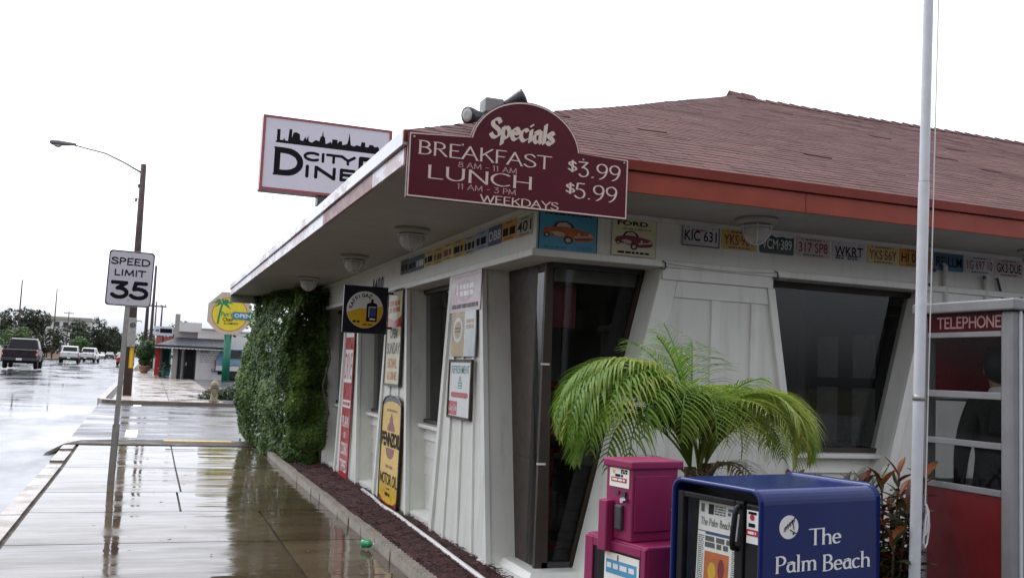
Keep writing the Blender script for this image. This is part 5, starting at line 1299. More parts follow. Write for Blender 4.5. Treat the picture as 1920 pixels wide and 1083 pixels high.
# dressed dummy standing in the booth, seen from behind
def person(loc, rotz):
    t = thing('person', 'person in a black suit with white collar standing in the telephone booth', 'person', loc, rotz)
    # facing -y locally; joints: (pos, radius)
    J = {'pel': (0, 0, .98, .155), 'waist': (0, 0, 1.12, .145), 'chest': (0, -.005, 1.34, .165), 'neckb': (0, .0, 1.51, .075), 'neck': (0, -.012, 1.58, .056),
         'head0': (0, -.025, 1.66, .082), 'head1': (0, -.025, 1.75, .092), 'head2': (0, -.015, 1.80, .07)}
    for s, n in ((-1, 'l'), (1, 'r')):
        J['sh' + n] = (.165 * s, 0, 1.465, .075); J['el' + n] = (.245 * s, .03, 1.17, .052); J['wr' + n] = (.235 * s, -.06, .93, .035); J['hd' + n] = (.23 * s, -.085, .86, .036)
        for k, (dx, dy, l) in enumerate(((-.02, -.03, .06), (-.006, -.035, .085), (.008, -.03, .09), (.021, -.022, .075))): pass
        J['hip' + n] = (.095 * s, 0, .90, .098); J['kn' + n] = (.105 * s, -.015, .50, .066); J['an' + n] = (.11 * s, .02, .09, .045); J['toe' + n] = (.125 * s, -.15, .04, .038)
    E_ = [('pel', 'waist'), ('waist', 'chest'), ('chest', 'neckb'), ('neckb', 'neck'), ('neck', 'head0'), ('head0', 'head1'), ('head1', 'head2')]
    for n in 'lr': E_ += [('chest', 'sh' + n), ('sh' + n, 'el' + n), ('el' + n, 'wr' + n), ('wr' + n, 'hd' + n), ('pel', 'hip' + n), ('hip' + n, 'kn' + n), ('kn' + n, 'an' + n), ('an' + n, 'toe' + n)]
    ks = list(J); me = bpy.data.meshes.new('body'); me.from_pydata([J[k][:3] for k in ks], [(ks.index(a), ks.index(c)) for a, c in E_], [])
    o = bpy.data.objects.new('body', me); col.objects.link(o)
    sk = o.modifiers.new('skin', 'SKIN'); sk.use_smooth_shade = True
    for k, vv in zip(ks, me.skin_vertices[0].data): vv.radius = (J[k][3], J[k][3] * (.78 if k in ('chest', 'waist', 'pel') else 1)); vv.use_root = (k == 'pel')
    o.modifiers.new('sub', 'SUBSURF').levels = 2; o.modifiers['sub'].render_levels = 2
    dg = bpy.context.evaluated_depsgraph_get(); m2 = bpy.data.meshes.new_from_object(o.evaluated_get(dg))
    o.modifiers.clear(); o.data = m2; m2.name = 'body'
    m2.materials.clear(); m2.materials.append(M['suit']); m2.materials.append(M['skin'])
    for p in m2.polygons:
        c = p.center
        p.material_index = 1 if (c.z > 1.545 or (.80 < c.z < .92 and abs(c.x) > .17)) else 0
        p.use_smooth = True
    o.parent = t
    h = MB(); h.ball((0, .012, 1.735), .125, 20, 0, (.88, .95, 1.05))
    i = h.build('hair', M['hair'], t, True)
    for v_ in i.data.vertices:
        if v_.co.y < -.05 and v_.co.z < 1.81: v_.co.y = -.05 - (v_.co.y + .05) * .1
    for s in (-1, 1):
        e = MB(); e.ball((.092 * s, -.02, 1.70), .026, 10, 0, (.4, .8, 1.25)); e.build('ear', M['skin'], t, True)
        for k, (dx, l) in enumerate(((-.026, .05), (-.009, .07), (.009, .075), (.026, .06))):
            f = MB(); f.tube([(.23 * s + dx * .8, -.09, .85), (.23 * s + dx, -.10, .85 - l * .5), (.23 * s + dx, -.092, .85 - l)], [.011, .010, .007], 8); f.build('finger', M['skin'], t, True)
        f = MB(); f.tube([(.23 * s - .03 * s, -.10, .885), (.23 * s - .045 * s, -.125, .855), (.23 * s - .04 * s, -.135, .83)], [.013, .012, .009], 8); f.build('thumb', M['skin'], t, True)
    nz = MB(); nz.tube([(0, -.115, 1.735), (0, -.135, 1.69), (0, -.118, 1.68)], [.008, .016, .008], 8); nz.build('nose', M['skin'], t, True)
    mo = MB(); mo.tube([(-.025, -.108, 1.645), (0, -.113, 1.643), (.025, -.108, 1.645)], .006, 6); mo.build('mouth', M['dark_red'], t)
    for s in (-1, 1):
        ey = MB(); ey.ball((.033 * s, -.106, 1.735), .012, 8); ey.build('eye', M['print_white'], t, True)
    c = MB(); rings = [[(r * math.cos(a), -.004 + r * 1.05 * math.sin(a), z + .012 * math.sin(a)) for a in [2 * math.pi * j / 20 for j in range(20)]] for r, z in ((.074, 1.525), (.070, 1.575), (.066, 1.58))]
    c.ring_skin(rings, cap=False); c.build('collar', M['shirt'], t, True)
    c = MB(); c.prism([(-.11, .118, 1.30), (.11, .118, 1.30), (.085, .09, 1.505), (-.085, .09, 1.505)], [(-.10, .128, 1.30), (.10, .128, 1.30), (.08, .098, 1.51), (-.08, .098, 1.51)]); c.build('jacket_yoke', M['suit'], t, bevel=.01)
    return t
p_ = person((5.30, 4.88, .11), R(150)); p_.scale = (1.03, 1.03, 1.03)

# newspaper boxes
RB = math.atan2(.197, .977)
nb = thing('newspaper_box', 'deep blue enamelled newspaper vending box lettered The Palm Beach', 'newspaper box', (2.167, 3.071, 0), RB)
# local: x along the lettered side, y along the open front
W_, D_, H_ = .668, .505, 1.305
def ushape(x, r=.055, y0=0, y1=D_, z0=.12, z1=H_):
    return [(x, y0, z0)] + [(x, p, q) for p, q in arc(y0 + r, z1 - r, r, r, 180, 90, 6)] + [(x, p, q) for p, q in arc(y1 - r, z1 - r, r, r, 90, 0, 6)] + [(x, y1, z0)]
b = MB()
oa, ob = ushape(0), ushape(W_); ia, ib = ushape(0, .04, .022, D_ - .022, .12, H_ - .022), ushape(W_ - .03, .04, .022, D_ - .022, .12, H_ - .022)
n = len(oa)
i0 = len(b.v)
for q in (oa, ob, ia, ib): b.v += q
for k in range(n - 1):
    b.f.append([i0 + k, i0 + n + k, i0 + n + k + 1, i0 + k + 1]); b.f.append([i0 + 2 * n + k, i0 + 2 * n + k + 1, i0 + 3 * n + k + 1, i0 + 3 * n + k])
    b.f.append([i0 + k, i0 + k + 1, i0 + 2 * n + k + 1, i0 + 2 * n + k])
b.f.append([i0 + n + k for k in range(n)]); b.m = [0] * len(b.f)
o = b.build('shell', M['blue_box'], nb); o.data.polygons.foreach_set('use_smooth', [False] * len(b.f))
bm_ = o.modifiers.new('bevel', 'BEVEL'); bm_.width = .012; bm_.segments = 3; bm_.limit_method = 'ANGLE'; bm_.angle_limit = R(50)
b = MB().box(.03, W_ - .03, .03, D_ - .03, .12, .60); b.build('body', M['blue_box'], nb)
b = MB().box(.10, .13, .024, D_ - .024, .60, H_ - .026); b.build('back_plate', M['black'], nb)
# door frame, its window and the papers behind
db = MB()
for q in ((.03, .06, .105, .15, .62, 1.25), (.03, .06, .44, .475, .62, 1.25), (.03, .06, .151, .439, 1.225, 1.25), (.03, .06, .151, .439, .62, .72)): db.box(q[0] - .018, q[1] - .018, *q[2:])
d = db.build('door', M['black'], nb, bevel=.005)
b = MB(); b.face([(.027, .439, .72), (.027, .151, .72), (.027, .151, 1.224), (.027, .439, 1.224)]); b.build('pane', M['clear'], d)
b = MB(); b.tube([(.03, .118, 1.235), (-.012, .118, 1.225), (-.016, .120, 1.20), (-.016, .132, 1.10), (-.012, .134, 1.075), (.03, .134, 1.065)], .011, 8); b.build('handle', M['black'], d, True)
b = MB(); b.tube([(-.004, .117, 1.20), (-.004, .129, 1.10)], .007, 8); b.build('handle_insert', M['print_white'], d)
b = MB().box(.02, .10, .025, .104, .9, 1.245); cm = b.build('coin_unit', M['black'], nb, bevel=.008)
b = MB().box(.016, .10, .026, .30, .74, .885); b.build('coin_tray', M['steel'], nb, bevel=.008)
b = MB().box(.0145, .0195, .030, .088, 1.10, 1.222); cd = b.build('price_card', M['print_white'], cm)
m = MB(); og = Vector((.0145, .088, 1.10)); rect(m, .0, .028, .058, .052, og, -UY, UZ, 0); bars(m, og - UY * .01 + UZ * .06, -UY, UZ, .04, .016, 1, 1, .9, 3)
flat(m, disc_pts(.028, .097, .012, .012, 16), og, -UY, UZ, 0); rect(m, .008, .108, .05, .118, og, -UY, UZ, 1); bars(m, og - UY * .008 + UZ * .034, -UY, UZ, .04, .012, 1, 2, .8, 5, .0018); m.build('lettering', [M['red'], M['ink'], M['print_white']], cd)
# newspaper, tilted a little in its rack
npp = thing('newspaper', 'folded newspaper with an orange front page picture in the blue box window', 'newspaper', (.07, 0, 0)) if False else None
pu = (-UY * 1.0); pv = (UZ + UX * .05).normalized()
rot3 = Matrix.Rotation(RB, 3, 'Z')
np_o = Vector((2.167, 3.071, 0)) + rot3 @ Vector((.040, .392, .80))
b = MB(); u_l, v_l = Vector((0, -1, 0)), Vector((.04, .14 * 0 + 0.0, 1)).normalized()
nw, nh = .25, .425
b.prism([Vector((0, 0, 0)), u_l * nw, u_l * nw + v_l * nh, v_l * nh], [p + Vector((.018, 0, 0)) for p in (Vector((0, 0, 0)), u_l * nw, u_l * nw + v_l * nh, v_l * nh)])
npo = b.build('newspaper', M['newsprint']); npo.location = np_o; npo.rotation_euler = (0, 0, RB); tag(npo, 'newspaper with an orange front page picture behind the window of the blue box', 'newspaper')
m = MB(); og = Vector((0, 0, 0)) + u_l * .0
rect(m, .012, .375, .032, .408, og, u_l, v_l, 1); rect(m, .055, .37, .085, .41, og, u_l, v_l, 2); bars(m, og + u_l * .09 + v_l * .37, u_l, v_l, .06, .04, 4, 1, .6, 3); bars(m, og + u_l * .165 + v_l * .375, u_l, v_l, .07, .032, 2, 4, .75, 3)
nib(m, 'The Palm Beach Post', og + u_l * .015 + v_l * .325, u_l, v_l, .028, .22, 1, 25, .12, .05, .05)
rect(m, .0, .298, .25, .302, og, u_l, v_l, 1); rect(m, .045, .290, .19, .300, og, u_l, v_l, 4)
bars(m, og + u_l * .045 + v_l * .238, u_l, v_l, .14, .048, 2, 1, .82, 11)
rect(m, .045, .09, .18, .225, og, u_l, v_l, 0)
flat(m, disc_pts(.09, .15, .022, .035, 14), og, u_l, v_l, 3, .0014); flat(m, disc_pts(.14, .165, .018, .04, 14), og, u_l, v_l, 5, .0014); rect(m, .06, .09, .16, .105, og, u_l, v_l, 2, .0014)
bars(m, og + u_l * .006 + v_l * .02, u_l, v_l, .032, .265, 34, 1, .45, 2); bars(m, og + u_l * .195 + v_l * .02, u_l, v_l, .048, .265, 34, 1, .45, 7); bars(m, og + u_l * .045 + v_l * .01, u_l, v_l, .135, .07, 9, 1, .45, 9)
m.build('front_page_print', [M['orange'], M['ink_soft'], M['ink'], M['yellow'], P_blue, M['dark_red']], npo)
# lettering on the side: x local from the front edge, outward is -y
m = MB(); og = Vector((0, 0, 0))
nib(m, 'The', Vector((.258, 0, 1.092)), UX, UZ, .060, .185, 0, 12, .135, .045, .075)
nib(m, 'Palm', Vector((.075, 0, .998)), UX, UZ, .060, .23, 0, 12, .135, .045, .075)
nib(m, 'Beach', Vector((.335, 0, .990)), UX, UZ, .060, .285, 0, 12, .135, .045, .075)
nib(m, 'Post', Vector((.235, 0, .90)), UX, UZ, .060, .23, 0, 12, .135, .045, .075)
flat(m, disc_pts(.145, 1.165, .052, .044, 32), og, UX, UZ, 0, .0015)
for k in range(5): m.tube([(.118 + .012 * k, -.0022, 1.148 + .008 * k), (.124 + .012 * k, -.0022, 1.168 + .008 * k), (.128 + .012 * k, -.0022, 1.150 + .008 * k)], .0016, 4, 1)
m.tube([(.165, -.0022, 1.19), (.172, -.0022, 1.155)], .002, 4, 1); m.tube([(.15, -.0022, 1.155), (.185, -.0022, 1.14)], .002, 4, 1); m.tube([(.12, -.0022, 1.16), (.178, -.0022, 1.198)], .0016, 4, 1)
flat(m, [(.163, 1.142), (.178, 1.146), (.172, 1.132)], og, UX, UZ, 1, .0022)
m.build('lettering', [M['print_white'], M['ink']], nb)
b = MB().box(.28, .40, .2, .32, .02, .12); b.build('pedestal', M['steel'], nb); b = MB().box(.12, .55, .06, .46, -.012, .02); b.build('base_plate', M['steel'], nb)

pb = thing('newspaper_box', 'magenta newspaper vending box with a coin head, behind the blue box', 'newspaper box', (2.04, 3.70, 0), RB)
PW, PD = .43, .42
b = MB().box(0, PD, 0, PW, .28, .985); b.build('body', M['pink_box'], pb, bevel=.008)
b = MB()
for q in ((-.012, -.001, .0, .03, .30, .975), (-.012, -.001, PW - .06, PW, .30, .975), (-.012, -.001, .031, PW - .061, .935, .975), (-.012, -.001, .031, PW - .061, .30, .36)): b.box(*q)
d = b.build('door', M['pink_box'], pb, bevel=.004)
b = MB().box(-.0035, -.0015, .031, PW - .061, .361, .934); b.build('door_window', M['black'], d)
b = MB().box(-.0065, -.004, .045, .285, .52, .925); cdd = b.build('notice', M['newsprint'], d)
m = MB(); og = Vector((-.0065, .285, .52)); rect(m, .012, .315, .225, .375, og, -UY, UZ, 0); bars(m, og - UY * .02 + UZ * .335, -UY, UZ, .19, .028, 1, 1, .8, 4, .0018); bars(m, og - UY * .02 + UZ * .02, -UY, UZ, .2, .27, 12, 2, .5, 4); rect(m, .09, .375, .10, .40, og, -UY, UZ, 2); m.build('lettering', [P_blue if False else paint('poster_blue', (.08, .30, .50), .4, .1, 9), M['print_white'], M['ink_soft']], cdd)
hd = MB(); y0, y1 = .113, .30
hd.box(.0, .262, y0, y1, .986, 1.325); h_o = hd.build('coin_head', M['pink_box'], pb, bevel=.006)
b = MB(); b.prism([(-.014, y0 - .012, 1.30), (.285, y0 - .012, 1.30), (.285, y1 + .012, 1.30), (-.014, y1 + .012, 1.30)], [(-.014, y0 - .012, 1.338), (.285, y0 - .012, 1.338), (.285, y1 + .012, 1.338), (-.014, y1 + .012, 1.338)])
b.build('lid', M['pink_box'], h_o, bevel=.008)
b = MB().box(.012, .215, y0 - .006, y0 - .001, 1.03, 1.272); b.build('side_door', M['pink_box'], h_o, bevel=.003)
b = MB(); b.lathe([(.012, -.012), (.012, 0)], (.235, y0 - .001, 1.12), 12, axis='y'); b.build('lock', M['galv'], h_o)
b = MB().box(-.0035, -.0005, .135, .272, 1.215, 1.297); stk = b.build('sticker', M['newsprint'], h_o)
m = MB(); og = Vector((-.0035, .272, 1.215)); rect(m, .012, .022, .122, .042, og, -UY, UZ, 0); bars(m, og - UY * .04 + UZ * .045, -UY, UZ, .06, .012, 1, 1, .9, 2); bars(m, og - UY * .08 + UZ * .06, -UY, UZ, .045, .02, 2, 1, .8, 3); flat(m, disc_pts(.03, .065, .008, .008, 10), og, -UY, UZ, 2); bars(m, og - UY * .02 + UZ * .026, -UY, UZ, .09, .012, 1, 3, .8, 8, .0018); m.build('lettering', [M['red'], M['ink'], M['yellow'], M['print_white']], stk)
b = MB().box(-.045, -.001, .235, .295, .93, 1.155); cs_ = b.build('coin_chute', M['pink_box'], h_o, bevel=.006)
b = MB().box(-.02, -.001, .165, .215, 1.03, 1.14); b.build('coin_return', M['steel'], h_o, bevel=.008)
b = MB().box(-.007, -.001, .20, .23, 1.185, 1.20); b.box(-.012, -.001, .15, .17, 1.175, 1.20); b.build('coin_slot', M['steel'], h_o)
b = MB(); b.lathe([(.012, -.03), (.015, -.02), (.008, 0)], (-.001, .15, 1.165), 10, axis='x'); b.build('button', M['chrome'], h_o)
b = MB().box(.16, .27, .16, .28, .02, .28); b.build('pedestal', M['pink_box'], pb); b = MB().box(.04, .38, .05, .38, -.012, .02); b.build('base_plate', M['steel'], pb)

# potted palm behind the boxes
def frond_mesh(L, droop, width, n, seed, mats):
    rnd = random.Random(seed); b = MB(); pts = []
    # rachis in local x (outward) / z (up)
    a = droop[0]; x = z = 0.0; st = L / n
    for k in range(n + 1):
        pts.append((x, z, a)); a -= (droop[1] / n) * (0.4 + 1.2 * k / n); x += st * math.cos(a); z += st * math.sin(a)
    b.tube([(p[0], 0, p[1]) for p in pts], [.007 * (1 - .8 * k / n) + .0012 for k in range(n + 1)], 5, 0)
    for k in range(int(n * .26), n + 1):
        f = (k / n - .26) / .74; px, pz, pa = pts[k]
        ll = width * (math.sin(math.pi * min(.97, .22 + .78 * f)) ** .7) * rnd.uniform(.85, 1.1)
        for s in (-1, 1):
            if rnd.random() < .04: continue
            t = Vector((math.cos(pa) * .62, s * rnd.uniform(.62, .8), math.sin(pa) * .62 + .12)).normalized()
            p = Vector((px, 0, pz)); w = rnd.uniform(.0065, .0105); segs = 4; prev = None
            side = Vector((math.cos(pa), 0, math.sin(pa)))
            sd = t.cross(Vector((0, 0, 1))).normalized() * .6 + side * .4
            for q in range(segs + 1):
                ww = w * (1 - (q / segs) ** 1.6) + .0006
                cur = (p - sd * ww, p + sd * ww)
                if prev: b.face([prev[0], prev[1], cur[1], cur[0]], 0)
                prev = cur; p = p + t * (ll / segs); t = (t + Vector((0, 0, -rnd.uniform(.22, .42)))).normalized()
    return b.mesh('frond', mats)
pt = thing('potted_palm', 'feathery palm with arching yellow green fronds behind the newspaper boxes', 'palm', (3.06, 4.95, 0))
b = MB(); rnd = random.Random(3)
CA, CB = (-.08, -.02, 1.20), (.05, .02, 1.22)
for (cx, cy, cz) in (CA, CB):
    b.tube([(cx * .3, cy, .2), (cx * .6, cy, cz * .55), (cx, cy, cz)], [.05, .045, .035], 10)
    for k in range(14):
        z = cz * (.35 + .045 * k); a = k * 2.4
        px = cx * (.3 + .7 * z / cz); b.tube([(px + .03 * math.cos(a), cy + .03 * math.sin(a), z), (px + .075 * math.cos(a), cy + .075 * math.sin(a), z + .07)], [.012, .004], 5)
b.build('trunk', M['bark'], pt)
b = MB(); b.lathe([(.20, -.014), (.26, .30), (.29, .36), (.27, .38), (.25, .34)], n=28); b.build('pot', M['terracotta'], pt, True)
spec = []
for az, e, bd, L in ((182, 80, 168, 1.32), (196, 78, 172, 1.30), (168, 82, 165, 1.25), (210, 80, 165, 1.22), (176, 86, 160, 1.28), (190, 84, 178, 1.36), (158, 78, 172, 1.2), (205, 84, 178, 1.28), (220, 82, 172, 1.15), (172, 76, 168, 1.18), (185, 72, 165, 1.14), (150, 86, 150, 1.1),
                     (184, 84, 182, 1.30), (199, 74, 170, 1.22), (235, 82, 172, 1.1), (178, 89, 152, 1.2), (120, 86, 70, .92), (100, 88, 40, .90), (205, 88, 60, .86), (60, 86, 60, .88), (250, 80, 172, 1.05), (192, 88, 165, 1.26), (187, 78, 180, 1.32), (180, 66, 165, 1.05), (203, 64, 160, 1.05), (174, 60, 150, .98), (214, 70, 170, 1.1), (195, 87, 186, 1.2)):
    spec.append((CA, az, e, bd, L, 0))
for az, e, bd, L in ((0, 80, 178, 1.12), (-14, 78, 175, 1.12), (16, 82, 178, 1.08), (-30, 80, 180, 1.06), (-48, 84, 180, 1.02), (-68, 82, 184, 1.0), (-90, 84, 186, .95), (35, 86, 170, 1.05), (5, 87, 180, 1.08), (-20, 87, 182, 1.1), (-110, 86, 184, .95), (-135, 84, 178, .98), (-6, 72, 168, 1.0), (20, 74, 168, 1.0),
                     (-40, 74, 176, 1.0), (60, 86, 150, .9), (-78, 78, 182, .9), (-58, 89, 182, 1.05), (-2, 84, 160, 1.02), (-25, 66, 160, .92), (8, 62, 150, .9), (-100, 80, 188, .9), (-60, 70, 175, .92)):
    spec.append((CB, az, e, bd, L * .92, 1))
for k, (az, e, bd, L) in enumerate(((-80, 84, 120, .8), (-120, 86, 110, .85), (-40, 84, 105, .78), (30, 86, 100, .8), (140, 86, 110, .85), (90, 82, 115, .8), (-95, 74, 130, .8), (190, 84, 112, .9), (0, 86, 118, .85), (-150, 82, 120, .9), (-60, 88, 80, .75), (160, 88, 75, .8), (-20, 80, 130, .85))):
    spec.append(((-.01, 0, 1.16), az, e, bd, L, k % 2))
for k, (c, az, e, bd, L, ye) in enumerate(spec):
    me = frond_mesh(L, (R(e), R(bd)), .34, 38, k, M['leaf_palm2'] if (ye and k % 3) or k % 6 == 3 else M['leaf_palm'])
    inst(me, 'frond', pt, c, (0, 0, R(az)))
dead = leaf_mat('dry_palm_leaf', [(0.16, 0.11, 0.05), (0.26, 0.19, 0.08), (0.33, 0.27, 0.12)], 8, 0.3)
for k, (az, e, bd, L) in enumerate(((-75, 60, 160, .62), (165, 55, 165, .7), (15, 52, 165, .62), (-130, 50, 160, .6))):
    inst(frond_mesh(L, (R(e), R(bd)), .26, 26, 90 + k, dead), 'dry_frond', pt, (-.01, 0, 1.08), (0, 0, R(az)))

# croton
cr = thing('croton_shrub', 'bushy croton with dark red and orange leaves around the flagpole foot', 'shrub', (4.42, 4.92, 0))
rnd = random.Random(11); lms = []
for mt in ('croton_red', 'croton_dark', 'croton_orange'):
    for q in range(2):
        b = MB(); l, w = .13 + .03 * q, .022 + .006 * q; pr = []
        for k in range(6):
            f = k / 5; ww = w * math.sin(math.pi * (.08 + .88 * f)) ** .8; pr.append(((f * l, -ww, -.03 * f * f + ww * .35), (f * l, 0, -.03 * f * f), (f * l, ww, -.03 * f * f + ww * .35)))
        for k in range(5):
            b.face([pr[k][0], pr[k][1], pr[k + 1][1], pr[k + 1][0]]); b.face([pr[k][1], pr[k][2], pr[k + 1][2], pr[k + 1][1]])
        lms.append(b.mesh('leaf', M[mt], True))
sb = MB()
stems = []
for k in range(18):
    a = k * 2.4; r = .10 + .24 * rnd.random(); top = (r * math.cos(a) * 1.25, r * math.sin(a) * .9, rnd.uniform(.78, 1.16))
    if k < 3: top = (-.25 + .14 * k, -.05, 1.12 + .03 * k)
    sb.tube([(.04 * math.cos(a), .04 * math.sin(a), 0), (top[0] * .5, top[1] * .5, top[2] * .5), top], [.012, .009, .005], 6); stems.append(top)
sb.build('stem', M['bark'], cr)
for top in stems:
    for q in range(26):
        f = 1 - .62 * (q / 26); a = q * 2.399 + rnd.random() * .4
        p = (top[0] * f, top[1] * f, top[2] * f)
        young = q < 4
        me = lms[4 + rnd.randrange(2)] if (young and rnd.random() < .6) else lms[rnd.choice((0, 1, 2, 3, 2, 3, 3, 2))]
        inst(me, 'leaf', cr, p, (rnd.uniform(-.3, .3), -R(rnd.uniform(35, 75) if young else rnd.uniform(-5, 40)), a), (rnd.uniform(.75, 1.15),) * 3)
t = thing('croton_shrub', 'low red croton just showing behind the blue newspaper box', 'shrub', (4.16, 5.45, 0)); sb = MB(); stems = []
for k in range(5):
    a = k * 1.3; top = (.10 * math.cos(a), .08 * math.sin(a), 1.03 + .02 * k); sb.tube([(0, 0, 0), (top[0] * .5, top[1] * .5, .5), top], [.012, .009, .005], 6); stems.append(top)
sb.build('stem', M['bark'], t)
for top in stems:
    for q in range(9):
        f = 1 - .4 * q / 9; inst(lms[rnd.choice((0, 1, 2))], 'leaf', t, (top[0] * f, top[1] * f, top[2] * f), (0, -R(rnd.uniform(0, 60)), q * 2.4 + rnd.random()), (.8,) * 3)

# things seen through the corner glass
t = thing('candy_machine', 'red candy machine with a glass globe inside the corner window', 'candy machine', (3.55, 8.35, .12))
b = MB(); b.lathe([(.16, 0), (.15, .03), (.03, .05), (.03, .85), (.14, .88), (.16, 1.10), (.13, 1.16)], n=20); b.build('stand', M['red'], t, True)
b = MB(); b.ball((0, 0, 1.30), .155, 18); b.build('globe', M['clear'], t, True)
b = MB(); b.ball((0, 0, 1.27), .125, 14); b.build('candy', M['gold_tin'], t, True)
b = MB(); b.lathe([(.09, 1.44), (.06, 1.50), (.004, 1.52)], n=16); b.build('lid', M['red'], t, True)
b = MB(); b.box(-.06, .06, -.17, -.14, .93, 1.03); b.build('coin_plate', M['chrome'], t)
t = thing('hutch', 'dark wooden hutch with glass doors seen through the large forecourt window', 'cabinet', (7.05, 8.2, .12))
hw = paint('dark_hutch_wood', (.006, .005, .004), .6, .2, 6, spec=.05)
b = MB(); b.box(.2, .26, -.6, .6, 0, 2.3); b.box(-.25, .2, -.6, -.56, 0, 2.3); b.box(-.25, .2, .56, .6, 0, 2.3); b.box(-.25, .2, -.559, .559, .02, .9); b.build('carcass', hw, t)
b = MB().box(-.32, .26, -.66, .66, 2.302, 2.40); b.build('cornice', hw, t)
for z in (1.35, 1.62): b = MB().box(-.2, .2, -.559, .559, z, z + .025); b.build('shelf', hw, t)
for y0 in (-.555, .005):
    b = MB()
    for q in ((y0, y0 + .09, .91, 2.29), (y0 + .46, y0 + .55, .91, 2.29), (y0 + .091, y0 + .459, .91, 1.0), (y0 + .091, y0 + .459, 1.58, 1.68), (y0 + .091, y0 + .459, 2.12, 2.29)): b.box(-.29, -.252, *q)
    d_ = b.build('door', hw, t)
    for z0, z1 in ((1.0, 1.58), (1.68, 2.12)):
        b = MB(); b.face([(-.27, y0 + .459, z0), (-.27, y0 + .091, z0), (-.27, y0 + .091, z1), (-.27, y0 + .459, z1)]); b.build('pane', M['grey_pane'], d_)
b = MB(); b.box(3.10, 3.37, 7.50, 7.51, 2.10, 2.45); tag(b.build('wall_banner', M['dark_red']), 'dark red panel hanging just inside the corner glass', 'banner')

# ------------------------------------------------------------------ down the street
t = thing('street_light_pole', 'tall dark wooden street light pole with arm, meter box and amber reflector at the corner', 'street light', (-.63, 36.0, zg(36) + .10))
zb = zg(36) + .10
b = MB(); b.tube([(0, 0, -.4), (-.01, 0, 4), (-.035, 0, 8.42 - zb)], [.155, .125, .095], 14); b.build('pole', M['wood_pole'], t, True)
b = MB(); b.tube([(-.10, 0, 8.12 - zb), (-.7, 0, 8.42 - zb), (-1.3, 0, 8.66 - zb), (-2.4, 0, 8.84 - zb)], [.035, .032, .03, .028], 8); b.build('arm', M['galv'], t, True)
b = MB(); rings = []
for x, r, h in ((-2.25, .04, .04), (-2.5, .10, .07), (-2.8, .15, .10), (-3.0, .15, .09), (-3.08, .06, .05)):
    rings.append([(x, r * math.cos(a), 8.86 - zb + h * math.sin(a) * (1.2 if math.sin(a) < 0 else .8)) for a in [2 * math.pi * j / 14 for j in range(14)]])
b.ring_skin(rings); lh = b.build('lamp_head', M['alu_dull'], t, True)
b = MB(); b.ball((-2.82, 0, 8.75 - zb), .11, 12, 0, (1.1, .9, .6)); b.build('lens', M['frost'], lh, True)
for zz, dx in ((7.7, -.14), (7.2, -.2)):
    b = MB(); b.tube([(-.05, 0, zz - zb), (dx, 0, zz - zb - .05)], .012, 6); b.tube([(dx, 0, zz - zb - .13), (dx, 0, zz - zb)], .035, 8); b.build('insulator', M['steel'], t)
b = MB().box(-.12, .14, -.30, -.13, 2.0 - zb, 3.0 - zb); b.build('meter_box', M['galv'], t, bevel=.02)
b = MB(); b.lathe([(.10, -.07), (.11, -.03), (.10, 0)], (.02, -.30, 2.75 - zb), 14, axis='y'); b.build('meter', M['clear'], t, True)
b = MB(); b.tube([(.14, -.2, 2.9 - zb), (.27, -.22, 2.92 - zb), (.3, -.22, 2.85 - zb)], .02, 6); b.build('conduit', M['galv'], t)
b = MB().box(-.02, .12, -.158, -.150, 1.28 - zb + .0, 2.0 - zb); b.build('reflector', M['amber'], t)
b = MB().box(.03, .07, -.163, -.1585, 1.3 - zb, 1.98 - zb); b.build('reflector_stripe', M['oct_yellow'], t)

def utility_pole(label, x, y, h, r=.13, arms=1):
    z0 = zg(y) - .1; t = thing('utility_pole', label, 'utility pole', (x, y, z0), 0, 'utility poles along the street')
    b = MB(); b.tube([(0, 0, 0), (0, 0, h)], [r, r * .65], 10); b.build('pole', M['wood_pole'], t, True)
    for k in range(arms):
        b = MB().box(-.9, .9, -.05, .05, h - .5 - .8 * k, h - .38 - .8 * k); a = b.build('cross_arm', M['wood_pole'], t)
        for q in (-.8, -.4, .4, .8):
            c = MB(); c.tube([(q, 0, h - .38 - .8 * k), (q, 0, h - .2 - .8 * k)], .04, 6); c.build('insulator', M['steel'], a)
    return t
utility_pole('tall dark pole right behind the speed limit sign, left of a pair', -.42, 86, 9.8, .17, 0)
utility_pole('tall dark pole right behind the speed limit sign, right of a pair', .0, 85, 8.8, .15, 0)
utility_pole('thin utility pole above the small shop sign board', .72, 86, 5.6, .10, 0)
utility_pole('thin utility pole with a cross arm left of the shop sign board', .28, 96, 6.4, .09, 1)
utility_pole('tallest thin pole rising from the big tree across the road', -17.6, 152, 11.2, .13, 0)
utility_pole('thin pole beside the round white building across the road', -16.3, 190, 12.5, .13, 0)
utility_pole('thin pole right of the round white building across the road', -15.9, 215, 9.6, .12, 1)

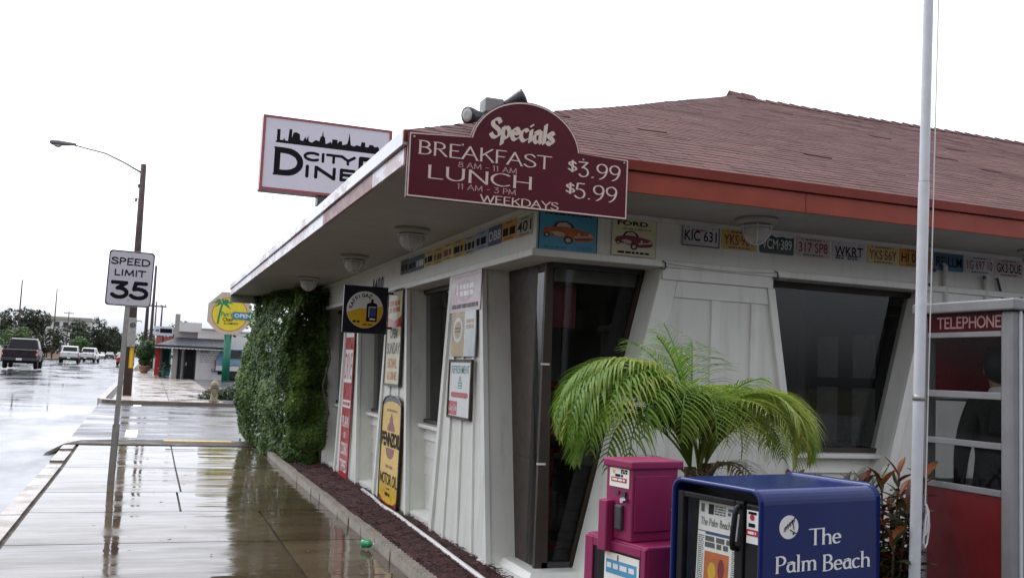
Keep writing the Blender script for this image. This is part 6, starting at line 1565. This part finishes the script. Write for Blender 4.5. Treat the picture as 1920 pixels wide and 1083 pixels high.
# shop with the dark awning
t = thing('corner_shop', 'white single storey shop with a dark awning and glazed corner door across the side street', 'building', (1.5, 59.0, .42))
ox, oy, oz = 1.5, 59.0, .42
b = MB(); b.box(1.06, 2.58, 0, 11, -.2, 2.80); b.box(2.582, 9, 3.2, 11, -.2, 2.80); b.box(.02, 1.058, .9, 11, -.2, 2.80); b.box(.0, 1.24, -.02, 11, 2.805, 3.35); b.box(1.242, 2.6, -.02, 11, 2.805, 3.02); b.box(2.602, 9.5, 3.18, 11, 2.805, 3.04)
b.build('wall', M['shop_white'], t)
b = MB(); b.box(1.25, 2.62, -.06, 11, 2.94, 3.05); b.box(2.622, 9.55, 3.14, 11, 2.96, 3.07); b.build('coping', M['shop_grey'], t)
b = MB().box(-.24, .02, .0, .5, 0, 3.80); b.build('chimney', M['shop_grey'], t)
b = MB()
b.face([(2.6, -.05, 2.46), (0, -.05, 2.46), (-1.23, -1.0, 1.98), (2.6, -1.0, 1.98)]); b.face([(0, -.05, 2.46), (0, 8, 2.46), (-1.23, 8, 1.98), (-1.23, -1.0, 1.98)])
b.face([(-1.23, -1.0, 1.98), (-1.23, -1.0, 1.84), (2.6, -1.0, 1.84), (2.6, -1.0, 1.98)]); b.face([(-1.23, 8, 1.98), (-1.23, 8, 1.84), (-1.23, -1, 1.84), (-1.23, -1, 1.98)])
b.face([(2.6, -.05, 2.46), (2.6, -1, 1.98), (2.6, -1, 1.84), (2.6, -.05, 1.84)])
aw = b.build('awning', M['awning'], t); sm = aw.modifiers.new('solid', 'SOLIDIFY'); sm.thickness = .012
b = MB(); k = 0; x = -1.23
while x < 2.55:
    b.face([(x, -1.016, 1.845)] + [(x + .105 - .105 * math.cos(R(a)), -1.016, 1.845 - .05 * math.sin(R(a))) for a in range(20, 180, 20)] + [(x + .21, -1.016, 1.845)]); x += .21
b.build('valance', M['print_white'], aw)
b = MB().box(.0, .16, .2, 4.5, .05, 1.8); b.build('shop_window', M['black'], t)
b = MB()
for q in ((-.01, .06, .12, .2, 0, 1.85), (.0, .06, 2.2, 2.28, 0, 1.85), (.2, .26, .82, .89, 0, 1.85), (.40, .46, .82, .89, 0, 1.85), (1.0, 1.055, .82, .89, 0, 1.85)): b.box(*q)
b.build('frame', M['steel'], t)
b = MB().box(.47, 1.0, .85, .89, .02, 1.84); dr = b.build('door', M['black'], t); b = MB().box(.52, .56, .80, .849, .85, 1.05); b.build('handle', M['chrome'], dr)
m = MB(); og = Vector((0, -.003, 0)); bars(m, og + UX * 1.27 + UZ * 1.62, UX, UZ, .5, .16, 2, 0, .75, 4); bars(m, og + UX * 1.27 + UZ * 1.05, UX, UZ, 1.05, .5, 4, 1, .5, 8); m.build('lettering', [M['ink_soft'], paint('pale_grey_lettering', (.38, .38, .40), .6, .1, 9)], t)
# neighbouring shops beyond
t = thing('red_teal_shop', 'small shop with a red front and teal side beyond the dark awning', 'building', (.4, 66, .45))
b = MB().box(.0, .9, 0, 9, 0, 2.45); b.build('wall', M['shop_teal'], t); b = MB().box(-.05, .26, -.05, -.001, 0, 2.0); b.build('red_post', M['red'], t)
b = MB().box(-.06, 1.0, -.3, 8, 2.1, 2.55); b.build('red_header', paint('faded_red_header', (.38, .09, .06), .5, .2, 3), t); b = MB().box(.38, .8, -.02, -.001, .7, 1.75); b.build('window', M['glass'], t)
t = thing('sign_board', 'white shop sign board with a dark panel above the awning end', 'sign', (.69, 61.5, .43))
b = MB().box(-.55, .55, 0, .2, 2.55, 3.1); b.build('board', M['sign_white'], t); b = MB().box(-.2, .48, -.012, -.001, 2.72, 2.98); b.build('dark_panel', M['ink'], t); b = MB().box(-.45, -.25, -.012, -.001, 2.78, 2.92); b.build('blue_panel', M['oct_blue'], t)
b = MB().box(-.05, .05, .05, .15, 0, 2.55); b.build('post', M['steel'], t)
t = thing('palm_shrub', 'low dark shrub by the corner of the awning shop', 'shrub', (.9, 61, .42)); b = MB(); leaf_cloud(b, [(0, 0, .45, .35, .35, .45), (.1, 0, .8, .3, .3, .3)], 260, .10, seed=21, flat_=.25); b.build('foliage', M['leaf_bush'], t)
b = MB(); b.tube([(0, 0, 0), (0, 0, .5)], .04, 6); b.build('stem', M['bark'], t)

# octagonal sign on a green pole
t = thing('octagon_sign', 'cream octagonal sign with a palm tree on a yellow disc, on a green pole', 'sign', (4.14, 57.4, .42))
ox, oz = 4.14, .42; cx, cz = 0.0, 4.355 - oz
oc = [(1.31 * math.cos(R(a)) , 1.31 * math.sin(R(a))) for a in range(22, 382, 45)]
b = MB(); b.prism([(cx + p, .25, cz + q) for p, q in oc], [(cx + p, 0, cz + q) for p, q in oc]); b.build('board', M['oct_cream'], t)
b = MB(); b.tube([(-.0, .12, -.1), (0, .12, cz - 1.2)], .21, 16); b.build('pole', M['green_pole'], t, True)
m = MB(); og = Vector((0, 0, 0)); P = lambda px, pz: (px - ox, pz - oz)
flat(m, [(p + cx, q + cz) for p, q in disc_pts(0, -.05, 1.0, .98, 40)], og, UX, UZ, 3, .002); flat(m, [(p + cx, q + cz) for p, q in disc_pts(0, -.05, .95, .93, 40)], og, UX, UZ, 0, .004)
tr = [(3.50, 3.72), (3.54, 4.1), (3.60, 4.5), (3.70, 4.9)]
for a, c in zip(tr, tr[1:]): flat(m, [P(a[0] - .05, a[1]), P(a[0] + .07, a[1]), P(c[0] + .06, c[1]), P(c[0] - .05, c[1])], og, UX, UZ, 1, .006)
for ang, l in ((10, .62), (40, .5), (140, .5), (170, .6), (200, .45), (-25, .55), (80, .35)):
    d = (math.cos(R(ang)), math.sin(R(ang))); n_ = (-d[1], d[0]); c0 = P(3.70, 4.9)
    flat(m, [c0, (c0[0] + d[0] * l * .5 - n_[0] * .07, c0[1] + d[1] * l * .5 - n_[1] * .07 + .03), (c0[0] + d[0] * l, c0[1] + d[1] * l - .10), (c0[0] + d[0] * l * .5 + n_[0] * .08, c0[1] + d[1] * l * .5 + n_[1] * .08 + .05)], og, UX, UZ, 1, .008)
q = P(3.66, 4.17); sans(m, "Pam's", og + UX * q[0] + UZ * q[1], UX, UZ, .62, .30, 1, .02, .010)
q = P(3.76, 3.90); sans(m, 'Chair', og + UX * q[0] + UZ * q[1], UX, UZ, .60, .22, 2, .02, .010)
q = P(3.86, 3.72); sans(m, '& COMPANY', og + UX * q[0] + UZ * q[1], UX, UZ, .78, .13, 2, .02, .010)
m.build('lettering', [M['oct_yellow'], M['oct_green'], M['ink'], M['orange']], t)
b = MB().box(.16, 1.3, -.06, -.015, 4.05 - oz, 4.46 - oz); bl = b.build('blue_plate', M['oct_blue'], t)
m = MB(); og = Vector((.16, -.06, 4.05 - oz)); sans(m, 'OPEN', og + UX * .10 + UZ * .09, UX, UZ, .9, .23, 0, .02); m.build('lettering', M['print_white'], bl)
b = MB(); b.tube([(.9, .1, cz - 1.25), (.98, -.1, cz - 1.32)], .06, 8); b.tube([(.3, .1, cz - 1.25), (.38, -.1, cz - 1.3)], .06, 8); b.build('spotlight', M['steel'], t)

# fire hydrant and shrubs at the far kerb
t = thing('fire_hydrant', 'faded yellowish fire hydrant at the kerb before a dark low hedge', 'hydrant', (2.07, 33.1, zg(33) + .1))
b = MB(); b.lathe([(.16, 0), (.16, .05), (.11, .06), (.105, .44), (.135, .45), (.135, .49), (.11, .50)], n=18); b.build('barrel', M['hydrant'], t, True)
b = MB(); b.lathe([(.135, .50), (.13, .54), (.10, .62), (.05, .67), (.035, .67), (.03, .73), (.002, .74)], n=18); b.build('bonnet', M['hydrant'], t, True)
for s in (-1, 1):
    b = MB(); b.tube([(0, 0, .38), (.20 * s, 0, .38)], .055, 12); b.tube([(.18 * s, 0, .38), (.215 * s, 0, .38)], .068, 8); b.build('outlet', M['hydrant'], t)
b = MB(); b.tube([(0, 0, .33), (0, -.20, .33)], .075, 12); b.tube([(0, -.17, .33), (0, -.21, .33)], .09, 8); b.build('front_outlet', M['hydrant'], t)
t = thing('low_hedge', 'low dark clipped hedge behind the fire hydrant', 'hedge', (2.5, 35.0, zg(35))); b = MB(); leaf_cloud(b, [(-.45, .2, .12, .40, .4, .26), (.35, .2, .24, .5, .5, .34), (.95, .2, .30, .5, .5, .36)], 1700, .07, seed=31); tag(b.build('foliage', M['leaf_bush'], t), kind='stuff')
b = MB(); b.tube([(-.3, .2, 0), (-.3, .2, .3)], .04, 6); b.tube([(.5, .2, 0), (.5, .2, .3)], .04, 6); b.build('stem', M['bark'], t)
t = thing('bollard', 'plain white square post beside the parked blue vehicle', 'bollard', (4.95, 54, zg(54))); b = MB().box(-.16, .16, -.06, .06, 0, 2.5); b.build('post', M['shop_white'], t, bevel=.02); b = MB().box(-.18, .18, -.08, .08, 2.5, 2.56); b.build('cap', M['shop_white'], t, bevel=.01)
# plant in a clay urn
t = thing('planter', 'round leafy plant in a terracotta urn on the far sidewalk', 'planter', (-.27, 71, zg(71) + .08))
b = MB(); b.lathe([(.20, 0), (.26, .12), (.34, .40), (.38, .46), (.35, .50), (.3, .44)], n=18); b.build('urn', M['terracotta'], t, True)
b = MB(); b.tube([(0, 0, .4), (0.03, 0, 1.1)], .05, 8); b.build('stem', M['bark'], t)
b = MB(); leaf_cloud(b, [(0, 0, 1.45, .58, .55, .60), (.05, 0, 1.85, .40, .38, .38), (0, 0, .78, .42, .38, .30)], 2200, .10, seed=41, flat_=.35); b.build('foliage', M['leaf_tree2'], t)

# ------------------------------------------------------------------ vehicles
def wheel(parent, x, y, r, w=.23, rim=M['chrome']):
    b = MB(); b.lathe([(r * .62, -w / 2), (r * .93, -w / 2), (r, -w * .32), (r, w * .32), (r * .93, w / 2), (r * .62, w / 2)], (x, y, r), 22, axis='x'); wo = b.build('wheel', M['rubber'], parent, True)
    b = MB(); b.lathe([(.01, -w * .40), (r * .25, -w * .42), (r * .62, -w * .36), (r * .64, w * .36), (r * .25, w * .42), (.01, w * .40)], (x, y, r), 18, axis='x'); b.build('rim', rim, wo, True)
    return wo
VG = glass_mat('vehicle_glass', (.10, .10, .11), 1.5)
TL = paint('tail_lamp_red', (.45, .01, .015), .15, .1, 9, spec=.8); TLW = paint('reverse_lamp', (.6, .58, .55), .15, .05, 9)
def pickup(label, loc, rotz, body, trim, s=1.0, closed=False, plate_=True):
    t = thing('pickup_truck' if not closed else 'sport_utility', label, 'pickup truck' if not closed else 'suv', loc, rotz); t.scale = (s, s, s)
    W = .98
    # lower body, sides gently tumbled
    b = MB()
    def sec(y, z0, z1, w0=W, w1=W): return [(-w0 + .05, y, z0), (-w0, y, z0 + .12), (-w0, y, (z0 + z1) / 2), (-w1 + .05, y, z1), (w1 - .05, y, z1), (w0, y, (z0 + z1) / 2), (w0, y, z0 + .12), (w0 - .05, y, z0)]
    b.ring_skin([sec(.02, .52, 1.20), sec(1.9, .48, 1.20), sec(3.9, .46, 1.17), sec(5.0, .46, 1.12, W, W - .02), sec(5.42, .5, 1.05, W - .06, W - .12)]); bo = b.build('body', body, t, bevel=.03)
    b = MB()
    y0, y1 = (1.95, 4.35) if not closed else (.08, 4.2)
    b.ring_skin([[(-.90, y0, 1.19), (.90, y0, 1.19), (.74, y0 + (.18 if not closed else .28), 1.86), (-.74, y0 + (.18 if not closed else .28), 1.86)],
                 [(-.92, (y0 + y1) / 2, 1.19), (.92, (y0 + y1) / 2, 1.19), (.76, (y0 + y1) / 2, 1.91), (-.76, (y0 + y1) / 2, 1.91)],
                 [(-.90, y1, 1.16), (.90, y1, 1.16), (.72, y1 - .75, 1.87), (-.72, y1 - .75, 1.87)]]); cab = b.build('cab', body, t, bevel=.04)
    yr = y0 + (.02 if not closed else .03); sl = .18 if not closed else .28
    P = lambda x, z: (x, y0 + sl * (z - 1.19) / .67 - .012, z)
    b = MB(); b.face([P(-.74, 1.32), P(.74, 1.32), P(.66, 1.78), P(-.66, 1.78)]); b.build('rear_window', VG, cab)
    for sx in (-1, 1):
        for ya, yb in (((2.15, 2.85), (2.93, 3.7)) if not closed else ((.55, 1.5), (1.6, 2.5), (2.6, 3.5))):
            X = lambda z: sx * (.928 - .16 * (z - 1.19) / .7)
            b = MB(); q = [(X(1.28), ya, 1.28), (X(1.28), yb + .1, 1.28), (X(1.78), yb - .05, 1.78), (X(1.78), ya + .04, 1.78)]
            b.face(q if sx > 0 else q[::-1]); b.build('side_window', VG, cab)
        b = MB().box(sx * .985, sx * .90, -.03, .06, .78, 1.14); tl = b.build('tail_lamp', TL, t, bevel=.01); b = MB().box(sx * .98, sx * .91, -.036, -.0305, .86, .94); b.build('reverse_lamp', TLW, tl)
        b = MB(); b.box(sx * 1.0, sx * 1.22, 3.72, 3.82, 1.20, 1.42); b.build('mirror', M['black'], t, bevel=.03)
        for yy in (1.15, 4.55):
            wheel(t, sx * .86, yy, .40)
            b = MB(); pts = [(sx * (.985), yy + .52 * math.cos(R(a)), .44 + .50 * math.sin(R(a))) for a in range(0, 181, 15)]; b.tube(pts, .035, 6); b.build('wheel_arch', trim, t)
        b = MB().box(sx * .72, sx * .98, 5.40, 5.46, .78, .95); b.build('headlamp', TLW, t, bevel=.02)
        b = MB().box(sx * .995, sx * .978, 3.0, 3.18, 1.05, 1.09); b.build('door_handle', M['chrome'], t)
    if not closed:
        b = MB(); b.box(-.86, .86, -.005, .015, .74, 1.17); tg = b.build('tailgate', body, t, bevel=.01); b = MB().box(-.12, .12, -.02, -.006, 1.05, 1.11); b.build('handle', M['black'], tg)
    b = MB(); b.box(-1.0, 1.0, -.17, .0, .50, .68); bp = b.build('rear_bumper', trim, t, bevel=.03)
    if plate_: b = MB().box(-.16, .16, -.178, -.171, .53, .66); b.build('number_plate', M['print_white'], bp)
    b = MB().box(-.98, .98, 5.40, 5.56, .46, .68); b.build('front_bumper', trim, t, bevel=.03)
    b = MB().box(-.75, .75, .2, 5.2, .34, .52); b.build('chassis', M['black'], t)
    b = MB(); b.tube([(.5, .5, .36), (.5, -.08, .34)], .04, 8); b.build('exhaust', M['steel'], t)
    return t
V_dark = paint('dark_purple_car_paint', (.022, .012, .022), .3, .08, 3, spec=.3); V_white = paint('white_car_paint', (.66, .66, .66), .22, .03, 3, coat=.4); V_grey = paint('dark_grey_car_paint', (.06, .065, .075), .2, .06, 3, coat=.5)
V_blue = paint('blue_car_paint', (.13, .26, .36), .3, .08, 3, coat=.3); V_red = paint('red_car_paint', (.42, .02, .04), .25, .08, 3, coat=.3)
pickup('dark purple pickup truck driving away, nearest vehicle on the wet road', (-8.18, 72.5, zg(72) + .0), R(1.5), V_dark, M['steel'], 1.1)
pickup('white pickup truck driving away, nearer of the two white ones', (-8.6, 121, zg(121) - .08), R(1.5), V_white, M['steel'], 1.05)
pickup('white pickup truck farther down the road, half behind the nearer white one', (-8.0, 141, zg(141) - .08), R(-6), V_white, M['steel'], 1.05)
def sedan(label, loc, rotz, body, s=1.0):
    t = thing('car', label, 'car', loc, rotz); t.scale = (s, s, s); b = MB()
    def sec(y, z0, z1, w): return [(-w + .08, y, z0), (-w, y, z0 + .15), (-w, y, z1 - .15), (-w + .1, y, z1), (w - .1, y, z1), (w, y, z1 - .15), (w, y, z0 + .15), (w - .08, y, z0)]
    b.ring_skin([sec(0, .38, .95, .82), sec(.5, .28, 1.0, .88), (sec(3.2, .26, .98, .89)), sec(4.2, .28, .85, .86), sec(4.6, .36, .70, .74)]); b.build('body', body, t, bevel=.04)
    b = MB(); b.ring_skin([[(-.76, .45, .98), (.76, .45, .98), (.56, 1.15, 1.42), (-.56, 1.15, 1.42)], [(-.78, 1.9, .98), (.78, 1.9, .98), (.60, 1.9, 1.47), (-.60, 1.9, 1.47)], [(-.78, 3.35, .95), (.78, 3.35, .95), (.56, 2.55, 1.43), (-.56, 2.55, 1.43)]]); c = b.build('cabin', VG, t, bevel=.05)
    b = MB(); b.box(-.56, .56, 1.2, 2.5, 1.43, 1.475); b.build('roof', body, c, bevel=.02)
    for sx in (-1, 1):
        b = MB().box(sx * .80, sx * .50, -.03, .05, .70, .86); b.build('tail_lamp', TL, t, bevel=.015)
        for yy in (.85, 3.6): wheel(t, sx * .78, yy, .31, .2)
        b = MB().box(sx * .82, sx * .98, 2.75, 2.85, .98, 1.10); b.build('mirror', body, t, bevel=.02)
    b = MB().box(-.84, .84, -.10, .02, .36, .58); bp = b.build('rear_bumper', body, t, bevel=.04); b = MB().box(-.16, .16, -.106, -.101, .42, .53); b.build('number_plate', M['print_white'], bp)
    return t
sedan('small white car far down the wet road', (-11.6, 272, zg(272) - .08), R(180), V_white, 1.15)
sedan('dark grey car far down the road, left of another dark car', (-9.4, 262, zg(262) - .08), 0, V_grey, 1.25)
sedan('dark grey car far down the road, right of another dark car', (-6.7, 258, zg(258) - .08), 0, V_grey, 1.3)
sedan('red car parked by the kerb behind the street light pole', (-2.55, 118, zg(118) - .08), 0, V_red, 1.05)
t = pickup('old pale blue and white boxy vehicle parked by the octagonal sign', (3.60, 59.7, zg(59.7) + .08), R(-90), V_blue, M['alu_dull'], 1.0, closed=True)
b = MB()
for sx in (-1, 1): b.box(sx * .987, sx * 1.0, .06, 5.3, .56, .84)
b.build('white_side_band', V_white, t)

# ------------------------------------------------------------------ across the road
t = thing('round_building', 'white building with a rounded corner and dark slit window across the road', 'building', (-18.7, 222, .55))
b = MB(); o = [(-3.2, 0), (.2, 0)] + [(.2 + 1.7 * math.sin(R(a)), 1.7 - 1.7 * math.cos(R(a))) for a in range(10, 91, 10)] + [(1.9, 12), (-3.2, 12)]
b.prism([(x, y, 0) for x, y in o], [(x, y, 5.4) for x, y in o]); b.build('wall', M['shop_white'], t)
b = MB().box(-.2, .35, -.05, -.003, 1.9, 4.1); b.box(.36, .9, .0, .3, 1.9, 4.1); b.build('window', M['black'], t); b = MB(); b.prism([(x * 1.01, y - .04, 0) for x, y in o], [(x * 1.01, y - .04, 1.6) for x, y in o]); b.build('tan_base', paint('tan_stucco', (.42, .33, .24), .7, .06, 2), t)
b = MB(); b.prism([(x * 1.02, y - .06, 5.4) for x, y in o], [(x * 1.02, y - .06, 5.6) for x, y in o]); b.build('coping', M['shop_white'], t); b = MB().box(-2.6, -1.6, -.06, -.003, .02, 2.3); b.build('door', M['black'], t)
t = thing('flat_roofed_building', 'long pale flat roofed building just showing above the trees across the road', 'building', (-26, 330, .6))
b = MB().box(-8, 8, 0, 12, 0, 11.2); b.build('wall', M['shop_white'], t); b = MB().box(-8.4, 8.4, -.5, 12, 11.2, 12.2); b.build('roof_edge', M['shop_grey'], t)
for k in range(6): b = MB().box(-7 + 2.4 * k, -5.6 + 2.4 * k, -.05, -.003, 9.0, 10.6); b.build('window', M['glass'], t)
t = thing('roadside_sign', 'red and pale sign at the far left edge of the road', 'sign', (-16.3, 118, zg(118)))
b = MB().box(-.7, .6, 0, .25, 2.6, 4.6); b.build('panel', paint('brick_red_panel', (.40, .10, .05), .5, .1, 3), t); b = MB().box(.6, .8, -.02, .27, 2.6, 4.6); b.build('pale_edge', M['oct_cream'], t); b = MB().box(-.2, .1, .05, .2, 0, 2.6); b.build('post', M['steel'], t)
GT = 'trees across the road'
tree('big spreading dark tree behind the dark purple pickup', -19.5, 172, 8.6, 10.5, 1, GT, n=2600, leaf=.30)
tree('dark tree at the left edge of the picture behind the big spreading one', -27.5, 190, 7.6, 9, 2, GT, n=1500, leaf=.33)
tree('low light green bushy tree behind the dark purple pickup', -17.5, 150, 4.6, 5.5, 3, GT, 'leaf_tree2', n=1300, leaf=.22, crown0=.05)
tree('dark tree between the big spreading tree and the round white building', -18.5, 205, 6.4, 8, 4, GT, n=1300, leaf=.30, crown0=.1)
tree('rounded dark tree right of the round white building', -19.6, 285, 10.0, 10, 5, GT, n=1700, leaf=.40, crown0=.12)
tree('dark tree in the roadside row, first after the round building', -16.4, 275, 9.6, 8.5, 6, GT, n=1600, leaf=.38, crown0=.1)
tree('tallest dark tree in the roadside row', -16.6, 345, 14.2, 10.5, 7, GT, n=1900, leaf=.45, crown0=.1)
tree('dark tree in the roadside row after the tallest one', -15.8, 390, 12.6, 11, 8, GT, n=1700, leaf=.48, crown0=.08)
tree('dark tree in the roadside row, second after the tallest one', -14.5, 450, 12.0, 11, 9, GT, n=1500, leaf=.55, crown0=.08)
tree('dark tree in the roadside row, near the end of the road', -13.0, 540, 11.5, 12, 10, GT, n=1300, leaf=.62, crown0=.06)
tree('low green bush below the roadside row beside the round building', -17.0, 262, 5.5, 6, 11, GT, 'leaf_tree2', n=900, leaf=.3, crown0=.05)
tree('small dark tree where the road vanishes', -9.0, 640, 9.5, 13, 12, GT, n=1000, leaf=.7, crown0=.05)
tree('small dark tree above the white shop sign board', 3.1, 128, 5.8, 4.5, 13, None, n=700, leaf=.22, crown0=.3)
tree('leafy green street tree behind the two dark poles', .1, 96, 4.3, 3.4, 14, None, 'leaf_tree2', n=900, leaf=.16, crown0=.2)
b = MB(); rnd = random.Random(77)
leaf_cloud(b, [(-60 + 22 * k, 900 + rnd.uniform(-40, 40), 3.5, 16, 14, rnd.uniform(6, 9)) for k in range(16)], 4200, 1.3, seed=77)
tag(b.build('distant_woods', M['leaf_tree']), kind='stuff')
b = MB(); leaf_cloud(b, [(-24 + 5.2 * k, -24 + 2 * math.sin(k * 1.7), 3.6 + (k % 3) * .5, 4.6, 3.5, 4.6 + (k % 2)) for k in range(9)], 9000, .85, seed=91, shell=.15)
tag(b.build('woods_behind', M['leaf_tree']), kind='stuff')
